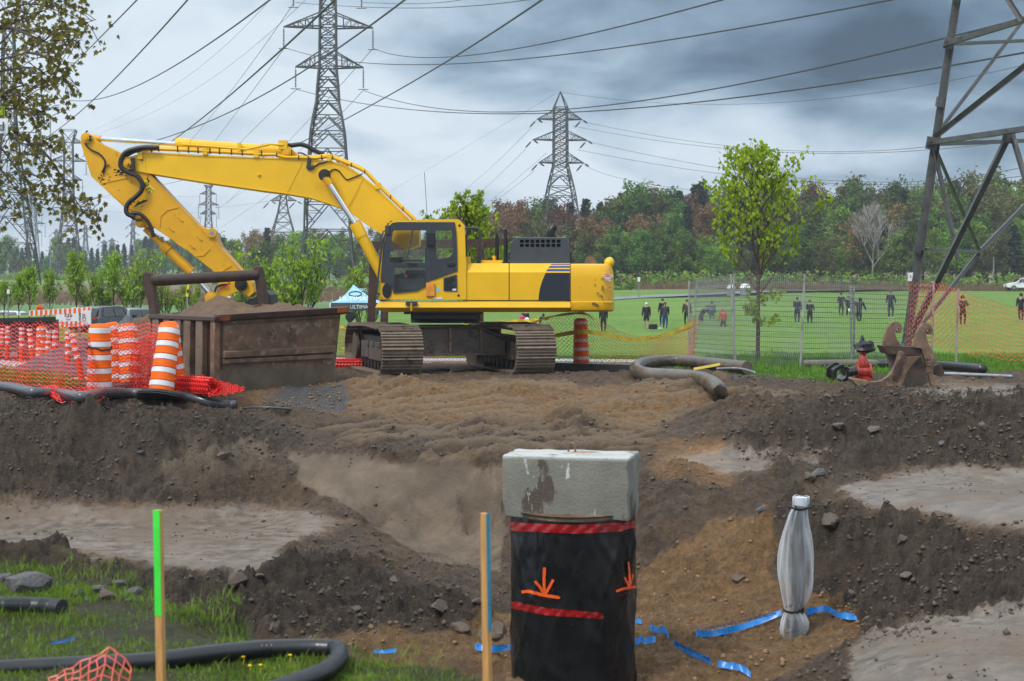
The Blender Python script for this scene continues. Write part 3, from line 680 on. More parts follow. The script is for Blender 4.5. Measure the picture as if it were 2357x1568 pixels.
 for Yk in(YB+.54,YB-.02):
  mb=MB();side_plate(mb,rounded([zA(*q)for q in((1095,1440),(1115,1415),(1150,1412),(1350,1310),(1400,1312),(1425,1345),(1400,1370),(1190,1475),(1150,1495),(1110,1480))],3),Yk,.08);lw=mb.build('linkage_arm',M_yworn,root,bevel=.01)
 mb=MB();side_plate(mb,[zA(*q)for q in((1190,1330),(1270,1290),(1285,1325),(1205,1375))],YB-.05,.06)
 mb.build('linkage_cover',M_yworn,lw,bevel=.01)
 pin(lw,zA(1135,1450),.10,YB-.06,YB+.66)
 pin(lw,zA(1385,1335),.10,YB-.06,YB+.66,M_blackgrease)
 mb=MB();side_plate(mb,rounded([zA(*q)for q in((1170,1480),(1215,1462),(1330,1530),(1400,1640),(1350,1660))],3),YB+.1,.4);mb.build('bucket_link',M_yworn,root,bevel=.01)
 mb=MB();side_plate(mb,[zA(*q)for q in((1350,1560),(1440,1462),(1505,1440),(1590,1380),(1628,1420),(1640,1500),(1700,1900),(1250,1900))],YB-.2,1.1);mb.build('bucket',M_blackgrease,root,bevel=.02)
 mb=MB()
 for pts in([(1215,1455),(1270,1490),(1330,1500),(1390,1510)],[(1225,1470),(1290,1505),(1370,1520)],[(1170,1400),(1180,1360),(1215,1340),(1270,1335)]):
  mb.tube(smooth_path([P(*zA(*q),YB-.08)for q in pts]),.022,6)
 mb.build('hose',M_black,lw,smooth=60)
 def hose(pts,r,parent,Y=YB-.10,m=M_black,name='hose'):
  mb=MB();mb.tube(smooth_path([P(q[0],q[1],Y if len(q)<3 else q[2])for q in pts]),r,8);return mb.build(name,m,parent,smooth=60)
 hose([zA(*q)for q in((690,190),(560,190),(440,220),(395,270),(380,330),(400,370),(450,400),(520,430),(562,490),(555,550),(510,600),(450,650),(428,700),(440,745),(500,770))],.055,boom)
 hose([zA(*q)for q in((470,740),(540,745),(600,795),(640,870),(655,940))],.045,stick)
 hose([zA(*q)for q in((440,745),(500,790),(560,790))],.03,stick)
 hose([zA(*q)for q in((700,195),(600,205),(500,225),(450,250),(420,262))],.035,boom,YB-.02)
 hose([zA(*q)for q in((720,205),(620,190),(520,200),(440,235))],.03,boom,YB+.1)
 hose([zA(*q)for q in((105,48),(85,85),(90,160),(130,205),(200,240),(245,290),(250,340),(225,400))],.02,stick,YB+.0)
 hose([zA(*q)for q in((290,333),(255,350),(240,405))],.014,stick,YB+.01)
 hose([zB(*q)for q in((240,210),(300,215),(400,205),(480,230),(560,275),(640,310))],.055,boom,YB+.2)
 hose([zB(*q)for q in((370,295),(410,295),(450,315),(475,335))],.018,boom,YB+.1)
 hose([zB(*q)for q in((690,500),(740,465),(790,475),(830,520),(860,555),(890,572),(960,545),(1050,510))],.014,boom,YB-.02)
 hose([zB(*q)for q in((545,435),(590,405),(640,395),(690,370))],.018,boom,YB-.02)
 mb=MB();mb.box(P(*zB(483,400),YB-.03),(.08,.06,.26),rot=Matrix.Rotation(.15,3,'Y'));mb.box(P(*zB(500,447),YB-.02),(.1,.05,.12));mb.box(P(*zB(527,440),YB-.03),(.07,.05,.08));mb.build('boom_lamp',M_dark,boom,bevel=.01)
 for dy,Yk,r in((0,YB-.02,.035),(-9,YB+.12,.035),(4,YB+.3,.035)):
  mb=MB();pts=[zA(560,215),zA(690,200),zA(760,203),zA(1000,213),zA(1500,240)]+[zB(0,310),zB(130,308),zB(230,338),zB(560,346),zB(680,328),zB(740,342),zB(860,388),zB(1020,455),zB(1090,500),zB(1200,618),zB(1330,745),zB(1450,860),zB(1600,1000)]
  mb.tube([P(a,b+dy*.35,Yk)for a,b in pts],r,8)
  pip=mb.build('hydraulic_pipe',M_yellow,boom,smooth=60)
  mb=MB()
  for a in((640,207),(700,201),(860,208),(950,212),(1030,216),(1130,222),(1210,225),(1310,230),(1400,235),(1560,243)):mb.box(P(*zA(*a),Yk)+Vector((0,0,-dy*.0035)),(.02,.09,.09))
  for a in((150,312),(380,342),(480,345),(620,337),(735,342),(930,420),(1070,490),(1340,755),(1470,880)):mb.box(P(*zB(*a),Yk),(.02,.09,.09))
  mb.build('cable_tie',M_ink,pip)
 mb=MB();mb.tube([P(a,b,YB-.02)for a,b in(zA(900,165),zA(1100,178),zA(1430,205),zA(1620,165),zB(-30,215),zB(60,200),zB(215,210))],.03,8);mb.box(P(*zB(215,210),YB+.05),(.2,.15,.2));mb.box(P(*zA(1378,190),YB+.05),(.07,.2,.2));mb.build('hydraulic_pipe',M_yellow,boom,smooth=50)
 mb=MB()
 for c in(zA(1092,225),zA(1520,247),zB(1205,640),zA(548,260),zB(700,345)):mb.box(P(*c,YB+.02),(.12,.14,.16))
 mb.build('pipe_clamp',M_yellow,boom,bevel=.01)
 mb=MB();c=P(*zA(1147,902),YB+.02);mb.tube([c,c+Vector((0,-.05,0))],.11,18);mb.build('lifting_eye',M_yworn,stick)
 mb=MB();mb.tube([c,c+Vector((0,-.056,0))],.055,14);mb.build('lifting_eye_hole',M_galv,stick)
 mb=MB();side_plate(mb,[zA(*q)for q in((570,480),(588,455),(668,545),(625,582))],YB+.034,.004);pl=mb.build('warning_plate',pm('warning_yellow',(.85,.62,.01),rough=.4,var=.04),stick)
 mb=MB()
 tri=[P(*zA(*q),YB+.030)for q in((577,520),(590,478),(620,497))]
 for i in range(3):mb.bar(tri[i],tri[(i+1)%3],.012)
 for a,b in(((605,545),(622,525)),((622,520),(655,552)),((632,545),(622,560)),((612,560),(634,568)),((588,505),(600,495))):mb.bar(P(*zA(*a),YB+.030),P(*zA(*b),YB+.030),.014)
 mb.build('pictogram',M_ink,pl)
 rs=random.Random(4);mb=MB()
 def splat(c,n,sx,sy,r0,Y):
  for k in range(n):
   q=(c[0]+rs.gauss(0,sx),c[1]+rs.gauss(0,sy));r=r0*rs.uniform(.15,.8);ctr=P(*q,Y);k2=rs.randint(5,8);st_=rs.uniform(.4,1.6);a0=rs.uniform(0,3)
   loop=[ctr+Vector((r*rs.uniform(.5,1.2)*math.cos(a0+2*math.pi*i/k2)*st_,0,r*rs.uniform(.5,1.2)*math.sin(a0+2*math.pi*i/k2)/st_))for i in range(k2)]
   mb.loft([loop,[v+Vector((0,.003,0))for v in loop]])
 splat(zA(380,392),34,7,5,.045,YB+.035);splat(zA(225,440),26,6,6,.03,YB+.035);splat(zA(615,465),10,3,3,.03,YB+.035);splat(zA(500,520),14,16,12,.022,YB+.035);splat(zA(520,660),12,9,5,.03,YB+.035);splat(zA(800,900),26,60,60,.016,YB+.035);splat(zA(560,300),10,3,9,.025,YB-.003);splat(zA(470,370),14,7,3,.045,YB-.003);splat(zB(565,665),3,1,4,.02,YB-.003)
 mb.build('grease_stain',M_blackgrease,stick)
 mb=MB();side_plate(mb,[zA(*q)for q in((485,690),(520,655),(570,630),(610,625),(600,640),(540,665))],YB+.034,.004);mb.build('grease_stain',M_blackgrease,stick)
 #  upper structure
 YN=33.7
 def xprism(sec,x0,x1,name,m,parent=root,bevel=.012):
  """section of (depth, picture y) swept along the machine between two picture x"""
  mb=MB();X0,X1=GX(x0,YN),GX(x1,YN)
  z=[(Y,GZ(py,YN))for Y,py in sec]
  mb.loft([[Vector((X0,a,b))for a,b in z],[Vector((X1,a,b))for a,b in z]]);return mb.build(name,m,parent,bevel=bevel)
 sec=[(YN,691.5),(YN,627),(YN+.16,606),(36.7,606),(36.7,691.5)]
 xprism(sec,1074.2,1171.2,'side_door',M_yellow)
 xprism(sec,1173.0,1313.2,'side_door',M_yellow)
 xprism([(YN+.03,692.5),(YN+.03,630),(YN+.25,608),(36.6,608),(36.6,692.5)],1070,1314.5,'inner_frame',M_dark)
 mb=MB();secs=[(YN+.02,693.8),(YN-.03,708.5),(YN+.22,718.8),(36.6,718.8),(36.6,693.8)]
 mb.loft([[Vector((GX(x0+(1313.5-x0)*0,YN),a,GZ(b,YN)))for x0,(a,b)in zip((872,863,877,877,872),secs)],[Vector((GX(1313.5,YN),a,GZ(b,YN)))for a,b in secs]])
 sk=mb.build('platform_skirt',M_yellow,root,bevel=.01)
 mb=MB();mb.box(P(*zC(620,1395),YN-.05),(.26,.05,.09));mb.build('step_bracket',M_dark,sk,bevel=.01)
 mb=MB();mb.tube([P(*zC(617,1390),YN-.07),P(*zC(617,1505),YN-.05)],.02,8);mb.build('step_handle',M_yellow,sk)
 mb=MB();out=[]
 X0,X1,R=GX(1314.2,YN),GX(1417.5,YN),.55
 plan=[(X0,YN-.03)]+[(X1-R*.55+R*.55*math.sin(t),YN-.03+R-R*math.cos(t))for t in np.linspace(0,math.pi/2,9)]+[(X1,36.7-R+R*0)]+[(X1-R*.55+R*.55*math.cos(t),36.7-R+R*math.sin(t))for t in np.linspace(0.1,math.pi/2,8)]+[(X0,36.7)]
 ctr=Vector((X0,35.2,0))
 for py,sc,dx in((718.0,.93,-.05),(714,.985,-.005),(708,1.0,0.0),(695.5,1.0,0.0),(693.8,.985,-.012),(690,.985,-.012),(640,.985,-.015),(618,.97,-.04),(610,.94,-.08),(606.8,.88,-.16)):
  out.append([Vector((max(X0,X0+(x-X0)*(1+dx/(X1-X0))),35.2+(y-35.2)*(sc if x>X0+.001 or True else 1),GZ(py,YN)))for x,y in plan])
 mb.loft(out);cw=mb.build('counterweight',M_yrust,root,smooth=32)
 mb=MB();loops=[]
 for t,r in((0,.3),(.1,.75),(.3,1),(.6,1),(.85,.7),(1,.2)):
  c=P(*zD(1800+140*t,722-30*t),YN+.5);loops.append([c+Vector((0,.15*r*math.cos(a),.14*r*math.sin(a)))for a in np.linspace(0,2*math.pi,11)[:-1]])
 mb.loft(loops);mb.build('mirror',M_yellow,cw,smooth=60)
 c=P(*zD(1610,690),YN+.9);mb=MB();mb.tube([c,c+Vector((0,.12,0))],.13,16);mb.build('lifting_lug',M_rust,cw)
 mb=MB();yS=YN-.012
 side_plate(mb,rounded([zD(*q)for q in((1804,853),(1890,860),(1896,955),(1806,945))],2),yS-.02,.012);ds=mb.build('danger_sticker',M_whitepaint,cw)
 mb=MB();side_plate(mb,rounded([zD(*q)for q in((1808,857),(1887,864),(1890,905),(1806,903))],1.5),yS-.024,.004);mb.build('danger_band',pm('danger_red',(.65,.02,.02),var=.05),ds)
 lettering('lettering','DANGER',.058,M_whitepaint,ds,P(*zD(1855,884),yS-.03),sx=1.0)
 mb=MB();t3=[P(*zD(*q),yS-.028)for q in((1812,895),(1829,895),(1820,866))];mb.add(t3,[(0,1,2)]);mb.build('warning_triangle',M_whitepaint,ds)
 lettering('lettering','KEEP AWAY',.046,M_ink,ds,P(*zD(1850,930),yS-.03))
 mb=MB()
 def scr(pts,w,Y=YN-.04):
  for a,b in zip(pts[:-1],pts[1:]):mb.bar(P(*zD(*a),Y),P(*zD(*b),Y),w*rs.uniform(.6,1.3))
 for a in(([(1630,1272),(1665,1262),(1700,1290),(1720,1310)],.035),([(1790,1275),(1840,1262),(1880,1280),(1930,1262)],.012),([(1775,1020),(1782,1050),(1772,1085)],.04),([(1705,1140),(1715,1112)],.02),([(1760,1150),(1770,1185)],.03),([(1840,990),(1905,992)],.008),([(1820,1078),(1868,1072)],.008),([(1840,1110),(1905,1100)],.008),([(1850,1052),(1900,1048)],.008)):scr(*a)
 mb.build('scrape',M_rust,cw)
 mb=MB();YH0=33.98
 hole=[]
 for r in(402,460):
  for c in(654,727,800,873,947,1020,1094,1167):hole.append(rounded([zD(c-26,r-22),zD(c+26,r-22),zD(c+26,r+22),zD(c-26,r+22)],1.2,2))
 outl=[zD(*q)for q in((500,712),(512,430),(550,355),(1270,355),(1306,430),(1318,712))]
 side_plate(mb,outl,YH0,.04,0,hole);hood=mb.build('engine_hood',M_hood,root)
 mb=MB();ol=[zD(*q)for q in((484,712),(496,434),(548,349),(1275,349),(1320,434),(1328,712))]
 a=[P(x,y,YH0+.1)for x,y in ol];b=[v+Vector((0,2.3,0))for v in a];f=[P(x,y,YH0)for x,y in outl];f=[v+Vector((0,.03,0))for v in f]
 mb.loft([f,a,b],cap=False);mb.add(b,[tuple(range(6))]);mb.build('hood_shell',M_hood,hood)
 mb=MB();side_plate(mb,[zD(*q)for q in((600,500),(600,372),(1220,372),(1220,500))],YH0+.14,.02);mb.build('hood_dark_backing',M_ink,hood)  # black sheet behind the vent holes, standing in for the shaded inside
 mb=MB();mb.tube([P(*zD(475,560),YH0+.2),P(*zD(478,660),YH0+.2)],.05,8);mb.tube([P(*zD(1335,555),YH0+.2),P(*zD(1345,690),YH0+.2)],.03,8);mb.box(P(*zD(1355,675),YH0+.2),(.14,.06,.06));mb.build('hood_latch',M_dark,hood)
 mb=MB();mb.tube([P(*zD(1055,352),YH0+.9),P(*zD(1055,318),YH0+.9)],.115,16)
 pts=smooth_path([P(*zD(*q),YH0+.9)for q in((1055,320),(1056,280),(1075,235),(1110,195),(1128,178))]);n=len(pts)
 mb.tube(pts,.1,14,rs=[.105*(1-.55*(i/(n-1))**2.2)for i in range(n)]);mb.build('exhaust_pipe',pm('burnt_exhaust_steel',(.03,.022,.02),rough=.35,var=.3,metal=.4),hood,smooth=50)
 for x,y0,y1,Yk in((305,300,705,34.6),(427,236,700,34.2)):
  mb=MB();mb.tube([P(*zD(x,y1),Yk),P(*zD(x,y0+40),Yk)],.075*.62,10);mb.tube([P(*zD(x,y0+40),Yk),P(*zD(x,y0),Yk)],.036,10);mb.box(P(*zD(x,y1),Yk),(.16,.16,.03));mb.build('deck_post',M_black,root,smooth=40)
 mb=MB();mb.tube([P(*zC(1430,272),34.1),P(*zC(1590,272),34.1),P(*zC(1622,285),34.1),P(*zC(1636,320),34.1),P(*zC(1640,790),34.1)],.03,8);mb.build('handrail',M_dark,root,smooth=60)
 mb=MB();mb.box(P(*zC(1820,780),34.3),(.5,.3,.08));mb.tube([P(*zC(1850,790),34.3),P(*zC(1850,690),34.3)],.05,10);mb.tube([P(*zC(1850,700),34.3),P(*zC(1850,682),34.3)],.028,8);mb.box(P(*zC(1468,755),33.95),(.10,.2,.17));mb.build('filler_cap',M_yellow,root,smooth=40)
 mb=MB();mb.tube(smooth_path([P(*zC(*q),34.3)for q in((1590,790),(1680,755),(1760,745),(1830,735))]),.02,6);mb.box(P(*zC(1800,735),34.3),(.14,.08,.07));mb.build('fuel_hose',M_black,root)
 #  cab
 YC=YN-.02
 wu=rounded([zC(*q)for q in((345,305),(845,305),(848,788),(285,788),(325,420))],4)
 wl=rounded([zC(*q)for q in((362,865),(832,865),(832,1070),(775,1160),(690,1197),(420,1228),(352,1212))],4)
 wr=rounded([zC(*q)for q in((976,308),(1222,305),(1240,640),(1190,700),(990,742))],4)
 cabo=[zC(*q)for q in((130,1336),(142,1070),(150,920),(190,560),(272,235),(300,190),(345,160),(400,150),(1290,136),(1345,152),(1395,210),(1418,380),(1430,720),(1440,800),(1440,1338))]
 mb=MB();side_plate(mb,cabo,YC,.05,0,[wu,wl,wr]);cab=mb.build('cab',M_yellow,root)
 mb=MB();side_plate(mb,[zC(*q)for q in((130,1336),(142,1000),(1440,800),(1440,1338))],YC+1.02,.05,0);mb.build('far_wall',M_dark,cab)
 mb=MB()
 for a,b in(((142,1000),(190,560)),((190,560),(290,200)),((1436,800),(1415,300)),((900,160),(900,1000)),((1415,300),(1350,150)),((1350,150),(300,190))):mb.bar(P(*zC(*a),YC+1.0),P(*zC(*b),YC+1.0),.08)
 mb.build('pillar',M_dark,cab)
 top=[zC(*q)for q in((250,262),(272,235),(300,190),(345,160),(400,150),(1290,136),(1345,152),(1395,210),(1412,330))]
 mb=MB();a=[P(x,y,YC+.04)for x,y in top];mb.loft([a,[v+Vector((0,1.0,0))for v in a],[v+Vector((0,1.0,-.04))for v in a],[v+Vector((0,0,-.04))for v in a]],cap=False,closed=False);mb.build('roof',M_yellow,cab,smooth=40)
 mb=MB()
 for seg in(((1436,800),(1440,1338)),((130,1336),(142,1070)),((130,1330),(1440,1330))):
  a,b=P(*zC(*seg[0]),YC+.04),P(*zC(*seg[1]),YC+.04);mb.add([a,b,b+Vector((0,1,0)),a+Vector((0,1,0))],[(0,1,2,3)])
 mb.build('floor',M_dark,cab)
 dp=[zC(*q)for q in((165,1072),(165,1000),(193,560),(262,300),(290,235),(330,195),(400,181),(917,181),(917,1050),(850,1082),(820,1150),(700,1212),(350,1247),(335,1190),(300,1130),(245,1090))]
 mb=MB();side_plate(mb,dp,YC-.03,.03,0,[wu,wl]);door=mb.build('door',M_dark,cab,bevel=.006)
 qp=[zC(*q)for q in((922,181),(1264,181),(1288,330),(1303,640),(1305,915),(922,1052))]
 mb=MB();side_plate(mb,qp,YC-.026,.026,0,[wr]);qpan=mb.build('rear_side_panel',M_dark,cab,bevel=.006)
 for nm,w,par in(('door_window',wu,door),('lower_door_window',wl,door),('rear_side_window',wr,qpan)):
  mb=MB();v=[P(a,b,YC+.012)for a,b in w];mb.add(v,[tuple(range(len(v)))]);mb.build(nm,M_glass,par)
 mb=MB();v=[P(*zC(*q),YC+.05)for q in((145,1060),(190,560),(275,225))];mb.add(v+[q+Vector((0,.95,0))for q in v],[(0,1,4,3),(1,2,5,4)]);mb.build('windscreen',M_glass,cab)
 mb=MB();mb.bar(P(*zC(640,305),YC-.005),P(*zC(545,788),YC-.005),.03);mb.build('window_divider',M_dark,door)
 mb=MB();mb.bar(P(*zC(700,810),YC-.04),P(*zC(560,806),YC-.04),.035);mb.build('door_handle',M_black,door)
 mb=MB();mb.box(P(*zC(905,440),YC-.05),(.19,.05,.30));mb.build('door_hinge',M_black,door,bevel=.01)
 mb=MB();mb.box(P(*zC(902,1190),YC-.02),(.19,.06,.30));mb.build('door_hinge',pm('amber_reflector',(.75,.28,.03),rough=.3),cab,bevel=.01)
 c=P(*zC(253,1207),YC);mb=MB();mb.loft([[c+Vector((.105*math.cos(t),d,.165*math.sin(t)))for t in np.linspace(0,2*math.pi,25)[:-1]]for d in(.02,-.02)]);mb.build('work_lamp',M_black,cab)
 c=P(*zC(1212,815),YC-.03);mb=MB();mb.box(c,(.17,.03,.09));mb.build('panel_latch',M_black,qpan,bevel=.02)
 mb=MB();side_plate(mb,rounded([zC(*q)for q in((1097,1018),(1297,960),(1304,1216),(1097,1210))],2),YC-.02,.02);vg=mb.build('air_vent',M_dark,cab,bevel=.005)
 mb=MB()
 for i in range(10):
  y0=1040+i*17;x1=1262 if i not in(4,5,6)else 1215
  mb.bar(P(*zC(1120,y0-4),YC-.028),P(*zC(x1,y0-38),YC-.028),.016)
 mb.build('vent_slot',M_ink,vg)
 mb=MB();side_plate(mb,[zC(*q)for q in((1231,1176),(1288,1176),(1288,1204),(1231,1204))],YC-.024,.004);side_plate(mb,[zC(*q)for q in((938,1308),(1080,1305),(1078,1328),(938,1331))],YC-.004,.004);mb.build('white_label',M_whitepaint,cab)
 mb=MB();side_plate(mb,[zC(*q)for q in((973,1190),(1016,1148),(1058,1190),(1016,1232))],YC-.004,.004);mb.build('diamond_sticker',pm('pale_blue_sticker',(.25,.55,.62),var=.2,scale=40),cab)
 mb=MB()
 for q in((1335,232),(1322,1277)):
  c=P(*zC(*q),YC-.01);mb.tube([c,c+Vector((0,.02,0))],.028,10)
 mb.build('bolt',M_ink,cab)
 mb=MB();mb.tube(smooth_path([P(*zC(*q),YC-.06)for q in((150,1262),(110,1245),(103,1180),(130,940),(165,620),(190,430))],4),.022,8);mb.tube([P(*zC(155,470),YC-.05),P(*zC(160,390),YC-.05),P(*zC(185,380),YC-.05),P(*zC(195,320),YC-.05),P(*zC(245,305),YC-.02)],.02,6);mb.build('grab_rail',M_dark,cab,smooth=60)
 mb=MB();mb.box(P(*zC(260,300),YC-.03),(.1,.06,.2));mb.build('door_hook',M_dark,cab,bevel=.01)
 mb=MB();mb.box(P(*zC(640,1120),YC+.5),(.62,.5,.28));mb.box(P(*zC(880,880),YC+.55),(.16,.5,.95));mb.box(P(*zC(690,930),YC+.3),(.5,.12,.10));mb.build('seat',M_dark,cab,bevel=.04)
 mb=MB();mb.tube(smooth_path([P(*zC(*q),YC+.3)for q in((735,1170),(730,1050),(780,980),(795,880))]),.02,6);mb.tube([P(*zC(545,1180),YC+.3),P(*zC(548,960),YC+.3)],.018,6);mb.build('lever',M_dark,cab)
 mb=MB();mb.tube([P(*zC(550,1010),YC+.3),P(*zC(530,940),YC+.3)],.04,8);mb.build('lever_knob',pm('red_grip',(.55,.03,.02)),cab)
 mb=MB();mb.box(P(*zC(560,760),YC+.5),(.7,.1,.04));mb.box(P(*zC(370,750),YC+.7),(.35,.3,.12));mb.build('dashboard',M_dark,cab)
 c=zC(855,130);mb=MB();mb.tube([P(*zC(853,132),YC+.3),P(*zC(853,100),YC+.3)],.035,8);mb.tube([P(*zC(853,100),YC+.3),P(977,397,YC+.3)],.006,5);mb.build('antenna',M_black,cab)
 mb=MB();mb.tube([P(*zC(1345,160),YC+.6),P(*zC(1345,-60),YC+.6)],.02,6);mb.tube(smooth_path([P(*zC(*q),YC+.1)for q in((940,210),(1000,155),(1080,125),(1150,145),(1180,160))]),.008,5);mb.build('antenna',M_black,cab)
 def incl(px,py):return P(px,py,YN)+Vector((0,(max(0,627-py)/21*.16)-.004,0))
 mb=MB()
 for(y0,y1,xl0,xl1)in((718,731,1068,1055),(745,772,1045,1022),(788,822,1012,990)):
  v=[incl(*zD(xl0,y0)),incl(*zD(1326,y0)),incl(*zD(1326,y1)),incl(*zD(xl1,y1))];mb.add(v,[(0,1,2,3)])
 mb.build('blue_stripe',M_blue,root)
 mb=MB();side_plate(mb,[zD(*q)for q in((985,843),(1326,843),(1326,1225),(886,1225),(890,1150),(905,1060),(935,960))],YN-.004,.003);mb.build('dark_decal',M_darkdecal,root)
 #  undercarriage, turned 16 degrees
 th=math.radians(16);ux=Vector((math.cos(th),math.sin(th),0));vx=Vector((-math.sin(th),math.cos(th),0));C=Vector((-1.54,35.2,0))
 def L(u,v,z):return C+ux*u+vx*v+Vector((0,0,z))
 def lbox(mb,u,v,z,du,dv,dz,mi=0,tilt=0.0):
  R=Matrix.Rotation(th,3,'Z')@Matrix.Rotation(tilt,3,'X');mb.box(L(u,v,z),(du,dv,dz),mi,R)
 mb=MB();mb.lathe([(.80,1.12),(.80,1.25),(.74,1.25),(.74,1.42)],32,c=(C.x,C.y,0));mb.build('slew_ring',M_blackgrease,root,smooth=30)
 mb=MB();mb.box((C.x,C.y-.2,1.44),(1.75,2.2,.22));mb.box((C.x+.05,C.y-.8,1.30),(1.55,.8,.18));mb.build('turntable_base',M_blackgrease,root,bevel=.02)
 mb=MB();prof=[(-1.25,.42),(-1.25,1.02),(.55,1.02),(1.2,.72),(1.2,.40)]
 pf=[L(u,-.85,z)for u,z in prof];mb.loft([pf,[p+vx*1.7 for p in pf]])
 prof2=[(-1.28,1.02),(-1.28,1.06),(.58,1.06),(1.26,.74),(1.26,.70),(.55,1.02)]
 pf=[L(u,-.93,z)for u,z in prof2];mb.loft([pf,[p+vx*1.86 for p in pf]])
 lbox(mb,0,-.88,.41,2.4,.12,.04)
 cb=mb.build('carbody',M_muddy,root,bevel=.012)
 mb=MB()
 for u in(-.95,-.1,.62):lbox(mb,u,-.885,.75,.05,.04,.55)
 mb.build('gusset',M_rust,cb)
 for uc in(-1.5,1.5):
  loop=[]
  r0=.50;v0=1.82
  for t in np.linspace(-90,90,13):loop.append((v0+r0*math.cos(math.radians(t))*1.0,.55+r0*math.sin(math.radians(t))))
  for v in np.linspace(v0,-v0,22)[1:-1]:loop.append((v,1.05+.02*math.cos(v*1.6)))
  for t in np.linspace(90,270,13):loop.append((-v0+r0*math.cos(math.radians(t)),.55+r0*math.sin(math.radians(t))))
  for v in np.linspace(-v0,v0,22)[1:-1]:loop.append((v,.05))
  pts=[Vector((a,b))for a,b in loop];pts.append(pts[0]);Ls=[0]
  for a,b in zip(pts[:-1],pts[1:]):Ls.append(Ls[-1]+(b-a).length)
  ns=49;mb=MB();mbp=MB()
  for k in range(ns):
   s=Ls[-1]*(k+.35)/ns;i=max(j for j in range(len(pts)-1)if Ls[j]<=s);t=(s-Ls[i])/(Ls[i+1]-Ls[i]);p=pts[i].lerp(pts[i+1],t);d=(pts[i+1]-pts[i]).normalized();n=Vector((d.y,-d.x));pit=Ls[-1]/ns
   du=rs.uniform(-.008,.008);hw=.45
   pr=[(-.54,-.01),(-.54,.02),(-.40,.055),(-.36,.055),(-.33,.018),(-.05,.018),(-.02,.045),(.02,.045),(.05,.018),(.28,.018),(.31,.05),(.35,.05),(.42,.0),(.46,-.015)]
   A=[];B=[]
   for q,h in pr:
    w=p+d*(q*pit)+n*h;A.append(L(uc-hw+du,w.x,w.y));B.append(L(uc+hw+du,w.x,w.y))
   mb.loft([A,B])
   for uu in(-.13,.13):
    w=p-n*.05;c=L(uc+uu,w.x,w.y);R=Matrix.Rotation(th,3,'Z')@Matrix.Rotation(math.atan2(d.y,d.x),3,'X');mbp.box(c,(.06,pit*.95,.11),0,R)
  tr=mb.build('track',M_mudlight,root,label=None)
  mbp.build('track_chain',M_muddy,tr)
  mb=MB();lbox(mb,uc,0,.50,.42,3.0,.40);lbox(mb,uc,0,.76,.30,3.2,.14)
  for s in(-1,1):
   lbox(mb,uc+s*.235,-.55,.50,.06,1.5,.42);lbox(mb,uc+s*.235,.75,.50,.05,.8,.36)
   for v in(-1.1,-.35,.3):lbox(mb,uc+s*.27,v,.66,.05,.28,.12)
  mb.build('track_frame',M_muddy,tr,bevel=.015)
  for v,r,nm in((-v0,.42,'idler_wheel'),(v0,.42,'sprocket')):
   mb=MB();a,b=L(uc-.18,v,.55),L(uc+.18,v,.55);mb.tube([a,b],r,28);mb.tube([L(uc-.30,v,.55),L(uc+.30,v,.55)],r*.45,20)
   if nm=='sprocket':
    for s in(-1,1):mb.tube([L(uc+s*.24,v,.55),L(uc+s*.31,v,.55)],r*.78,24)
   mb.build(nm,M_muddy,tr,smooth=35)
  for v in np.linspace(-1.35,1.35,8):
   mb=MB();mb.tube([L(uc-.20,v,.20),L(uc+.20,v,.20)],.105,14)
   for s in(-1,1):mb.tube([L(uc+s*.14,v,.20),L(uc+s*.20,v,.20)],.13,14)
   mb.build('roller',M_blackgrease,tr,smooth=35)
 return root
excavator()
def rest(px,py,r):return P(px,py,YZ(py,r+.03))
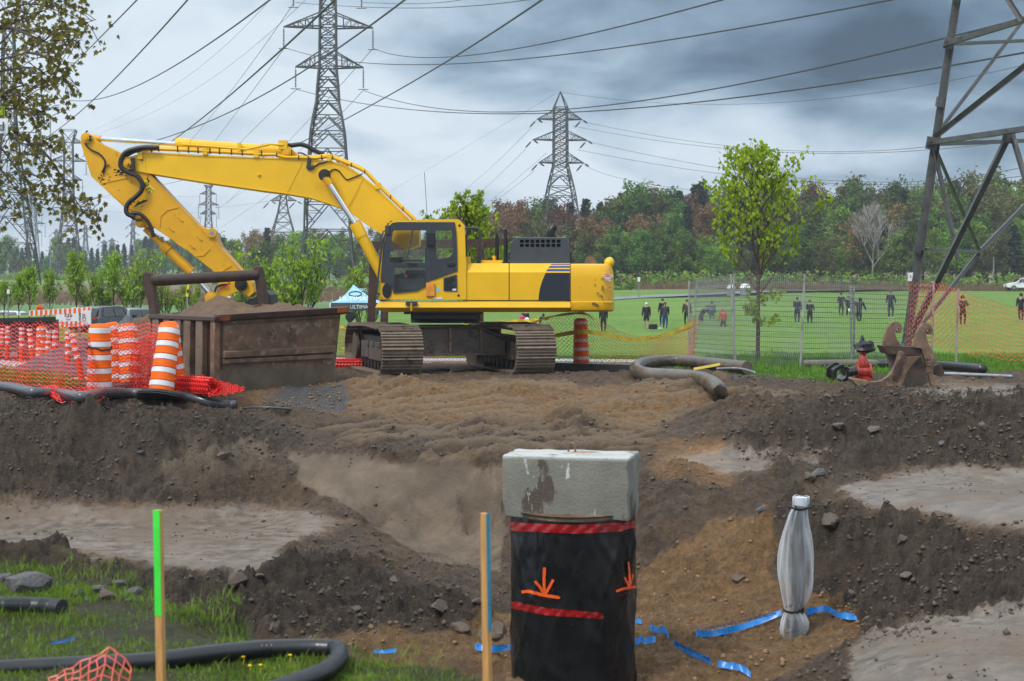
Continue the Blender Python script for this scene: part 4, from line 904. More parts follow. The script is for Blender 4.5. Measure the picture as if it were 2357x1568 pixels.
# ------ steel box of sand
def zL(x,y):return(x*.3418,517.9+.3418*y)
def steel_box():
 A,B,D=Vector((-5.42,28.2,0)),Vector((-3.50,29.75,0)),Vector((-7.41,31.4,0));Cc=B+D-A
 A1,B1,D1,C1=P(507,729,28.0),P(785,712,29.6),P(356,724,31.4),P(604,700,33.1)
 root=empty('steel_box',(-5.4,30.6,0),'rusted open steel box heaped with brown sand beside the orange barrels','steel box')
 def wall(a,b,a1,b1,name,t=.06,parent=root,m=M_rust):
  n=Vector(((b-a).y,-(b-a).x,0)).normalized()*-t;mb=MB();mb.loft([[a,b,b1,a1],[q+n for q in(a,b,b1,a1)]]);return mb.build(name,m,parent)
 zs=Vector((0,0,-.06))
 fw=wall(A+zs,B+zs,A1,B1,'front_wall');lw=wall(D+zs,A+zs,D1,A1,'side_wall',m=M_rustdark);wall(B+zs,Cc+zs,B1,C1,'side_wall');wall(Cc+zs,D+zs,C1,D1,'back_wall')
 fl=lambda u,v,o=0.0:(A.lerp(B,u)).lerp(A1.lerp(B1,u),v)+Vector(((B-A).y,-(B-A).x,0)).normalized()*o
 mb=MB();e=[Vector((0,0,0))]
 top=[fl(u,.27+.03*math.sin(u*7)+.05*mnoise.fractal(Vector((u*6,1,1)),.8,2.1,6),.012)for u in np.linspace(0,1,90)];bot=[fl(u,-.02,.012)for u in np.linspace(0,1,90)]
 mb.loft([top,bot],cap=False,closed=False);mb.build('mud_coat',pm('dried_mud_coat',(.13,.098,.066),rough=.75,var=.35,scale=3,bump=.4,dirt=((.07,.055,.045),.3,4,.6)),fw)
 for(v0,v1,o)in((.345,.42,.07),(.425,.53,.09)):
  mb=MB();mb.loft([[fl(u,v0,0),fl(u,v0+.01,o),fl(u,v1-.01,o),fl(u,v1,0)]for u in(.02,.97)]);mb.build('stiffener',M_rust,fw,bevel=.012)
 mb=MB();mb.loft([[fl(u,.93,.0),fl(u,.95,.13),fl(u,1.03,.15),fl(u,1.03,-.12),fl(u,.97,-.12)]for u in(-.03,1.04)]);rim=mb.build('rim',M_rustdark,root,bevel=.015)
 mb=MB();mb.loft([[fl(u,.945,.134),fl(u,1.02,.156)]for u in(-.028,.05)],cap=False,closed=False);mb.loft([[fl(u,.96,.15),fl(u,1.02,.156),fl(u,1.033,.06)]for u in(.93,1.038)],cap=False,closed=False);mb.build('bare_rust_patch',M_rustorange,rim)
 mb=MB()
 for dx in(0,.08,-.05):
  c=fl(.40+dx*.3,.76-abs(dx),.004);mb.tube([c+Vector((.11*math.cos(t),-.002,.10*math.sin(t)))for t in np.linspace(0,6.3,16)],.012,4)
 mb.build('paint_mark',M_mudlight,fw)
 nl=Vector(((A-D).y,-(A-D).x,0)).normalized()
 sl=lambda u,v,o=0.0:(A.lerp(D,u)).lerp(A1.lerp(D1,u),v)+nl*o
 mb=MB();mb.loft([[sl(u,.92,0),sl(u,.94,.14),sl(u,1.0,.14),sl(u,1.02,-.08)]for u in(-.02,1.0)]);mb.build('rim',M_rustdark,root,bevel=.015)
 for i,u in enumerate((.03,.22,.40,.55,.72,.90)):
  mb=MB();w=.10 if i else.06
  mb.loft([[sl(u-w/2,v,0),sl(u-w/2,v,.11),sl(u+w/2,v,.11),sl(u+w/2,v,0)]for v in(-.03,.94)]);mb.build('side_rib',M_mudlight if i%2 else M_rust,lw,bevel=.01)
 def post(c0,pts,Yd,nm):
  mb=MB();v=[P(a,b,Yd)for a,b in pts];mb.loft([v,[q+Vector((.05,.16,0))for q in v]]);return mb.build(nm,M_rustdark,root,bevel=.02)
 post(None,rounded([(326,640),(328,628),(334,624),(344,628),(349,645),(360,718),(370,800),(352,800),(340,700)],3),31.3,'portal_post')
 post(None,rounded([(582,618),(590,611),(598,614),(606,660),(618,760),(600,760),(592,690)],3),33.0,'portal_post')
 mb=MB();mb.tube([P(342,647,31.36),P(588,633,33.05)],.118,18);mb.build('portal_tube',M_rustdark,root,smooth=40)
 n=70;V=[];Fq=[];import itertools
 for i in range(n):
  for j in range(n):
   u=i/(n-1);v=j/(n-1);p=A1.lerp(B1,u).lerp(D1.lerp(C1,u),v);e=min(u,1-u,v,1-v)
   x,y=p.x,p.y
   bump=.36*math.exp(-(((u-.38)/.20)**2+((v-.62)/.30)**2))+.20*math.exp(-(((u-.86)/.22)**2+((v-.4)/.35)**2))+.22*math.exp(-(((u-.1)/.2)**2+((v-.5)/.4)**2))
   nz_=mnoise.fractal(Vector((x*2.2,y*2.2,3)),.9,2.1,5)*.07+mnoise.fractal(Vector((x*9,y*9,3)),.9,2.1,3)*.02
   V.append((x,y,p.z-.16+(bump+nz_+.05)*min(1,e*6)))
 for i in range(n-1):
  for j in range(n-1):Fq.append((i*n+j,i*n+j+1,(i+1)*n+j+1,(i+1)*n+j))
 mb=MB();mb.add(V,Fq)
 M_sand=pm('damp_brown_sand',(.125,.072,.038),rough=.85,var=.3,scale=4,bump=.8,bscale=18)
 mb.build('sand_heap',M_sand,smooth=180,loc=(-5.4,30.6,1.3),label='brown sand heaped inside the rusted steel box',cat='sand')
 heap('sand_pile',(GX(345,34.5),34.5),2.3,1.35,M_sand,'brown sand pile sloping down behind the steel box by the parked cars','sand pile',5)
def heap(name,c,r,h,m,label,cat,seed,group=None,flat=0,n=56,zf=None,ry=1.0):
 V=[];Fq=[];z0=hz(*c)if c[1]<43 else fz1(*c)
 for i in range(n):
  for j in range(n):
   u=i/(n-1)*2-1;v=j/(n-1)*2-1;d=math.hypot(u,v);x=c[0]+u*r;y=c[1]+v*r*ry
   k=max(0,1-d);k=k if not flat else min(k,1-flat)/(1-flat)
   V.append((x,y,z0-.12+h*(k**.9)+(mnoise.fractal(Vector((x*1.7,y*1.7,seed)),.9,2.1,5)*.09*h+mnoise.fractal(Vector((x*7,y*7,seed)),.9,2.1,4)*.035)*min(1,k*5)))
 for i in range(n-1):
  for j in range(n-1):Fq.append((i*n+j,i*n+j+1,(i+1)*n+j+1,(i+1)*n+j))
 mb=MB();mb.add(V,Fq);return mb.build(name,m,smooth=180,loc=(c[0],c[1],z0),label=label,cat=cat,group=group)
steel_box()
M_grav=pm('dark_gravel',(.075,.076,.08),rough=.6,var=.75,scale=22,bump=1.0,bscale=26)
heap('gravel_heap',(GX(295,43.0),43.0),1.7,1.35,M_grav,'dark grey gravel heap in front of the parked cars','gravel heap',8)
heap('gravel_heap',(GX(190,33.5),33.5),1.9,1.0,M_grav,'dark gravel heap behind the orange mesh among the slim posts','gravel heap',9)
# ------ orange barrels
def barrel_proto():
 root=empty('traffic_barrel',(0,0,0),'x','barrel','orange traffic barrels')
 segs=5;hh=1.12;z=.06;k=hh/segs;rb=lambda q:.205-.035*(q/hh)
 mb=MB();pr=[]
 for i in range(segs):
  a=z+i*k;pr+=[(rb(a-z)+.012,a),(rb(a-z)+.012,a+.018),(rb(a-z),a+.022),(rb(a+k-z),a+k-.004)]
 pr+=[(rb(hh),z+hh),(rb(hh)-.05,z+hh+.055),(.05,z+hh+.06)]
 mb.lathe(pr,26);body=mb.build('barrel_body',M_orange,root,local=True,smooth=30)
 for i in range(segs):
  a=z+i*k+k*.56;b=z+(i+1)*k-.012
  mb=MB();mb.lathe([(rb(a-z)+.003,a),(rb(a-z)+.007,a+.004),(rb(b-z)+.007,b-.004),(rb(b-z)+.003,b)],26,cap=False);mb.build('reflective_band',M_white,body,local=True,smooth=40)
 mb=MB();mb.lathe([(.37,0),(.39,.02),(.38,.035),(.36,.04),(.38,.05),(.36,.07),(.32,.10),(.25,.115),(.15,.12)],26);mb.build('rubber_base',M_black,root,local=True,smooth=40)
 return root
def place_copy(proto,used,loc,rot,label,scale=1.0,group=None):
 o=proto if not used[0]else copy_tree(proto);used[0]=True
 o.location=loc;o.rotation_euler=rot;o.scale=(scale,)*3 if not isinstance(scale,tuple)else scale
 o['label']=label
 if group:o['group']=group
 return o
bp_,bu=barrel_proto(),[False]
R=math.radians
BAR=[(229,905,27.3,-1,0,'upright orange barrel with white bands standing in front of the red mesh',170),(368,910,27.0,14,-5,'orange barrel tilted to the right with torn bands and a slipped rubber base',172),(404,905,28.0,7,0,'orange barrel half hidden behind the tilted torn barrel',163),(262,890,29.6,-3,0,'orange barrel behind the red mesh close beside the upright barrel',140),(281,892,29.5,11,0,'leaning orange barrel with an orange cap behind the red mesh',150),(303,895,29.0,10,0,'leaning orange barrel with a black top behind the red mesh',152),(96,830,40.5,0,0,'small far orange barrel with a black cap among the slim posts',82),(1338,838,36.4,1,0,'orange barrel standing beyond the excavator inside the yellow netting',112)]
for px,py,Y,ty,tx,lb,hp in BAR:
 zz=hz(GX(px,Y),Y);place_copy(bp_,bu,(GX(px,Y),Y,zz-.01),(R(tx),R(ty),rnd.uniform(0,6)),lb,hp*Y/F/1.235)
mb=MB();c=Vector((GX(229,27.3),27.3,.80));mb.tube([c+Vector((.21*math.cos(t),.21*math.sin(t),.03*math.sin(t*2)+.01*math.sin(7*t)))for t in np.linspace(0,6.3,30)],.02,5);mb.build('tie_strap',M_ink,loc=c,label='black strap knotted round the upright orange barrel',cat='strap')
def post_proto():
 root=empty('delineator_post',(0,0,0),'x','post','slim orange delineator posts')
 mb=MB();mb.lathe([(.062,.03),(.058,.5),(.055,.98),(.05,1.0)],14);b=mb.build('post_tube',M_redorange,root,local=True,smooth=40)
 for z in(.50,.66,.82,.94):
  mb=MB();mb.lathe([(.058,z),(.064,z+.004),(.064,z+.06),(.058,z+.064)],14,cap=False);mb.build('reflective_band',M_white,b,local=True,smooth=40)
 mb=MB();mb.lathe([(.22,0),(.22,.03),(.16,.05),(.08,.055)],16);mb.build('rubber_base',M_black,root,local=True,smooth=40)
 return root
pp_,pu=post_proto(),[False]
POSTS=[(0,812,744,5,'slim orange post cut by the left picture edge'),(16,829,750,1,'slim orange post nearest the left edge standing upright'),(50,838,753,-1,'upright slim orange post paired with the leaning one'),(77,841,755,-7,'slim orange post leaning left beside the upright one near the far barrel'),(109,843,760,2,'slim orange post just right of the far barrel'),(127,862,758,0,'slim orange post with chain standing on the pale path edge'),(157,866,760,-1,'straight slim orange post left of the leaning pair'),(190,880,764,-12,'slim orange post leaning strongly left towards its neighbour'),(206,800,762,0,'short slim orange post behind the upright barrel')]
for px,py,pt,tilt,lb in POSTS:
 Y=min(42.5,YZ(py,.02));s_=(py-pt)*Y/F/1.0;place_copy(pp_,pu,(GX(px,Y),Y,0),(R(rnd.uniform(-2,2)),R(tilt),0),lb,(1.0,1.0,s_))
mb=MB()
for a,b,sag in(((77,778),(127,785),12),((127,785),(206,790),16)):
 for k in range(24):
  t=k/24;t2=(k+1)/24;f=lambda t:P(a[0]+(b[0]-a[0])*t,a[1]+(b[1]-a[1])*t+4*sag*t*(1-t),37.5);mb.bar(f(t),f(t2),.035)
mb.build('barrier_chain',M_net,loc=P(127,785,37.5),label='red and white plastic chain sagging between slim posts',cat='chain')
# ------ plastic mesh
def net(name,S_,nu,nv,r,m,label,cat='safety net',parent=None,group=None,jitter=0.0,square=False,loc=None):
 """S_(s,t) -> point; diamond mesh of nu x nv cells"""
 mb=MB();rs=random.Random(nu*31+nv);pts={}
 def q(i,j):
  if(i,j)not in pts:
   p=S_(i/(2*nu),j/(2*nv));pts[(i,j)]=p+Vector((rs.uniform(-1,1),rs.uniform(-1,1),rs.uniform(-1,1)))*jitter
  return pts[(i,j)]
 def seg(a,b):
  d=(b-a)
  if d.length<1e-5:return
  n=d.cross(Vector((0,1,.05)));n=n.normalized()*r;w=d.cross(n).normalized()*r
  mb.add([a+n,a-n*.5+w,a-n*.5-w,b+n,b-n*.5+w,b-n*.5-w],[(0,1,4,3),(1,2,5,4),(2,0,3,5)])
 if square:
  for i in range(nu+1):
   for j in range(nv):seg(q(2*i,2*j),q(2*i,2*j+2))
  for j in range(nv+1):
   for i in range(nu):seg(q(2*i,2*j),q(2*i+2,2*j))
 else:
  for i in range(nu):
   for j in range(nv):
    c=(2*i+1,2*j);
    a,b,cc,d=(2*i,2*j+1),(2*i+1,2*j+2),(2*i+2,2*j+1),(2*i+1,2*j)
    seg(q(*a),q(*b));seg(q(*b),q(*cc));seg(q(*cc),q(*d));seg(q(*d),q(*a))
 return mb.build(name,m,parent,label=label,cat=cat,group=group,loc=loc)
def interp(tab,s):
 for(a,*va),(b,*vb)in zip(tab[:-1],tab[1:]):
  if s<=b:t=(s-a)/(b-a+1e-9);t=max(0,t);return[x+(y-x)*t for x,y in zip(va,vb)]
 return list(tab[-1][1:])
T1=[(0,-40,745,886,27.6,27.1),(.2,50,742,896,27.5,26.8),(.42,150,741,902,27.5,26.6),(.52,205,744,905,27.3,26.4),(.6,250,748,893,28.6,28.0),(.75,312,742,897,28.4,27.8),(.9,378,740,900,28.2,27.4),(1,412,742,903,28.0,27.3)]
def S1(s,t):
 px,p0,p1,y0,y1=interp(T1,s);Y=y0+(y1-y0)*t+.06*math.sin(s*40+t*3)*t;w=3*math.sin(s*60)*(1-t)
 return P(px+(6*math.sin(s*33+t*4))*t,p0+w+(p1-p0)*t,Y)
net('safety_net',S1,46,17,.0060,M_net,'long red plastic mesh hung in front of the slim posts and leaning barrels',jitter=.006,loc=P(150,890,27.3))
T2=[(0,90,884,905,26.5,26.0),(.4,140,892,925,26.3,25.4),(.75,195,896,933,26.3,25.2),(1,238,886,914,26.5,25.8)]
def S2(s,t):
 px,p0,p1,y0,y1=interp(T2,s);return P(px+5*math.sin(t*5+s*8),p0+(p1-p0)*t+3*math.sin(s*22),y0+(y1-y0)*t+.1*math.sin(s*14))
net('safety_net',S2,16,8,.006,M_net,'loose ruffled end of red mesh lying over the grey pipe',square=True,jitter=.012,loc=P(170,910,26.2))
T3=[(0,305,800,898,28.0,27.6),(.5,340,770,902,27.8,27.4),(1,372,765,905,27.7,27.2)]
def S3(s,t):
 px,p0,p1,y0,y1=interp(T3,s);return P(px+16*math.sin(t*2.5)*(s-.5),p0+(p1-p0)*t,y0+(y1-y0)*t+.08*math.sin(s*25))
net('safety_net',S3,14,16,.0055,M_net,'gathered double layer of red mesh between two leaning barrels',jitter=.015,loc=P(340,900,27.6))
def roll():
 a,b=P(415,886,27.9),P(492,891,27.0);ax=(b-a).normalized();u=Vector((0,0,1));w=ax.cross(u).normalized();u=w.cross(ax)
 def SR(s,t):
  ang=s*2*math.pi*3.0;r=.165-.10*s+.008*math.sin(ang*3);return a.lerp(b,t+.03*math.sin(s*9))+(u*math.cos(ang)+w*math.sin(ang))*r
 net('mesh_roll',SR,34,14,.011,M_net,'thick roll of red plastic mesh lying before the steel box','mesh roll',jitter=.004,loc=(a+b)/2)
 T=[(0,480,868,912,27.6,26.7),(.5,520,880,908,27.7,26.9),(1,562,892,900,27.8,27.2)]
 def ST(s,t):
  px,p0,p1,y0,y1=interp(T,s);Y=y0+(y1-y0)*t;return P(px,p0+(p1-p0)*t+2*math.sin(s*30),Y)
 net('safety_net',ST,15,8,.006,M_net,'tail of red mesh trailing right from the roll on the dirt',jitter=.01,loc=P(520,900,27.3))
 T=[(0,408,870,905,28.0,27.3),(1,470,862,890,27.9,27.6)]
 def SU(s,t):
  px,p0,p1,y0,y1=interp(T,s);return P(px,p0+(p1-p0)*t+3*math.sin(s*20),y0+(y1-y0)*t)
 net('safety_net',SU,12,6,.006,M_net,'short loose flap of red mesh between tilted barrel and roll',jitter=.01,loc=P(440,885,27.6))
 c=P(795,846,36.3)
 def SB(s,t):ang=s*6.283*2;r=.15-.04*s;return c+Vector(((t-.5)*.9,math.cos(ang)*r,math.sin(ang)*r+.06))
 net('mesh_roll',SB,22,12,.012,M_net,'red mesh roll lying between the steel box and the left track','mesh roll',jitter=.004,loc=c)
roll()
TN=[(0,1195,752,856,37.6,37.4),(.12,1262,730,858,36.9,36.9),(.28,1338,724,848,36.0,36.0),(.36,1366,730,856,36.1,36.0),(.48,1425,762,858,37.0,36.9),(.62,1492,778,850,38.0,38.0),(.8,1545,765,842,38.6,38.6),(1,1604,730,832,39.2,39.2)]
def SN(s,t):
 px,p0,p1,y0,y1=interp(TN,s);return P(px+4*math.sin(t*4+s*20),p0+(p1-p0)*t,y0+(y1-y0)*t+.1*math.sin(s*24)*t)
net('safety_net',SN,50,14,.0048,M_netorange,'orange and yellow netting sagging from the far barrel to the wire fence',jitter=.006,loc=P(1400,850,36.3))
TW=[(0,780,748,858,38.4,38.2),(.4,900,752,860,38.5,38.3),(.7,1060,755,862,38.4,38.2),(1,1200,748,858,38.0,37.8)]
def SW(s,t):
 px,p0,p1,y0,y1=interp(TW,s);return P(px,p0+(p1-p0)*t,y0+(y1-y0)*t)
net('safety_net',SW,60,14,.0045,M_netorange,'orange netting stretched behind the crawler tracks',jitter=.006,loc=P(980,860,38.3))
def tape(pts,w,label,twist=0.0,text=None,m=M_tape,folded=True,Yoff=0.0,grp='yellow caution tapes'):
 path=smooth_path([P(a,b,Y+Yoff)for a,b,Y in pts],10);L=[];rs=random.Random(len(pts)*7+int(pts[0][0]));mb=MB()
 for i,p in enumerate(path):
  h=w*(.55+.45*abs(math.cos(i*.6+rs.random()*.5)))if folded else w;L.append([p+Vector((0,.012*math.sin(i*1.3),h/2)),p+Vector((0,.012*math.cos(i*1.9),-h/2))])
 mb.loft(L,cap=False,closed=False);o=mb.build('caution_tape',m,loc=path[len(path)//2],label=label,cat='tape',group=grp)
 if text:
  i=len(path)*2//3;d=(path[min(i+3,len(path)-1)]-path[i-3]).normalized();lettering('lettering',text,w*.62,M_ink,o,path[i]+Vector((0,-.03,0)),(math.radians(90),-math.asin(max(-1,min(1,d.z))),0))
 return o
tape([(1262,776,36.85),(1338,764,35.75),(1400,772,36.3),(1470,782,37.4),(1540,768,38.4),(1596,742,39.0)],.10,'yellow tape with black letters across the middle of the sagging netting',text='ATTENTION',folded=False)
tape([(1262,858,36.8),(1380,845,36.0),(1450,850,37.2),(1530,844,38.2),(1620,826,39.0)],.11,'yellow tape along the foot of the sagging netting')
tape([(1196,757,37.5),(1262,731,36.8),(1338,721,35.7),(1366,735,36.0)],.07,'crumpled yellow tape over the top of the far barrel')
tape([(1480,776,37.7),(1530,772,38.3),(1590,755,39.0)],.06,'orange crumpled tape strip tied to the fence end',m=pm('orange_tape',(.75,.35,.03)))
tape([(780,752,38.3),(860,760,38.4),(985,757,38.3),(1080,748,38.3),(1180,740,38.2),(1240,736,38.0)],.09,'yellow tape stretched behind the tracks along the netting top')
tape([(780,802,38.3),(900,806,38.3),(1060,802,38.2),(1200,800,37.8)],.05,'thin yellow tape behind the tracks halfway up the netting')
tape([(780,856,38.1),(900,860,38.2),(1060,855,38.1),(1200,858,37.7)],.10,'yellow tape lying behind the tracks at the netting foot')
mb=MB()
pth=[rest(1596,852,.14),rest(1640,844,.14),rest(1668,838,.16)];mb.loft([[p+Vector((0,0,.05)),p-Vector((0,.1,.0))]for p in smooth_path(pth,5)],cap=False,closed=False)
mb.build('caution_tape',M_tape,loc=pth[1],label='flat piece of yellow tape lying on the grass strip by the hose',cat='tape')
# ------ barricade, FIN sign, dark wall, boards, parked cars
def striped_board(a,b,h,n,parent,nm='striped_board'):
 mb=MB();d=b-a;mb.loft([[a+Vector((0,0,s*h/2))for s in(-1,1)]+[a+Vector((0,.03,s*h/2))for s in(1,-1)],[b+Vector((0,0,s*h/2))for s in(-1,1)]+[b+Vector((0,.03,s*h/2))for s in(1,-1)]]);o=mb.build(nm,M_whitepaint,parent)
 mb=MB()
 for k in range(n):
  t0=(k+.28)/n;t1=(k+.80)/n;p,q=a.lerp(b,t0),a.lerp(b,t1);e=Vector((0,-.004,0));mb.add([p+e+Vector((0,0,-h*.46)),q+e+Vector((0,0,-h*.46)),q+e+Vector((0,0,h*.46)),p+e+Vector((0,0,h*.46))],[(0,1,2,3)])
 mb.build('orange_stripe',M_orange,o);return o
def barricade():
 Y=46;z=fz1(GX(170,Y),Y);root=empty('barricade',(GX(140,Y),Y,z),'white and orange striped road barricade in front of the parked cars','barricade')
 striped_board(P(67,721.5,Y),P(210,713,Y),.17,13,root);striped_board(P(128,747.5,Y),P(210,744,Y),.17,8,root)
 for px in(103,184):
  mb=MB();mb.box(P(px,740,Y+.06),(.06,.05,1.1));mb.build('post',M_galv,root)
 Y=47.5;root=empty('site_sign',(GX(158,Y),Y,fz1(GX(158,Y),Y)),'white site board with a small red arrow logo behind the barricade','sign board')
 mb=MB();mb.box((P(158,731,Y)),(.80,.03,.44));pnl=mb.build('panel',M_whitepaint,root);mb=MB()
 for s in(-1,1):mb.box(P(158+s*24,752,Y+.03),(.05,.05,.9))
 mb.build('post',M_galv,root)
 rd=pm('dark_red_print',(.30,.03,.03));mb=MB()
 for x0,s in((151,-1),(157,1),(163,1)):
  mb.bar(P(x0-s*2,722,Y-.02),P(x0+s*2,726,Y-.02),.022);mb.bar(P(x0+s*2,726,Y-.02),P(x0-s*2,730,Y-.02),.022)
 mb.build('logo',rd,pnl);lettering('lettering','CRH',.07,rd,pnl,P(157,736,Y-.02))
 Y=45.7;root2=empty('site_sign',(GX(196,Y),Y,0),'narrow white board with sideways red letters at the barricade end','sign board')
 mb=MB();mb.box(P(198,731,Y+.2),(.30,.03,.42));pn=mb.build('panel',M_whitepaint,root2);lettering('lettering','CFF',.15,rd,pn,P(194,731,Y+.17),(math.radians(90),math.radians(-90),0))
 Y=60;z=fz1(GX(92,Y),Y);root=empty('road_sign',(GX(92,Y),Y,z),'orange diamond road sign reading FIN above the barricade','road sign')
 mb=MB();side_plate(mb,rounded([(79.5,711.5),(92,700),(104.5,711.5),(92,723)],1.2),Y,.03);pl=mb.build('sign_plate',M_orange,root,bevel=.004);lettering('lettering','FIN',.155,M_ink,pl,P(92.5,711.5,Y-.01),sx=1.1)
 mb=MB();mb.box((GX(92,Y),Y+.05,(P(92,705,Y).z+z)/2),(.05,.05,P(92,705,Y).z-z));mb.build('post',M_galv,root)
 Y=43.5;root=empty('retaining_wall',(GX(40,Y),Y,0),'low black timber framed wall at the left edge behind the slim posts','wall')
 mb=MB();mb.loft([[P(-200,800,Y),P(-200,744,Y),P(126,736,Y),P(126,800,Y)],[P(-200,800,Y)+Vector((0,.4,0)),P(-200,744,Y)+Vector((0,.4,0)),P(126,736,Y)+Vector((0,.4,0)),P(126,800,Y)+Vector((0,.4,0))]]);mb.build('wall_panel',pm('dark_wet_block',(.055,.05,.048),rough=.5,var=.5,scale=2.5,bump=.4),root)
 mb=MB();mb.bar(P(-200,743,Y-.03),P(127,735,Y-.03),.14)
 for px in(58,122):mb.bar(P(px,738,Y-.03),P(px,800,Y-.03),.11)
 mb.build('frame',M_ink,root)
 rs=random.Random(3)
 tm=pm('grey_wet_timber',(.12,.10,.085),rough=.6,var=.4,scale=3)
 for k in range(9):
  a=P(rs.uniform(-30,70),rs.uniform(790,818),rs.uniform(41,43));b=a+Vector((rs.uniform(.8,1.9),rs.uniform(-.3,.3),rs.uniform(-.12,.12)));mb=MB();mb.bar(a,b,rs.uniform(.07,.14));mb.build('timber_beam',tm,loc=a,label='grey wet timber lying in the scrap pile by the dark wall',cat='timber',group='scrap timbers by the wall')
barricade()
def car(name,c,yaw,paint,label,glass,view='rear',scale=1.0,group='parked cars',van=False):
 root=empty(name,c,label,'car',group);R_=Matrix.Rotation(yaw,3,'Z')
 prof=[(-2.25,.42),(-2.30,.62),(-2.26,.95),(-2.1,1.05),(-1.95,1.12),(-1.72,1.52),(-1.5,1.62),(-.2,1.66),(.35,1.58),(1.0,1.14),(1.15,1.06),(2.0,.92),(2.25,.78),(2.30,.5),(2.2,.36),(-2.1,.36)]
 def tr(x,y,z):return Vector(c)+R_@Vector((x,y,z))*scale
 mb=MB();loops=[]
 for t,ins in((-1,.10),(-.93,.03),(-.6,0),(.6,0),(.93,.03),(1,.10)):
  l=[]
  for x,z in prof:
   w=.92 if z<1.08 else.92-(z-1.08)*.42
   l.append(tr(x*(1-ins*.15),t*w,.36+(z-.36)*(1-ins*.25)))
  loops.append(l)
 mb.loft(loops);body=mb.build('body',paint,root,smooth=35)
 mb=MB();mb.add([tr(-2.08,-.70,1.10),tr(-2.08,.70,1.10),tr(-1.78,.62,1.50),tr(-1.78,-.62,1.50)],[(0,1,2,3)]);mb.build('rear_window',glass,body)
 mb=MB();mb.add([tr(1.06,-.72,1.14),tr(1.06,.72,1.14),tr(.42,.62,1.57),tr(.42,-.62,1.57)],[(0,1,2,3)]);mb.build('windscreen',glass,body)
 for s in(-1,1):
  for x0,x1,xt0,xt1 in((-1.75,-.75,-1.5,-.72),(-.68,.2,-.66,.12),(.26,.92,.18,.40)):
   mb=MB();mb.add([tr(x0,s*.925,1.10),tr(x1,s*.925,1.10),tr(xt1,s*.735,1.54),tr(xt0,s*.735,1.54)],[(0,1,2,3)]);mb.build('side_window',glass,body)
  mb=MB();mb.box(tr(-2.2,s*.70,.98),(.16*scale,.34*scale,.14*scale),0,R_);mb.build('tail_light',pm('tail_red',(.35,.01,.012),rough=.2)if 'tail_red' not in MATS else MATS['tail_red'],body,bevel=.02)
  mb=MB();mb.box(tr(2.18,s*.66,.72),(.16*scale,.34*scale,.14*scale),0,R_);mb.build('headlight',M_whitepaint,body,bevel=.02)
  mb=MB();mb.box(tr(.85,s*1.03,1.12),(.14*scale,.20*scale,.15*scale),0,R_);mb.build('wing_mirror',paint,body,bevel=.03)
  for x in(-1.4,1.4):
   mb=MB();a,b=tr(x,s*.70,.33),tr(x,s*.935,.33);mb.tube([a,b],.33*scale,20);w=mb.build('wheel',M_black,root,smooth=40);mb=MB();mb.tube([b,b+(b-a)*.03],.21*scale,14);mb.build('rim',M_galv,w)
 mb=MB();mb.box(tr(-2.27,0,.82),(.03*scale,.42*scale,.12*scale),0,R_);mb.build('number_plate',M_whitepaint,body)
 return root
M_carglass=pm('dark_car_glass',(.012,.014,.016),rough=.06,var=.05,spec=.8)
paint_d=pm('black_car_paint',(.02,.023,.028),rough=.2,coat=.6,var=.05);paint_s=pm('silver_car_paint',(.36,.385,.41),rough=.25,metal=.4,coat=.6,var=.05);paint_b=pm('blue_grey_car_paint',(.22,.28,.34),rough=.25,metal=.4,coat=.6,var=.05);paint_w=pm('white_car_paint',(.78,.79,.80),rough=.25,coat=.6,var=.03)
def carat(px,ptop,Y,yaw,*a,**k):
 z=GZ(ptop,Y)-1.66*k.get('scale',1.0);return car('parked_car',Vector((GX(px,Y),Y,z)),R(yaw),*a,**k)
carat(252,703.5,82,68,paint_d,'black car seen from behind with red tail lights beside the barricade',M_carglass)
carat(318,708,84,64,paint_s,'silver car half hidden by the sand pile near the steel box',M_carglass)
carat(292,709,94,66,paint_b,'blue grey car between the black car and the silver car',M_carglass)
carat(222,706,93,66,paint_w,'white car mostly hidden behind the black car and the barricade',M_carglass)
carat(2352,640,205,182,paint_w,'small white car on the far road at the right edge',M_carglass,group='cars on the far road')
carat(0,715,110,175,paint_w,'far white car cut by the left edge on the side road',M_carglass,group='cars on the far road')
# ------ hoses and pipes
def pipe(name,pts,r,m,label,cat,ribs=0.0,n=12,lift=0.0,grp=None,ends=False,extra=None):
 path=smooth_path(pts,10);mb=MB()
 if ribs:
  fine=[]
  for a,b in zip(path[:-1],path[1:]):
   k=max(1,int((b-a).length/(ribs*.5)))
   for i in range(k):fine.append(a.lerp(b,i/k))
  fine.append(path[-1]);mb.tube(fine,r,n,rs=[r*(1.0 if i%2 else.93)for i in range(len(fine))])
 else:mb.tube(path,r,n)
 o=mb.build(name,m,smooth=180 if not ribs else 60,loc=path[len(path)//2],label=label,cat=cat,group=grp)
 if ends:
  for i,j in((0,1),(-1,-2)):
   d=(path[i]-path[j]).normalized();mb=MB();mb.tube([path[i]+d*.001,path[i]+d*.004],r*.82,n);mb.build('dark_bore',M_ink,o)
 return o
M_hose=pm('grey_brown_hose',(.115,.092,.072),rough=.3,var=.3,scale=3,dirt=((.09,.07,.055),.3,4,.4),coat=.3)
M_pipe=pm('grey_black_conduit',(.075,.08,.088),rough=.32,var=.25,scale=4,coat=.3)
M_corr=pm('black_corrugated_plastic',(.014,.015,.017),rough=.35,var=.3,scale=6,coat=.2)
def gp(px,py,r,k=1.0):
 """rest a pipe of that radius on the ground where the picture shows its axis"""
 q=on_ground(px,py+r*55);return Vector((q.x,q.y,q.z+r*k))
hp=[rest(px,py,.145)for px,py in((1720,846),(1640,838),(1575,831),(1520,831),(1484,836),(1466,846),(1470,857),(1495,863),(1550,866),(1605,871),(1636,881),(1652,895))]+[P(1657,908,28.9)]
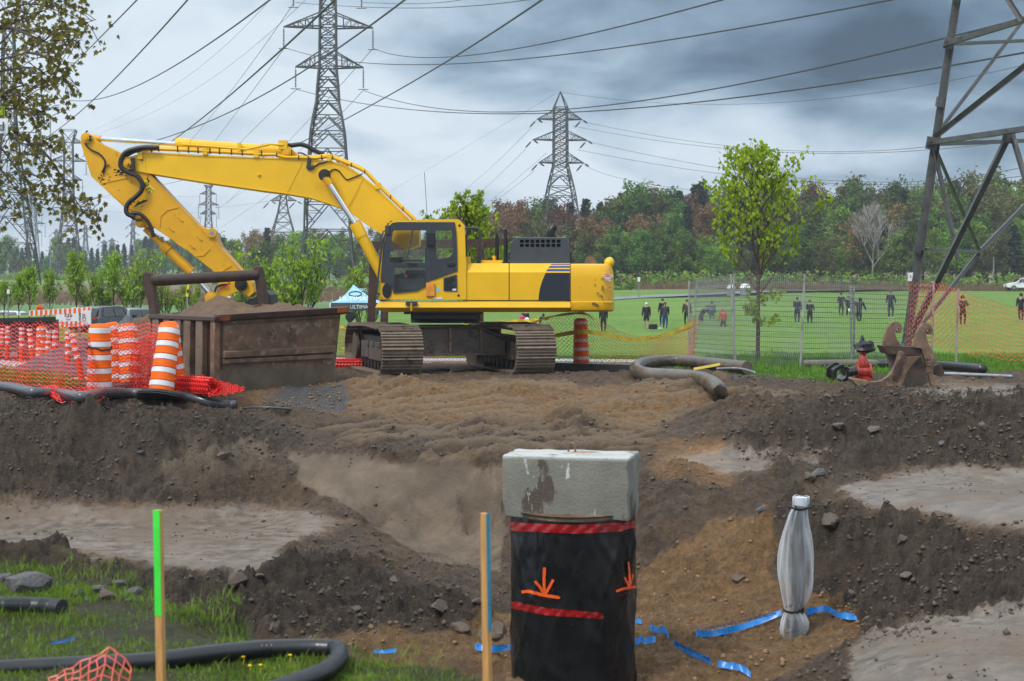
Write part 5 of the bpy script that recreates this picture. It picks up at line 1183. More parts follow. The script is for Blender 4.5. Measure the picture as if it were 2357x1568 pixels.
pipe('drain_hose',hp,.145,M_hose,'thick muddy grey hose curling round in a bend near the grass strip','hose',ribs=.05,n=16)
pipe('drain_hose',[rest(px,py,.12)for px,py in((2020,838),(2090,839),(2170,842),(2235,847),(2262,850))],.105,M_corr,'dark flat hose with green print lying behind the ripper on the grass','hose',n=14)
pipe('drain_hose',[rest(px,py,.12)for px,py in((1850,839),(1940,838),(2020,838))],.105,M_hose,'dark hose lying along the fence foot behind the red valve','hose',n=14)
pipe('steel_pipe',[rest(px,py,.06)for px,py in((2160,860),(2240,863),(2330,867))],.04,M_galv,'thin grey metal pipe lying on the wet gravel right of the ripper','pipe')
pipe('steel_pipe',[rest(px,py,.12)for px,py in((1650,849),(1690,848),(1715,851),(1738,858))],.025,M_galv,'pair of thin grey tubes bending into the grass by the tape','pipe')
lp=[gp(px,py,.075)for px,py in((-60,893),(20,902),(80,912),(130,920),(190,922),(235,913),(300,911),(370,915),(430,922),(490,933),(540,943))]
pipe('conduit_pipe',lp,.085,M_pipe,'long grey plastic pipe lying along the heap under the mesh','pipe',n=14)
pipe('conduit_pipe',[gp(px,py,.02)for px,py in((560,944),(610,945),(670,950))],.02,M_pipe,'thin grey pipe end showing in the dirt by the gravel patch','pipe')
# ------ lattice pylons
def pylon(px,base_py,Y,levels,arms,label,w=.12,yaw=0.0,m=M_tower,top=None,strings='hang',group='power pylons',depthk=1.0):
 """levels: (picture y, half width in picture px) from the ground up; arms: (picture y of tip, left px, right px, picture y of root)"""
 k=Y/F;X=GX(px,Y);z0=GZ(base_py,Y)
 root=empty('power_pylon',(X,Y,z0),label,'pylon',group)
 Rz=Matrix.Rotation(R(yaw),3,'Z');O=Vector((X,Y,0))
 def c(i,l):
  py,hw=l;a=hw*k;s=((-1,-1),(1,-1),(1,1),(-1,1))[i%4]
  return O+Rz@Vector((s[0]*a,s[1]*a*depthk,0))+Vector((0,0,GZ(py,Y)))
 for i in range(4):
  mb=MB()
  for a,b in zip(levels[:-1],levels[1:]):mb.bar(c(i,a),c(i,b),w*1.35)
  mb.build('leg',m,root)
 mb=MB()
 for a,b in zip(levels[:-1],levels[1:]):
  big=(a[0]-b[0])>2.6*a[1]
  for i in range(4):
   mb.bar(c(i,b),c(i+1,b),w*.7)
   if a[1]<.5 or b[1]<.5:continue
   if a[1]*2>(a[0]-b[0])*.75 and a[0]-b[0]>24:
    mid=(c(i,b)+c(i+1,b))/2;mb.bar(c(i,a),mid,w*.8);mb.bar(c(i+1,a),mid,w*.8)
    for t in(.35,.68):
     for j in(i,i+1):q=c(j,a).lerp(mid,t);mb.bar(q,c(j,a).lerp(c(j,b),t),w*.45);mb.bar(q,c(j,a).lerp(c(j,b),min(1,t+.33)),w*.45)
   else:mb.bar(c(i,a),c(i+1,b),w*.7);mb.bar(c(i+1,a),c(i,b),w*.7)
 mb.build('lattice',m,root)
 tips=[]
 for ai,(pt,l,r,pr)in enumerate(arms):
  hw=np.interp(-pt,[-q[0]for q in levels],[q[1]for q in levels])
  for sgn,tipx in((-1,l),(1,r)):
   if tipx is None:continue
   tip=O+Rz@Vector(((tipx-px)*k,0,0))+Vector((0,0,GZ(pt,Y)));mb=MB()
   for d in(-1,1):
    a=O+Rz@Vector((sgn*hw*k,d*hw*k*depthk,0));lo=a+Vector((0,0,GZ(pt,Y)));hi=a+Vector((0,0,GZ(pr,Y)))
    mb.bar(lo,tip,w*1.1);mb.bar(hi,tip,w*.8)
    for q in range(1,5):mb.bar(lo.lerp(tip,q/5),hi.lerp(tip,q/5),w*.45);mb.bar(lo.lerp(tip,q/5),hi.lerp(tip,(q+.9)/5),w*.4)
   arm=mb.build('cross_arm',m,root)
   if strings=='hang':
    mb=MB();ln=48*k if Y<170 else 30*k*(Y/F*3500/250)**0;n=9;e=tip-Vector((0,0,ln));mb.bar(tip,e,w*.35)
    for q in range(2,n+5):mb.tube([tip.lerp(e,q/(n+5)),tip.lerp(e,(q+.35)/(n+5))],w*.75,6)
    mb.bar(e+Vector((-.5,0,-.1)),e+Vector((.5,0,-.1)),w*.5);mb.build('insulator_string',M_insul,arm);tips.append(e)
   else:
    for dx,dy in((-18,20),(13,8)):
     if strings=='tiny':dx,dy=dx*.5,dy*.5
     e=tip+Vector((dx*k,(-1 if dx<0 else 1)*.3,-dy*k));mb=MB();mb.bar(tip,e,w*.4);mb.bar(tip.lerp(e,.3),tip.lerp(e,.85),w*1.5);mb.build('insulator_string',M_insul,arm)
    tips.append(tip)
 if top:
  mb=MB();pk=O+Vector((0,0,GZ(top,Y)))
  for i in range(4):mb.bar(c(i,levels[-1]),pk,w*.9)
  mb.build('peak',m,root)
 return tips
pylon(755,652,150,[(660,66),(600,58),(530,51),(468,50),(400,45),(345,41),(305,38),(268,32),(235,25.5),(205,24),(180,22),(155,19.5),(132,19),(108,19),(84,18.5),(60,18.5),(38,18.5),(15,17.5),(-12,17),(-40,17),(-70,14)],[(155,681,836,122),(63,654,858,32),(-32,676,832,-60)],'tall grey lattice pylon rising out of the picture behind the excavator boom',w=.13,yaw=4,top=-120)
pylon(1290,560,260,[(580,46),(540,42),(486,36),(452,31.5),(430,27.5),(405,22),(384,17),(372,15.5),(358,15.5),(344,15.5),(330,15.5),(316,15.5),(302,15),(290,15),(276,15),(262,15),(248,15)],[(375,1240,1344,353),(322.5,1226,1352,303),(275,1236,1340,254)],'dark lattice pylon standing over the trees right of the cab',w=.16,yaw=6,top=211,strings='strain')
pylon(158,640,330,[(645,30),(600,25),(560,21),(520,17),(490,14),(465,12),(440,11),(415,10.5),(392,10),(370,10),(350,9.5),(328,9),(300,17)],[(415,128,189,402),(371,117,197,358),(329,120,192,316)],'pale pylon with flat topped head between the maple leaves and the stick',w=.16,yaw=10)
pylon(20,640,150,[(655,62),(560,50),(500,42),(440,34),(400,28),(350,22),(310,18),(270,15),(230,14),(190,13.5),(150,13),(110,12.5),(70,10)],[(355,-60,96,330),(263,-80,113,240),(168,-52,92,145)],'grey pylon standing behind the leafy maple branches at the left edge',w=.10,yaw=8,top=40)
pylon(480,600,520,[(640,14),(560,11),(523,8.5),(505,6.5),(490,6),(475,5.6),(460,5.5),(445,5.2),(432,5),(427,9)],[(493,461,498,485),(472,457,503,464),(447,460,498,440)],'small faint pylon with three cross arms seen under the boom',w=.2,yaw=5)
pylon(652,600,360,[(620,33),(560,28),(535,24),(512,18),(490,12),(470,8.5),(455,7),(440,6.5),(425,6),(410,6)],[(462,623,682,450),(425,628,677,414)],'grey pylon with wide splayed legs below the boom beside the tall pylon',w=.18,yaw=4,top=395,strings='strain')
pylon(76,600,640,[(640,14),(560,10),(530,8),(508,6.5),(490,6),(470,5.5),(455,5),(446,5)],[(535,62,96,528),(515,56,104,508),(490,60,96,484)],'faint pylon just right of the left edge pylon legs',w=.22)
for px,base,Y,tp,lb in((197,590,900,517,'tiny faint pylon over the far trees right of the flat topped pylon'),(306,590,800,506,'tiny hazy pylon half hidden behind the excavator stick'),(130,590,1000,527,'tiny faint pylon farthest left over the dark conifers'),(258,590,950,548,'tiny pointed pylon low over the trees left of the stick'),(240,590,1000,552,'smallest pointed pylon low over the trees by the lamp post')):
 h=base-tp;pylon(px,base,Y,[(base,7),(base-h*.4,4.2),(base-h*.62,3),(base-h*.8,2.6),(tp+3,2.4)],[(base-h*.62,px-8,px+8,base-h*.68),(base-h*.85,px-9,px+9,base-h*.9)],lb,w=.3,top=tp,strings='tiny')
def near_tower():
 Y0=45.0;root=empty('power_pylon',P(2083,812,Y0),'huge near pylon leg and bracing at the right edge of the field','pylon','power pylons')
 def ang(mb,a,b,w,t=.012):
  d=(b-a).normalized();n=d.cross(Vector((0,1,0))).normalized();q=d.cross(n).normalized()
  if q.y>0:q=-q
  mb.loft([[p+n*(-w/2),p+n*(w/2),p+n*(w/2)+q*t,p+n*(-w/2+t)+q*t,p+n*(-w/2+t)+q*w,p+n*(-w/2)+q*w]for p in(a,b)])
 ft=(2080,815);hd=(2222,-150)
 leg=lambda py:(ft[0]+(hd[0]-ft[0])*(ft[1]-py)/(ft[1]-hd[1]))
 def one(nm,segs,label=None):
  for a,b,w in segs:
   mb=MB();ang(mb,P(*a),P(*b),w);mb.build(nm,M_towernear,root)
 one('leg',[((2080,815,Y0),(leg(320),320,Y0),.22),((leg(320),320,Y0),(2222,-150,Y0),.20)])
 one('brace',[((2144,328,Y0-.1),(2420,288,40),.17),((2144,332,Y0+.1),(2420,322,50),.13),((2322,312,42),(2082,800,Y0),.20),((2330,312,42),(2440,680,39),.17),((2150,340,Y0),(2205,598,Y0-.6),.14),((2152,340,Y0+.2),(2254,578,48),.11),((2400,430,51),(2254,580,48),.15),((2254,580,48),(2100,775,Y0+.3),.13),((2112,573,Y0),(2200,578,Y0-.5),.09),((2200,577,Y0-.5),(2256,580,48),.09),((2150,316,Y0-.1),(2400,118,41),.15),((2150,316,Y0+.1),(2360,40,49),.10),((2180,100,Y0-.1),(2360,45,41.5),.19),((2180,102,Y0+.1),(2400,92,49),.11),((2350,50,41.5),(2280,-60,42.5),.12),((2195,0,Y0),(2360,-120,42),.12)])
 mb=MB()
 for c,s in(((2145,330),.34),((2184,100),.30),((2112,574),.22),((2322,314),.34),((2164,235),.26)):
  q=P(*c,Y0-.14 if c[0]<2300 else 41.9);mb=MB();mb.box(q,(s,.014,s*1.1),0,Matrix.Rotation(.17,3,'Y'))
  for i in range(4):
   for j in(-1,1):b=q+Vector((j*s*.22+.17*(i-1.5)*s*.25,-.01,(i-1.5)*s*.25));mb.tube([b,b-Vector((0,.02,0))],.018,6)
  mb.build('gusset_plate',M_towernear,root)
 mb=MB();side_plate(mb,[(2091,628),(2102,627),(2099,647),(2089,647)],Y0-.2,.01);pl=mb.build('number_plate',M_whitepaint,root);lettering('lettering','2',.10,M_ink,pl,P(2096,637,Y0-.215))
 mb=MB();ang(mb,P(2090,800,44.2),P(2098,680,44.2),.14);mb.build('leg_stub',M_towernear,root)
 mb=MB();mb.box(P(2082,826,Y0),(.7,.7,.35));mb.build('footing',M_conc,root,bevel=.02)
near_tower()
# ------ power lines
def wire(pts,r,label):
 """pts: picture points with depth; smooth sagging curve"""
 q=[P(a,b,Y)for a,b,Y in pts]
 if len(q)==3:
  n=28;path=[]
  t1=(q[1]-q[0]).length/((q[1]-q[0]).length+(q[2]-q[1]).length)
  c=(q[1]-q[0]*(1-t1)**2-q[2]*t1**2)/(2*t1*(1-t1))
  for i in range(n+1):t=i/n;path.append(q[0]*(1-t)**2+c*(2*t*(1-t))+q[2]*t*t)
 else:path=smooth_path(q,10)
 mb=MB();mb.tube(path,r,5);mb.build('power_line',M_wire,loc=path[0],label=label,cat='power line',group='overhead power lines')
W=[([(150,168,110),(235,82,80),(330,-15,55)],.03,'steep power line at the upper left, the one nearest the leaves'),([(70,335,150),(219,226,85),(445,-15,50)],.03,'power line running from the maple leaves up past the flat topped pylon'),([(160,231,150),(376,167,80),(632,-8,50)],.032,'curved power line sweeping up from the leaves to the top left of the tall pylon'),([(385,333,130),(530,219,85),(790,-18,48)],.042,'thick straight power line crossing in front of the tall pylon top'),([(340,329,140),(600,222,85),(945,-10,48)],.036,'thick curved power line passing behind the stick cylinder up to the middle top'),([(660,345,140),(990,165,80),(1262,-10,48)],.04,'thick power line rising from the boom to the top middle of the sky'),([(360,410,400),(533,208,230),(676,8,150)],.03,'thin power line down from the topmost insulator of the tall pylon'),([(430,410,400),(494,326,280),(656,109,150)],.03,'thin power line down left from the upper left insulator of the tall pylon'),([(480,410,400),(550,332,280),(683,206,150)],.03,'thin power line down left from the lower left insulator of the tall pylon'),([(520,470,400),(650,340,280),(858,112,150)],.03,'thin power line leaving the upper right insulator behind the tall pylon'),([(500,480,420),(660,370,280),(836,208,150)],.028,'thin power line leaving the lower right insulator behind the tall pylon'),([(200,308,500),(410,191,300),(630,-10,150)],.022,'faint power line high on the left of the tall pylon'),([(215,311,500),(427,219,300),(712,-8,150)],.022,'second faint power line high on the left of the tall pylon'),([(656,110,150),(1180,138,85),(2090,-8,50)],.03,'long power line sagging from the tall pylon to the top right corner'),([(858,111,150),(1040,131,100),(1690,-8,50)],.03,'power line sagging from the tall pylon to the top right of the middle'),([(836,208,150),(1300,252,90),(2420,25,46)],.03,'power line crossing the dark cloud to the near pylon, upper of the pair'),([(683,206,150),(1250,261,90),(2420,110,46)],.03,'power line crossing the dark cloud to the near pylon, lower of the pair'),([(680,6,150),(1000,18,110),(1260,-8,80)],.026,'power line near the top edge right of the tall pylon'),([(835,6,150),(980,8,120),(1090,-8,90)],.024,'short power line at the very top right of the tall pylon'),([(1293,213,260),(1700,240,200),(2420,135,130)],.024,'faint earth wire right of the dark pylon top'),([(1340,280,260),(1800,346,200),(2420,285,130)],.028,'upper right power line of the dark pylon'),([(1318,290,260),(1750,348,200),(2420,312,130)],.028,'second right power line of the dark pylon'),([(1352,326,260),(1850,411,200),(2420,368,130)],.028,'third right power line of the dark pylon'),([(1330,345,260),(1800,415,200),(2420,396,130)],.028,'fourth right power line of the dark pylon'),([(1344,380,260),(1500,425,220),(1750,450,190)],.024,'lowest right power line of the dark pylon going behind the trees'),([(900,440,500),(1120,310,350),(1278,216,260)],.024,'earth wire left of the dark pylon top'),([(1010,480,500),(1120,395,350),(1222,295,260)],.03,'upper left power line of the dark pylon'),([(1020,510,500),(1120,430,350),(1210,343,260)],.03,'middle left power line of the dark pylon'),([(1040,520,500),(1150,455,350),(1230,393,260)],.03,'lower left power line of the dark pylon'),([(1080,500,500),(1180,420,350),(1258,352,260)],.026,'power line rising behind the dark pylon body on its left'),([(165,462,300),(420,415,220),(700,330,160)],.03,'power line behind the stick under the boom'),([(200,450,330),(330,490,480),(470,490,520)],.03,'sagging line between flat topped pylon and small faint pylon'),([(195,430,330),(300,455,480),(462,452,520)],.03,'upper sagging line left of the stick'),([(450,560,520),(560,490,380),(760,340,200)],.03,'straight line rising under the boom right of the small pylon'),([(500,478,520),(570,470,440),(623,462,360)],.03,'line linking small faint pylon with splayed leg pylon'),]
for a in W:wire(*a)
# ------ trees
def leaves(mb,pts,size,rs,n=1,sp=.0,mi=0,aspect=1.6):
 for p in pts:
  for k in range(n):
   c=Vector(p)+Vector((rs.gauss(0,sp),rs.gauss(0,sp),rs.gauss(0,sp)))if sp else Vector(p)
   s=size*rs.uniform(.6,1.35);a=Vector((rs.uniform(-1,1),rs.uniform(-1,1),rs.uniform(-1,.6))).normalized();b=a.cross(Vector((rs.uniform(-1,1),rs.uniform(-1,1),rs.uniform(-1,1)))).normalized()
   mb.add([c-b*s*.5,c+a*s*aspect*.45-b*s*.2,c+a*s*aspect*.9,c+b*s*.5],[(0,1,2,3)],mi)
def limb(mb,a,d,ln,r,depth,rs,tips,spread=.55,up=.15,segs=4,mi=0,kids=(3,4),minr=.004):
 pts=[Vector(a)];d=Vector(d).normalized()
 for i in range(segs):
  d=(d+Vector((rs.gauss(0,.10),rs.gauss(0,.10),rs.gauss(0,.05)+up*.12))).normalized();pts.append(pts[-1]+d*(ln/segs))
 n=len(pts);mb.tube(pts,r,6 if depth>0 else 4,mi,rs=[max(minr,r*(1-.65*i/(n-1)))for i in range(n)])
 if depth<=0:
  tips.extend(pts[1:]);return
 tips.extend(pts[-2:])
 for k in range(rs.randint(*kids)):
  t=rs.uniform(.25,1.0);i=min(n-2,int(t*(n-1)));p=pts[i].lerp(pts[i+1],rs.random());az=rs.uniform(0,6.283)
  side=Vector((math.cos(az),math.sin(az),0));nd=(d*(1-spread)+side*spread+Vector((0,0,up))).normalized()
  limb(mb,p,nd,ln*rs.uniform(.45,.7),r*.5,depth-1,rs,tips,spread,up,max(2,segs-1),mi,kids,minr)
G1=leafmat('fresh_leaf',(.19,.29,.008),(.38,.52,.02),(.50,.58,.05),scale=1.6,tr=.4,rv=.05)
G2=leafmat('street_leaf',(.17,.27,.010),(.34,.48,.028),(.44,.54,.06),scale=1.2,tr=.35,rv=.08)
FG=[leafmat('wood_green',(.045,.10,.012),(.13,.215,.03),(.19,.27,.05),scale=.45,rv=.22),leafmat('wood_bright',(.09,.19,.014),(.23,.37,.035),(.33,.46,.07),scale=.5,rv=.15),leafmat('wood_russet',(.13,.068,.03),(.29,.155,.07),(.30,.18,.08),scale=.5,rv=.2),leafmat('wood_conifer',(.013,.034,.014),(.04,.075,.032),(.07,.11,.045),scale=.6,rv=.22),leafmat('wood_olive',(.07,.075,.022),(.18,.175,.05),(.24,.22,.08),scale=.5,rv=.2)]
def wood_tree(kind,seed):
 """one tree about 14 m tall; kinds: 0 green, 1 bright, 2 russet, 3 conifer, 4 olive, 5 bare pale, 6 pine with open top"""
 rs=random.Random(seed);root=empty('broadleaf_tree' if kind not in(3,6)else 'conifer_tree',(0,0,0),'x','tree')
 mt=MB();mc=MB();tips=[]
 H=14.0
 if kind==3 or kind==6:
  mt.tube([Vector((0,0,-1)),Vector((.1,0,H*.5)),Vector((0,0,H))],.2,6,rs=[.22,.14,.02])
  n=32
  for i in range(n):
   t=i/n;z=H*(.10+.9*t);rad=(2.5 if kind==3 else 2.1)*(1-t)**.75*rs.uniform(.75,1.2)+.15
   if kind==6 and t<.3:continue
   for k in range(7):
    az=rs.uniform(0,6.283);tip=Vector((math.cos(az)*rad,math.sin(az)*rad,z-rad*.18+rs.uniform(-.1,.25)))
    base=Vector((0,0,z));mt.bar(base,tip,.04)
    for q in range(11):leaves(mc,[base.lerp(tip,rs.uniform(.2,1.05))],.42,rs,1,.16,aspect=1.3)
 elif kind==5:
  mt.tube([Vector((0,0,-1)),Vector((.1,0,H*.5))],.2,6,rs=[.17,.10])
  for k in range(9):az=k*2.4;limb(mt,Vector((.05,0,H*(.3+.06*k))),Vector((math.cos(az)*.7,math.sin(az)*.7,1)),H*(.5-.03*k),.09,3,rs,tips,.5,.35,minr=.035,kids=(3,5))
 else:
  ht=H*rs.uniform(.3,.4);mt.tube([Vector((0,0,-1)),Vector((rs.uniform(-.2,.2),0,ht*.6)),Vector((rs.uniform(-.3,.3),0,H*.75))],.2,6,rs=[.22,.16,.06])
  for k in range(13):
   az=k*2.4+rs.random();z=H*(.15+.05*k);limb(mt,Vector((0,0,z)),Vector((math.cos(az),math.sin(az),.8+.1*k)),H*(.30-.008*k),.07,2,rs,tips,.5,.25,minr=.02)
  cl=rs.sample(tips,min(len(tips),330));big=(1.0,.85,.9,0,.95)[kind]
  for c in cl:
   if rs.random()<.12:continue
   leaves(mc,[c],.34,rs,9 if kind!=2 else 7,.38*big)
  for c in tips[::14]:leaves(mc,[c],.36,rs,12,.6)
 mt.build('trunk',M_barkpale if kind in(5,)or(kind==1 and seed%2)else M_bark,root,local=True)
 if mc.f:mc.build('crown',FG[kind if kind!=6 else 3],root,local=True)
 return root
LAB={0:('green woodland tree in full leaf in the forest behind the field','green forest trees'),1:('bright fresh green tree at the forest edge','bright green forest trees'),2:('russet budding tree in the forest behind the field','russet forest trees'),3:('dark green conifer standing among the forest trees','dark forest conifers'),4:('olive brown half leafed tree in the forest','olive forest trees'),6:('thin topped dark conifer poking above the forest','thin topped conifers')}
PROT={k:[(wood_tree(k,100+7*k+j),[False])for j in range(2)]for k in(0,1,2,3,4,6)}
def put_tree(kind,px,base_py,top_py,Y,rs,wide=1.0,where=''):
 pr,us=PROT[kind][rs.randrange(2)];z=fz1(GX(px,Y),Y);h=GZ(top_py,Y)-z
 if h<1.5:return
 s=h/14.0;o=place_copy(pr,us,(GX(px,Y),Y,z),(0,0,rs.uniform(0,6.28)),LAB[kind][0]+where,(s*wide*.86,s*wide*.86,s));o['group']=LAB[kind][1]+where
def forest():
 rs=random.Random(11)
 sil=[(900,560),(1000,540),(1060,515),(1110,480),(1150,470),(1220,478),(1300,480),(1350,470),(1400,455),(1450,442),(1510,434),(1570,446),(1610,432),(1660,440),(1760,428),(1850,428),(1900,430),(1960,436),(2040,440),(2100,418),(2160,432),(2230,425),(2300,412),(2357,425),(2500,415)]
 top=lambda px:interp([(a,b)for a,b in sil],px)[0]
 px=930
 while px<2520:
  k=rs.choices((0,2,3,4,6,1),(3,3.2,3,2.5,1.3,.6))[0]
  if 1060<px<1330:k=rs.choices((0,2,4,6),(3,3,2,1.5))[0]
  if px>2120:k=rs.choices((0,1,4,2,3),(3,2.5,3,1,1))[0]
  put_tree(k,px,0,top(px)+rs.uniform(-14,26),rs.uniform(248,275),rs,rs.uniform(.9,1.25));px+=rs.uniform(14,22)
 px=940
 while px<2520:
  k=rs.choices((0,2,3,4,1),(3,3.2,2.6,3,.8))[0]
  if px>2080:k=rs.choices((0,1,4),(3,3,2))[0]
  if 1180<px<1390:k=rs.choices((2,4,0),(4,3,1))[0]
  if 1440<px<1560:k=rs.choices((3,0,2),(4,2,1))[0]
  t=top(px);put_tree(k,px,0,t+(665-t)*rs.uniform(.12,.34),rs.uniform(228,246),rs,rs.uniform(.95,1.3));px+=rs.uniform(17,25)
 px=960
 while px<2520:
  k=rs.choices((0,1,4,3),(3.4,2.6,2.4,.9))[0]
  if 1410<px<1560:k=rs.choices((1,0),(3,2))[0]
  t=top(px);put_tree(k,px,0,t+(665-t)*rs.uniform(.36,.66),rs.uniform(214,226),rs,rs.uniform(1.05,1.5));px+=rs.uniform(18,28)
 silL=[(-150,545),(0,545),(60,560),(110,552),(160,545),(210,560),(270,565),(330,545),(400,540),(480,548),(520,538),(570,535),(620,520),(690,540),(760,535),(830,545),(900,540),(980,535)]
 tl=lambda px:interp(silL,px)[0]
 px=-140
 while px<520:
  k=rs.choices((3,6,0,1),(4,2.2,2,1))[0];put_tree(k,px,0,tl(px)+rs.uniform(-6,26),rs.uniform(470,520),rs,rs.uniform(.9,1.3),' far on the left');px+=rs.uniform(11,18)
 px=-140
 while px<520:
  k=rs.choices((0,1,4,3),(3,2.5,2,1))[0];put_tree(k,px,0,tl(px)+rs.uniform(30,58),rs.uniform(440,465),rs,rs.uniform(1.2,1.7),' far on the left');px+=rs.uniform(15,24)
 px=490
 while px<1060:
  k=rs.choices((0,1,2,4,3),(3,3,1.6,3,.8))[0];put_tree(k,px,0,tl(px)+rs.uniform(-8,26),rs.uniform(310,340),rs,rs.uniform(1.0,1.4),' behind the boom');px+=rs.uniform(17,26)
 px=500
 while px<1060:
  k=rs.choices((0,1,4,2),(3,3.4,2.4,1))[0];put_tree(k,px,0,tl(px)+rs.uniform(35,75),rs.uniform(270,300),rs,rs.uniform(1.2,1.6),' behind the boom');px+=rs.uniform(20,30)
 pale=wood_tree(5,77);Y=212.0;z=fz1(GX(2008,Y),Y);h=GZ(498,Y)-z;pale.location=(GX(2008,Y),Y,z);pale.scale=(h/14,)*3;pale['label']='bare whitish branching tree standing alone before the forest right of the young tree'
 pale2=copy_tree(pale);Y=330.0;z=fz1(GX(700,Y),Y);pale2.location=(GX(705,Y),Y,z);h=GZ(590,Y)-z;pale2.scale=(h/14,)*3;pale2['label']='small bare pale tree behind the bushy young tree under the boom'
 sp=PROT[3][0][0];o=copy_tree(sp);Y=300;z=fz1(GX(615,Y),Y);o.location=(GX(615,Y),Y,z);h=GZ(524,Y)-z;o.scale=(h/16,)*2+(h/14,);o['label']='lone dark conifer left of the splayed leg pylon';o['group']='lone conifer'
forest()
def scrub():
 rs=random.Random(5);mb=MB();mb2=MB()
 for k in range(620):
  px=rs.uniform(980,2600);Y=rs.uniform(208,216)if px>1300 else rs.uniform(262,275);x=GX(px,Y);z=fz1(x,Y);h=rs.uniform(.6,2.6)
  for j in range(int(12*h)):leaves(mb if rs.random()<.8 else mb2,[(x+rs.gauss(0,.7),Y+rs.gauss(0,.7),z+rs.uniform(0,h))],.4,rs)
 for k in range(500):
  px=rs.uniform(-150,1040);Y=rs.uniform(415,435)if px<520 else rs.uniform(255,268);x=GX(px,Y);z=fz1(x,Y);h=rs.uniform(.6,2.2)
  for j in range(int(10*h)):leaves(mb if rs.random()<.6 else mb2,[(x+rs.gauss(0,1.2),Y+rs.gauss(0,.7),z+rs.uniform(0,h))],.55,rs)
 mb.build('undergrowth',FG[1],kind='stuff')
 DRY=leafmat('dry_reed',(.11,.07,.035),(.24,.165,.09),(.30,.22,.13),scale=.6,tr=.1)
 for k in range(700):
  px=rs.uniform(1480,2420)if k%3==0 else rs.uniform(-100,980);Y=rs.uniform(204,209)if k%3==0 else rs.uniform(170,260);x=GX(px,Y);z=fz1(x,Y)
  for j in range(7):
   q=Vector((x+rs.gauss(0,1.0),Y+rs.gauss(0,.6),z));mb2.add([q,q+Vector((.16,0,0)),q+Vector((.08+rs.gauss(0,.2),0,rs.uniform(.7,1.5)))],[(0,1,2)])
 mb2.build('dry_reeds',DRY,kind='stuff')
scrub()
def young_tree(kind,seed,H=3.6,name='young_tree'):
 rs=random.Random(seed);root=empty(name,(0,0,0),'x','tree','young trees along the car park');mt=MB();tips=[]
 if kind=='multi':
  for k in range(5):
   az=k*1.3;limb(mt,Vector((0,0,0)),Vector((math.cos(az)*.55,math.sin(az)*.55,1)),H*.62,.05,3,rs,tips,.42,.3,kids=(3,5),minr=.008)
 else:
  mt.tube([Vector((0,0,-.1)),Vector((.03,0,H*.3)),Vector((0,0,H*.62)),Vector((.02,0,H*.9))],.06,7,rs=[.06,.05,.035,.012])
  for k in range(12):
   az=k*2.4;z=H*(.28+.048*k);limb(mt,Vector((0,0,z)),Vector((math.cos(az),math.sin(az),1.25+.12*k)),H*(.38-.016*k),.024,2,rs,tips,.42,.3,kids=(3,4),minr=.007)
 mt.build('trunk',M_bark,root,local=True);mc=MB()
 for c in rs.sample(tips,min(len(tips),430)):leaves(mc,[c],.14,rs,3,.08)
 mc.build('crown',G2,root,local=True);return root
YT=[(young_tree('std',21),[False]),(young_tree('std',22),[False]),(young_tree('multi',23),[False])]
YL=[(10,742,655,'std','young tree at the left edge by the side road'),(43,728,640,'std','second young tree from the left edge'),(68,735,626,'std','young tree beside the pylon leg at the left'),(114,708,632,'std','small round young tree above the orange diamond sign'),(176,706,594,'std','slender tall young tree left of the row by the cars'),(218,704,618,'multi','spreading young tree behind the black car'),(262,702,598,'std','young tree with clear trunk above the black car roof'),(312,702,592,'multi','dense young tree between cars and rusty portal post'),(372,705,632,'multi','low young tree seen through the rusty portal'),(430,700,640,'multi','low young tree right of centre inside the rusty portal'),(595,720,586,'multi','young tree behind the right portal post'),(694,706,560,'multi','bushy many stemmed young tree under the boom'),(838,720,596,'multi','young tree behind the boom cylinder left of the cab')]
for i,(px,bpy_,tpy,kd,lb)in enumerate(YL):
 pr,us=YT[2]if kd=='multi' else YT[i%2];Y=88.0 if px<560 else 66.0
 z=fz1(GX(px,Y),Y);h=GZ(tpy,Y)-z;s=h/3.6*.97;w=rnd.uniform(.68,.88)*(min(s,1.0)if kd=='std' else min(s,1.15));o=place_copy(pr,us,(GX(px,Y),Y,z),(0,0,rnd.uniform(0,6)),lb,(w,w,s))
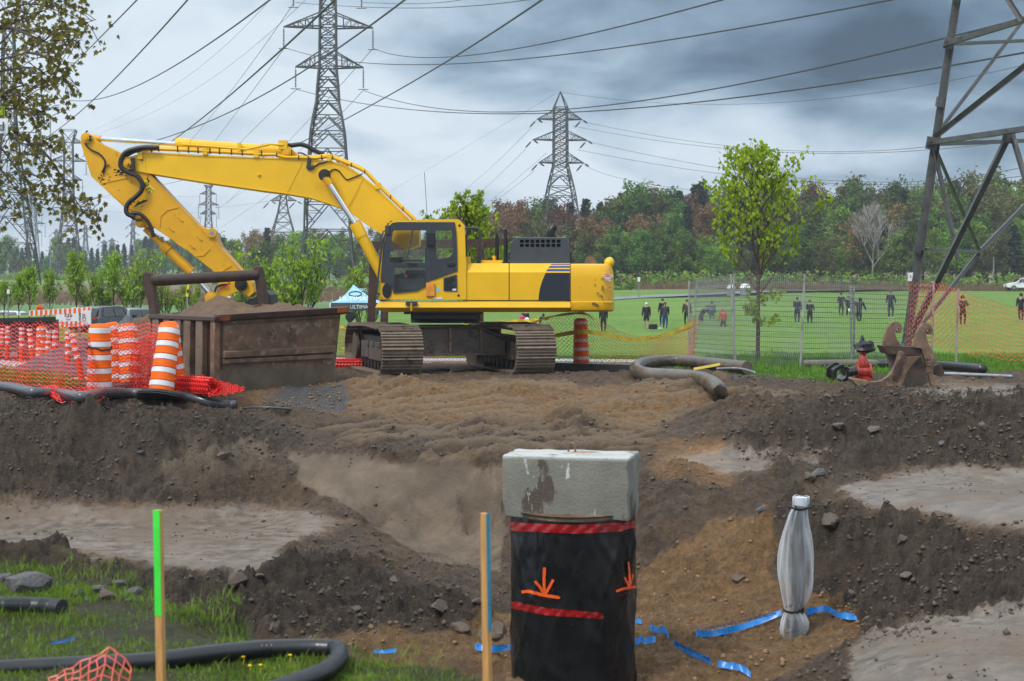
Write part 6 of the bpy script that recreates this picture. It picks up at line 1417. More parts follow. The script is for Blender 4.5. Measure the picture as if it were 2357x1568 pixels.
def big_young(px,bpy_,tpy,Y,wpx,seed,label,crown_from=.2,lsize=.105,nl=4,zb=None):
 """detailed young tree: stem, ascending limbs, hanging heart-shaped leaves in clumps"""
 rs=random.Random(seed);z0=GZ(bpy_,Y)if zb is None else zb;H=GZ(tpy,Y)-z0;Rw=wpx*Y/F/2
 root=empty('young_tree',(GX(px,Y),Y,z0),label,'tree');mt=MB();tips=[]
 mt.tube([Vector((0,0,-.1)),Vector((.02,0,H*.35)),Vector((-.01,0,H*.7)),Vector((0,0,H*1.0))],.07,8,rs=[.058,.047,.028,.007])
 for k in range(30):
  t=k/30;z=H*(.30+.62*t);az=k*2.399;ln=Rw*(1.3 if t<.4 else 1.3-.95*(t-.4)/.6)*rs.uniform(.8,1.1)
  limb(mt,Vector((0,0,z)),Vector((math.cos(az)*.85,math.sin(az)*.85,.95)),ln*1.15,.022,2,rs,tips,.5,.25,kids=(2,4),minr=.005)
 for k in range(10):
  az=k*2.1;z=H*rs.uniform(.12,.30);limb(mt,Vector((0,0,z)),Vector((math.cos(az),math.sin(az),.6)),Rw*.45,.01,1,rs,tips,.5,.2,kids=(1,2),minr=.004)
 mt.build('trunk',pm('young_bark',(.075,.045,.032),rough=.7,var=.3,scale=10),root,local=True);mc=MB()
 clump=rs.sample(tips,int(len(tips)*.8))
 for c in clump:
  for k in range(nl):
   p=c+Vector((rs.gauss(0,.055),rs.gauss(0,.055),rs.gauss(0,.05)));s=lsize*rs.uniform(.7,1.25);dn=Vector((rs.uniform(-.7,.7),rs.uniform(-.7,.7),-rs.uniform(.2,1))).normalized();sd=dn.cross(Vector((rs.uniform(-1,1),rs.uniform(-1,1),.3))).normalized();fo=dn.cross(sd)*s*.18
   mb_=[p,p+dn*s*.3+sd*s*.42+fo,p+dn*s*.75+sd*s*.3+fo,p+dn*s*1.15,p+dn*s*.75-sd*s*.3+fo,p+dn*s*.3-sd*s*.42+fo]
   mc.add(mb_,[(0,1,2,3),(0,3,4,5)])
 mc.build('crown',G1,root,local=True);return root
big_young(1744,832,334,38.2,200,3,'bright green young tree standing against the wire fence on the right')
big_young(1072,790,452,47,120,9,'bright green young tree behind the excavator cab',lsize=.10,nl=5)
def maple():
 rs=random.Random(8);Y=14.0;root=empty('maple_tree',(GX(-260,Y),Y,-.2),'maple with reddish green spring leaves hanging in at the upper left','tree')
 LM=leafmat('maple_leaf',(.12,.085,.014),(.16,.15,.022),(.26,.12,.035),scale=2.2,tr=.3,rv=.0)
 mt=MB();mc=MB();px2=lambda a,b,dy:P(a,b,Y+dy)
 mt.tube([P(-260,1160,Y),P(-265,600,Y),P(-240,100,Y),P(-230,-300,Y)],.2,10,rs=[.26,.2,.16,.12])
 br=[[(-250,520),(-60,130),(20,60),(110,20),(150,-20)],[(-250,420),(-80,180),(60,120),(150,60),(190,55),(222,45)],[(-250,440),(-60,260),(40,200),(110,200),(160,155)],[(-250,470),(-60,300),(30,300),(80,350),(130,440),(165,480)],[(-250,500),(-80,350),(-10,380),(40,440),(80,470),(140,490)],[(-250,480),(-60,290),(20,250),(80,260),(125,250)],[(30,300),(70,330),(110,360),(150,420),(180,470),(200,495),(228,492)],[(60,120),(100,130),(140,165),(160,225)],[(-60,260),(0,290),(50,330),(100,330),(115,338)],[(-60,130),(0,100),(60,30),(90,-10)],[(20,60),(90,90),(120,100),(190,92)],[(-10,60),(60,70),(130,80),(185,100)],[(-60,180),(20,160),(90,160),(130,210)],[(-80,350),(-20,420),(20,480),(45,440)],[(-60,200),(0,220),(60,225),(100,290)],[(-60,0),(40,-10),(120,5),(140,40)],[(-60,60),(10,20),(70,10),(150,15)],[(-60,100),(0,140),(50,190),(70,250)],[(-60,330),(0,340),(40,390),(90,410),(110,450)]]
 def leaf(p,s):
  dn=Vector((rs.uniform(-.8,.8),rs.uniform(-.6,.6),-rs.uniform(.1,1))).normalized();sd=dn.cross(Vector((rs.uniform(-.6,.6),1,rs.uniform(-.6,.6)))).normalized();v=[]
  for t,rr in((0,0),(.12,.55),(.05,.30+.62),(.42,.42),(.62,.85),(.75,.32),(1.15,0)):pass
  out=[(0,0),(-.05,.30),(.10,.62),(.28,.38),(.52,.72),(.62,.30),(1.1,0),(.62,-.30),(.52,-.72),(.28,-.38),(.10,-.62),(-.05,-.30)]
  nf=dn.cross(sd);v=[p+dn*a*s+sd*b*s*.75+nf*(abs(b)*s*.25)for a,b in out];mc.add(v,[(0,1,2,3),(0,3,4,5),(0,5,6,7),(0,7,8,9),(0,9,10,11)])
 for bi,b in enumerate(br):
  dy=rs.uniform(-1.6,1.6);path=smooth_path([px2(a,c,dy+rs.uniform(-.15,.15))for a,c in b],7);n=len(path)
  mt.tube(path,.02,5,rs=[max(.003,.015*(1-i/n))for i in range(n)])
  for i in range(int(n*.22),n):
   for k in range(2 if rs.random()<.85 else 1):
    d=Vector((rs.uniform(-1,1),rs.uniform(-1,1),rs.uniform(-.8,.6))).normalized();ln=rs.uniform(.05,.26);q=path[i]+d*ln
    if rs.random()<.6:mt.tube([path[i],path[i].lerp(q,.5)+Vector((0,0,.015)),q],.004,3)
    for j in range(rs.randint(1,3)):leaf(q+Vector((rs.gauss(0,.03),rs.gauss(0,.03),rs.gauss(0,.03))),rs.uniform(.034,.054))
 mt.build('trunk',pm('maple_bark',(.05,.035,.028),rough=.7,var=.3,scale=12),root);mc.build('crown',LM,root)
maple()
# ------ wire fence, netting on the right, posts and signs
def zF(x,y):return(1381+.414*x,575.4+.414*y)
M_fence=pm('fence_wire',(.30,.31,.32),rough=.45,var=.2,metal=.5)
M_fpost=pm('fence_post_steel',(.38,.375,.36),rough=.5,var=.3,scale=6,metal=.4,dirt=((.16,.08,.04),.25,8,.7))
def fence_panel(tl,tr,bl,br,label,nv=18):
 """corners: (px, py, depth)"""
 A,B,C_,D_=P(*tl),P(*tr),P(*bl),P(*br);root=empty('wire_fence',C_,label,'wire fence','welded wire fence panels')
 mb=MB();w=(B-A).length;n=max(6,int(w/.062))
 off=lambda t:Vector((0,-.05*max(0,1-abs((t%.25)-.125)/.035)if t>.08 else 0,0))
 for i in range(n+1):
  u=i/n;a,b=A.lerp(B,u),C_.lerp(D_,u);pts=[a.lerp(b,t)+off(t)for t in(0,.09,.125,.16,.34,.375,.41,.59,.625,.66,.84,.875,.91,1)]
  mb.tube(pts,.0052,3)
 for j in range(nv+1):
  t=j/nv;a,b=A.lerp(C_,t)+off(t),B.lerp(D_,t)+off(t);mb.bar(a,b,.010,3)
 mb.build('wire_mesh',M_fence,root);return root
def fpost(px0,py0,px1,py1,Y,label,w=.042):
 mb=MB();a,b=P(px0,py0,Y),P(px1,py1,Y);b.z-=.1;mb.bar(a,b,w);mb.build('fence_post',M_fpost,loc=b,label=label,cat='fence post',group='fence posts')
fence_panel((1588,647,41),(1605,644,40.9),(1588,832,41),(1596,832,40.9),'narrow end panel of the welded wire fence by the orange netting')
fence_panel((1605,644,40.8),(1682,635,37.8),(1592,831,40.8),(1690,842,37.8),'short wire fence panel left of the young tree')
fence_panel((1690,634,37.7),(1850,633,36.1),(1695,842,37.7),(1840,850,36.1),'wire fence panel in front of the young tree')
fence_panel((1854,635,36.1),(2092,648,37.6),(1846,850,36.1),(2085,842,37.6),'long wire fence panel between the young tree and the tower leg')
fence_panel((2092,649,37.7),(2147,652,37.9),(2085,842,37.7),(2147,840,37.9),'last wire fence panel beside the tower leg behind the orange mesh')
for a in((1586,646,1585,836,41,'rusty fence post at the end of the orange netting'),(1604,641,1591,834,40.9,'leaning fence post one step right of the netting end'),(1682,631,1694,846,37.8,'fence post left of the young tree, front of the pair'),(1689,631,1690,842,38.2,'fence post left of the young tree, back of the pair'),(1852,630,1841,853,36.0,'tall fence post right of the young tree leaning slightly'),(1958,657,1960,846,37.0,'thin fence post left of the red valve'),(1965,660,1966,846,37.1,'rusty thin fence post just above the red valve'),(2149,646,2145,838,37.9,'fence post right of the tower leg in orange mesh'),(2206,665,2200,835,36.5,'thin fence post carrying the orange mesh beside the ripper')):fpost(*a)
TR=[(0,2086,646,792,37.8,37.6),(.2,2147,650,800,37.7,37.4),(.42,2205,665,812,36.4,36.4),(.65,2270,688,822,36.0,36.0),(1,2400,728,838,35.4,35.4)]
M_net2=pm('bright_orange_net',(.78,.075,.022),rough=.45,var=.15,scale=3)
def SRt(s,t):
 px,p0,p1,y0,y1=interp(TR,s);return P(px+4*math.sin(t*5+s*9),p0+(p1-p0)*t+3*math.sin(s*26)*t,y0+(y1-y0)*t)
net('safety_net',SRt,27,13,.0048,M_net2,'orange mesh falling away right from the tower leg to the picture edge',jitter=.008,loc=P(2250,820,36))
def steel_frame():
 Y=39.5;root=empty('steel_gantry',P(852,760,Y),'rusty steel frame of posts and a long beam standing behind the cab','steel gantry');mb=MB()
 for nm,a,b,w in(('post',(861,572),(853,775),.20),('post',(886,640),(884,775),.19),('post',(1106,560),(1104,760),.20)):
  mb=MB();mb.bar(P(*a,Y),P(*b,Y),w);mb.build(nm,M_rustdark,root,bevel=.01)
 mb=MB();mb.loft([[P(a,b,Y+d)for d in(0,.3)]+[P(a,b+h,Y+d)for d in(.3,0)]for a,b,h in((858,556,20),(1000,553,20),(1140,549,20),(1160,548,16),(1188,548,2))]);mb.build('beam',M_rustdark,root)
steel_frame()
def tent():
 Y=58;k=Y/F;root=empty('canopy_tent',P(815,790,Y),'light blue pop-up canopy tent with white lettering left of the cab','tent')
 blue=pm('light_blue_canopy',(.28,.55,.72),rough=.5,var=.12,scale=3,stretch=(3,3,3));dk=pm('slate_valance',(.06,.075,.095),rough=.5,var=.1)
 pk=P(814,655,Y+1.5);E=[P(760,697,Y),P(892,697,Y),P(880,694,Y+3),P(772,694,Y+3)]
 mb=MB()
 for i in range(4):
  a,b=E[i],E[(i+1)%4];rows=[]
  for j in range(6):
   t=j/5;m_=a.lerp(pk,t);n_=b.lerp(pk,t);sag=Vector((0,0,-.18*math.sin(t*math.pi)));rows.append([m_.lerp(n_,q/6)+sag*(1 if 0<q<6 else.8)for q in range(7)])
  mb.loft(rows,cap=False,closed=False)
 can=mb.build('canopy',blue,root,smooth=50);mb=MB()
 for i in range(4):
  a,b=E[i],E[(i+1)%4];d=Vector((0,0,-.36));n_=Vector((0,-.01,0));rows=[[a.lerp(b,q/10)+n_ for q in range(11)],[a.lerp(b,q/10)+d+Vector((0,0,.06*math.sin(q*math.pi/10)))+n_ for q in range(11)]];mb.loft(rows,cap=False,closed=False)
 val=mb.build('valance',dk,root)
 lettering('lettering','ULTIMATE',.20,M_whitepaint,val,P(833,707,Y-.08))
 lettering('lettering','ULTIMATE',.30,M_whitepaint,can,P(822,688,Y+.12),(math.radians(52),0,0));lettering('lettering','QUÉBEC',.16,pm('soft_blue_print',(.45,.70,.82)),can,P(826,667,Y+.72),(math.radians(50),0,0))
 mb=MB();c=P(818,677,Y+.36);mb.tube([c+Vector((.24*math.cos(t),.10*math.sin(t),.09*math.sin(t)))for t in np.linspace(0,6.283,25)],.03,5);mb.build('ring_logo',dk,can)
 for p in E:
  mb=MB();q=Vector((p.x,p.y,fz1(p.x,p.y)-.1));mb.bar(p,q,.05);mb.build('leg',M_whitepaint,root)
 mb=MB();mb.loft([[P(874,700,Y-.1),P(886,700,Y-.1)],[P(872,722,Y-.15),P(885,724,Y-.15)],[P(876,734,Y-.1),P(883,732,Y-.1)]],cap=False,closed=False);o=mb.build('hanging_flag',blue,root)
 c=P(806,728,Y-.3);rows=[]
 for j,(w,z)in enumerate(((.05,.17),(.17,.15),(.20,.0),(.16,-.12),(.08,-.2),(.05,-.34))):rows.append([c+Vector((w*math.cos(t)*(1+.2*math.sin(t*3+j)),.1*math.sin(t),z))for t in np.linspace(0,6.283,11)[:-1]])
 mb=MB();mb.loft(rows);mb.bar(c+Vector((0,0,.15)),P(806,700,Y-.1),.012);mb.build('hung_jacket',M_black,loc=c,label='black jacket hanging from the front edge of the blue tent',cat='jacket')
tent()
def stop_sign():
 Y=62;root=empty('road_sign',P(517,720,Y),'red and white road sign seen between the excavator stick and the portal tube','road sign');mb=MB()
 side_plate(mb,[(505,655),(512,648),(522,648),(530,655),(530,666),(522,673),(512,673),(505,666)],Y,.02);mb.build('sign_plate',pm('stop_red',(.55,.015,.015),rough=.4),root);mb=MB();mb.box(P(520,684,Y-.02),(.38,.02,.10));mb.build('white_tab',M_whitepaint,root);mb=MB();mb.bar(P(517,670,Y+.05),P(517,735,Y+.05),.06);mb.build('post',M_galv,root)
 Y=60;root=empty('road_sign',P(431,735,Y),'small yellow warning sign seen through the rusty portal','road sign');mb=MB();side_plate(mb,[(427,682),(431,654),(436,657),(433,684)],Y,.02);mb.build('sign_plate',M_tape,root);mb=MB();mb.bar(P(431,670,Y+.05),P(431,740,Y+.05),.05);mb.build('post',M_galv,root)
 mb=MB();side_plate(mb,[(429,670),(433,664),(434,672),(431,676)],Y-.03,.01);mb.build('black_arrow',M_ink,root)
stop_sign()
def pole_thing(name,px,top,base,Y,w,label,cat,head=None,group=None):
 z=min(GZ(base,Y),99);root=empty(name,Vector((GX(px,Y),Y,z)),label,cat,group);mb=MB();mb.tube([P(px,base,Y),P(px,top,Y)],w,8,rs=[w,w*.7]);mb.build('pole',M_galv,root)
 if head=='lamp':
  mb=MB();k=Y/F;mb.tube([P(px,top,Y),P(px-3,top-2,Y),P(px-8,top-1,Y)],w*.8,6);mb.build('lamp_arm',M_galv,root);mb=MB();mb.box(P(px-9,top-.5,Y),(5*k,.3,1.4*k));mb.build('lamp_head',M_galv,root)
 if head=='tab':
  mb=MB();mb.box(P(px,top+3.5,Y-.08),(6*Y/F,.03,10*Y/F));mb.build('sign_plate',M_whitepaint,root)
pole_thing('street_lamp',116,577,652,300,.16,'thin pale street lamp among the far trees on the left','street lamp','lamp')
pole_thing('street_lamp',82,600,652,320,.14,'shorter faint street lamp left of the pale one on the left','street lamp','lamp')
pole_thing('utility_pole',2287,592,664,215,.13,'slim dark pole in front of the wood near the right edge','pole')
pole_thing('sign_post',1470.5,640,688,146,.05,'small white sign on a thin post beyond the counterweight','sign','tab')
pole_thing('sign_post',19,668,742,84,.04,'small green street sign on a thin post at the left edge','sign','tab')
def bin_(px,base,top,Y,wpx,label):
 k=Y/F;c=P(px,base,Y);h=(base-top)*k;r=wpx*k/2;root=empty('rubbish_bin',c,label,'rubbish bin','white lidded bins');mb=MB();mb.lathe([(r,0),(r*1.02,h*.05),(r*.96,h*.62),(r*1.02,h*.64)],18);mb.build('tub',pm('bin_grey_'+str(px),(.24,.27,.30),rough=.4),root,local=True,smooth=40);mb=MB();mb.lathe([(r*1.08,h*.64),(r*1.06,h*.70),(r*.9,h*.84),(r*.6,h*.95),(r*.2,h),(.01,h)],18);mb.build('dome_lid',M_whitepaint,root,local=True,smooth=40)
bin_(1683,681,655,160,19,'white domed rubbish bin nearer the short fence panel');bin_(1715,682,653,160,24,'larger white domed rubbish bin right of the fence post pair')
# ------ people on the field
SKIN=pm('skin',(.45,.27,.19),rough=.55,var=.05)
CLOTH={}
def cloth(c):
 key=tuple(c)
 if key not in CLOTH:CLOTH[key]=pm('cloth_%d'%len(CLOTH),c,rough=.8,var=.15,scale=9,bump=.2)
 return CLOTH[key]
def person(px,feet_py,Hpx,Hm,face,jacket,legs,shoes,label,hair=(.03,.02,.015),cap=None,hood=None,arms=(12,12,5,5),elbow=(15,15),stride=6,lean=0,shorts=False,crouch=0.0,ponytail=False,holds=None,z=None):
 """arms: swing out l/r, swing forward l/r; face: heading in degrees, 0 looks to the camera"""
 Y=Hm*F/Hpx;base=Vector((GX(px,Y),Y,GZ(feet_py,Y)));h=Hm
 J={};cr=crouch
 hipz=.50*h*(1-cr*.55);le=R(lean)
 sp=lambda d:Vector((0,-math.sin(le)*d,math.cos(le)*d))
 hip=Vector((0,cr*.12,hipz));chest=hip+sp(.22*h);neck=hip+sp(.335*h);head0=neck+sp(.045*h);head1=neck+sp(.125*h)
 mats=[cloth(jacket),cloth(legs),cloth(shoes),SKIN,cloth(legs)if not shorts else SKIN]
 V=[];E=[];RR=[];B=[]
 def v(p,r,parent=None,mi=0,rx=None):
  V.append(p);RR.append((r,rx if rx else r));B.append(mi)
  if parent is not None:E.append((parent,len(V)-1))
  return len(V)-1
 p0=v(hip,.092*h,None,0);p1=v(hip+sp(.06*h),.094*h,p0,0);p2=v(chest,.105*h,p1,0);p3=v(hip+sp(.285*h),.088*h,p2,0);p4=v(neck,.034*h,p3,3);p5=v(head0,.046*h,p4,3);p6=v(head1,.05*h,p5,3)
 hands=[]
 for s,out,fw,el in((-1,arms[0],arms[2],elbow[0]),(1,arms[1],arms[3],elbow[1])):
  sh=hip+sp(.305*h)+Vector((s*.112*h,0,0));a=R(out*.45+2);f=R(fw+lean*.6)
  d=Vector((s*math.sin(a),-math.sin(f)*math.cos(a),-math.cos(f)*math.cos(a)));el_=sh+d*(.165*h);f2=R(fw+lean*.6+el);d2=Vector((s*math.sin(a)*.6,-math.sin(f2),-math.cos(f2))).normalized();wr=el_+d2*(.15*h)
  q=v(sh,.050*h,p3,0);q=v(el_,.040*h,q,0);q=v(wr,.027*h,q,0);hands.append((wr,d2,s))
 for s in(-1,1):
  st=R(stride*s);hp_=hip+Vector((s*.05*h,0,-.03*h));tot=hipz-.045*h;foot=Vector((s*.046*h,-math.sin(st)*tot,.03*h+(.02*h*abs(stride)/20 if s>0 else 0)))
  kn=hp_.lerp(foot,.47)+Vector((s*.02*h*(1+cr*3),-(.012+cr*.2)*h,0))
  q=v(hp_,.06*h,p0,1);q=v(hp_.lerp(kn,.55),.056*h,q,1);q=v(kn,.038*h,q,4);q=v(kn.lerp(foot,.4),.036*h,q,4);q=v(foot+Vector((0,0,.02*h)),.023*h,q,4);q=v(foot+Vector((0,-.01*h,-.005*h)),.026*h,q,2);v(foot+Vector((0,-.085*h,-.010*h)),.02*h,q,2)
 me=bpy.data.meshes.new('sk');me.from_pydata([tuple(q)for q in V],E,[]);o=bpy.data.objects.new('sk',me);COL.objects.link(o)
 md=o.modifiers.new('s','SKIN');md.use_smooth_shade=True
 for i,sv in enumerate(me.skin_vertices[0].data):sv.radius=RR[i];sv.use_root=(i==0)
 su=o.modifiers.new('u','SUBSURF');su.levels=1;su.render_levels=1
 dg=bpy.context.evaluated_depsgraph_get();dg.update();bm_=bpy.data.meshes.new_from_object(o.evaluated_get(dg));bpy.data.objects.remove(o)
 root=empty('person',base,label,'person','people on the playing field');root.rotation_euler=(0,0,R(face))
 bm_.materials.clear()
 for m in mats:bm_.materials.append(m)
 VA=np.array([tuple(q)for q in V]);ea=np.array(E);A_=VA[ea[:,0]];D_=VA[ea[:,1]]-A_
 for p in bm_.polygons:
  c=np.array(p.center);t=np.clip(((c-A_)*D_).sum(1)/((D_*D_).sum(1)+1e-9),0,1);d=np.linalg.norm(c-A_-D_*t[:,None],axis=1);k=int(np.argmin(d));p.material_index=B[ea[k][0 if t[k]<.5 else 1]]
 bo=bpy.data.objects.new('body',bm_);COL.objects.link(bo);bo.parent=root
 hc=head0.lerp(head1,.7)
 mb=MB()
 for wr,d2,s in hands:
  mb=MB();pe=wr+d2*(.05*h);mb.tube([wr-d2*.01*h,wr+d2*.02*h,pe],.018*h,6,rs=[.014*h,.02*h,.019*h])
  for k in range(4):o2=Vector((0,(k-1.5)*.0095*h,0));mb.tube([pe+o2,pe+o2+d2*(.03+.004*(k in(1,2)))*h,pe+o2+d2*.045*h+Vector((-s*.012*h,0,0))],.0048*h,5)
  mb.tube([wr+d2*.015*h+Vector((0,-.018*h,0)),wr+d2*.04*h+Vector((-s*.01*h,-.03*h,0))],.006*h,5);mb.build('hand',SKIN,bo,local=True,smooth=50)
 mb=MB();fy=hc+Vector((0,-.05*h,-.005*h));mb.tube([fy+Vector((0,0,.012*h)),fy+Vector((0,-.012*h,-.012*h))],.007*h,5);mb.build('nose',SKIN,bo,local=True)
 def shell(r,ymin,zlo,mat,nm,squash=1.0,back=.0):
  mb=MB();loops=[]
  for a in np.linspace(zlo,math.pi/2,7):loops.append([hc+Vector((r*math.cos(a)*math.cos(t),r*math.cos(a)*math.sin(t)+back,r*math.sin(a)*squash))for t in np.linspace(0,6.283,15)[:-1]])
  mb.loft(loops);return mb.build(nm,mat,bo,local=True,smooth=60)
 if hood is not None:shell(.068*h,0,-1.2,cloth(hood),'hood',1.15,.018*h)
 else:
  shell(.057*h,0,-.15,cloth(cap if cap is not None else hair),'cap' if cap is not None else 'hair',1.1,.006*h)
  if cap is not None:
   mb=MB();mb.box(hc+Vector((0,-.075*h,.012*h)),(.075*h,.06*h,.008*h));mb.build('cap_peak',cloth(cap),bo,local=True)
  if ponytail:
   mb=MB();mb.tube([hc+Vector((0,.05*h,.01*h)),hc+Vector((0,.075*h,-.05*h)),hc+Vector((0,.07*h,-.13*h))],.016*h,6,rs=[.012*h,.02*h,.008*h]);mb.build('ponytail',cloth(hair),bo,local=True)
 if holds=='disc':
  wr,d2,s=hands[1];c=root.matrix_basis@(wr+d2*.09*h);ang=R(face);w=Matrix.Rotation(ang,3,'Z')@(wr+d2*.1*h)+base;frisbee(w+Vector((.0,-.06,-.06)),72,'white flying disc held by the person in '+('pink' if px<1300 else 'grey' if px<1970 else 'black with red shoes'))
 return root
def frisbee(c,tilt,label):
 mb=MB();mb.lathe([(.02,.03),(.10,.03),(.127,.02),(.137,0),(.13,-.006),(.12,.012),(.02,.022)],20);o=mb.build('flying_disc',M_whitepaint,local=True,smooth=50,loc=c,label=label[:90],cat='flying disc',group='white flying discs');o.rotation_euler=(R(tilt),0,0)
BK,NV,DG=(.014,.015,.018),(.015,.02,.04),(.04,.042,.048)
person(1488,758,62,1.72,180,BK,BK,(.5,.5,.5),'person in white cap, black jacket and black shorts seen from behind',cap=(.7,.7,.7),shorts=True,arms=(8,14,0,0))
person(1525,749,62,1.78,205,BK,BK,BK,'person in black with a dark cap standing just behind the blue leggings',cap=BK)
person(1531,757,62,1.72,180,DG,(.02,.045,.19),(.7,.7,.7),'person in grey jacket and blue leggings with a ponytail',hair=(.09,.05,.03),ponytail=True,arms=(12,12,10,10),elbow=(40,40))
person(1581,752,63,1.76,180,(.055,.055,.035),BK,BK,'person in olive jacket behind the end post of the wire fence',arms=(16,12,5,5))
person(1613,757,60,1.74,55,NV,BK,(.6,.5,.4),'person leaning over with one arm out, navy jacket and bare legs',shorts=True,lean=38,arms=(30,10,60,10),stride=12)
person(1638.5,746,53,1.7,180,(.04,.09,.11),(.03,.04,.06),(.7,.7,.7),'person in a teal hooded jacket seen from behind',hood=(.04,.09,.11),arms=(16,16,0,0))
person(1665,769,60,1.7,200,(.55,.06,.015),(.02,.02,.03),(.12,.05,.05),'person in orange red jacket and cap stepping away',cap=(.6,.07,.02),arms=(28,28,10,-10),stride=18,lean=8)
person(1835,746,62,1.74,0,NV,NV,(.5,.5,.5),'person in navy standing left of the pair by the young tree fence',cap=BK,arms=(6,6,12,12),elbow=(60,10))
person(1864,751,61,1.74,0,BK,BK,(.65,.5,.5),'person in black hooded jacket with trousers and pale shoes facing us',hair=(.05,.03,.02),arms=(10,10,25,25),elbow=(45,45))
person(1936,727,53,1.76,0,NV,BK,BK,'person in navy jacket with hands at the waist, left of the group',cap=BK,arms=(22,22,10,10),elbow=(50,50))
person(1953,733,52,1.74,20,BK,BK,BK,'person in black at the back left of the group with discs',hair=BK)
person(1963,742,58,1.7,160,DG,BK,BK,'person in grey in the middle of the group holding a white disc',hood=(.05,.05,.08),lean=14,arms=(10,14,20,30),holds='disc')
person(1977,749,66,1.78,150,BK,BK,(.6,.12,.15),'person in black bending forward with red shoes at the right of the group',hood=BK,lean=24,arms=(12,18,20,30),stride=14,holds='disc')
person(2050,733,65,1.8,0,NV,BK,(.7,.68,.66),'person in a brown beanie and dark jacket left of the tower leg',cap=(.16,.08,.03),arms=(24,24,5,5),elbow=(35,35))
person(2216,749,69,1.76,0,(.035,.03,.03),BK,(.4,.06,.04),'person in dark clothes with hands at chest behind the orange mesh',hood=(.04,.02,.02),arms=(10,10,30,30),elbow=(80,80))
person(2350,741,66,1.74,-30,BK,BK,(.5,.45,.45),'person in black cut by the right picture edge holding a phone up',hood=BK,arms=(8,10,10,40),elbow=(30,100))
person(1389,765,64,1.74,180,BK,BK,(.65,.12,.15),'person in black with pink shoes standing behind the counterweight',arms=(8,8,0,0))
person(1201,766,46,1.3,20,(.55,.03,.16),NV,BK,'person in a pink jacket seen below the platform with a white disc',hair=(.2,.1,.05),arms=(12,12,40,40),elbow=(60,60),holds='disc')
person(1210,764,52,1.6,10,BK,BK,BK,'person in black standing just behind the pink jacket',hair=BK)
person(1240,768,50,1.45,70,NV,(.3,.33,.4),BK,'person in a navy hooded jacket bending forward left of the far barrel',hood=NV,lean=34,arms=(10,10,40,40))
frisbee(P(1519,757,97)+Vector((0,0,.03)),0,'white flying disc lying on the grass beside the black bag')
frisbee(P(1312,771,84),4,'white flying disc lying on the grass left of the far barrel')
mb=MB();mb.box((0,0,.17),(.55,.32,.34));o=mb.build('sports_bag',M_black,local=True,bevel=.06,loc=P(1503,758,96),label='black sports bag on the grass between two people',cat='bag')
# ------ ripper attachment and red valve
def zR(x,y):return(1870.2+.20655*x,719.3+.20655*y)
def ripper():
 Y=28.0;root=empty('ripper_attachment',P(2060,900,Y),'rusty brown excavator ripper tooth attachment with two hooked ears','ripper')
 def pl(nm,pts,Yp,t,m=M_rust,par=root,r=4):mb=MB();side_plate(mb,rounded([zR(*q)for q in pts],r,3),Yp,t);return mb.build(nm,m,par,bevel=.012)
 hookL=[(788,375),(792,320),(808,250),(840,175),(880,120),(920,100),(962,106),(992,140),(1004,185),(1000,220),(978,236),(948,226),(930,200),(940,190),(962,200),(970,182),(950,172),(932,186),(922,240),(940,300),(990,372)]
 hookR=[(1128,390),(1140,320),(1160,230),(1195,160),(1240,122),(1285,120),(1322,145),(1342,195),(1340,232),(1316,250),(1288,240),(1276,214),(1288,206),(1306,216),(1314,198),(1296,186),(1276,200),(1268,262),(1284,335),(1340,430),(1394,508),(1366,570),(1342,640),(1346,720),(1360,830),(1328,822),(1216,400)]
 pl('ear',hookL,Y+.45,.10,r=2);pl('ear',hookR,Y-.05,.13,r=2)
 pl('web_plate',[(824,455),(1208,480),(1305,770),(1220,820),(1005,872),(950,850),(880,650)],Y+.22,.10,M_mudlight)
 pl('cross_plate',[(785,370),(1226,388),(1208,488),(830,462)],Y+.02,.5,M_rustdark,r=2)
 sh=pl('shank',[(978,430),(1026,432),(1020,500),(1210,488),(1130,560),(1060,650),(1010,770),(965,872),(760,905),(640,922),(560,872),(540,800),(560,752),(640,778),(760,768),(850,715),(905,640),(945,540)],Y-.16,.16)
 mb=MB();f=[zR(*q)for q in((418,738),(440,728),(615,760),(628,800),(612,862),(585,878),(540,866))];a=[P(x,y,Y-.20)for x,y in f];mb.loft([a,[q+Vector((0,.24,0))for q in a]]);mb.build('tooth',pm('worn_tooth_steel',(.21,.135,.07),rough=.5,var=.3,scale=8,dirt=((.06,.045,.035),.3,8,.6)),sh,bevel=.03)
 c=P(*zR(608,818),Y-.21);mb=MB();mb.tube([c,c+Vector((0,.03,0))],.03,10);mb.build('tooth_pin',M_ink,sh)
 mb=MB();mb.bar(P(*zR(1022,470),Y-.18),P(*zR(908,740),Y-.18),.06);mb.build('gusset',M_rustdark,sh)
 pl('foot_plate',[(1345,605),(1400,576),(1436,574),(1448,612),(1474,680),(1442,724),(1395,708),(1346,690)],Y+.1,.12,M_rustdark)
 mb=MB()
 for q in((1275,490),(1300,570),(1290,640)):mb.box(P(*zR(*q),Y-.06),(.09,.03,.10))
 mb.build('wear_block',M_rust,root)
ripper()
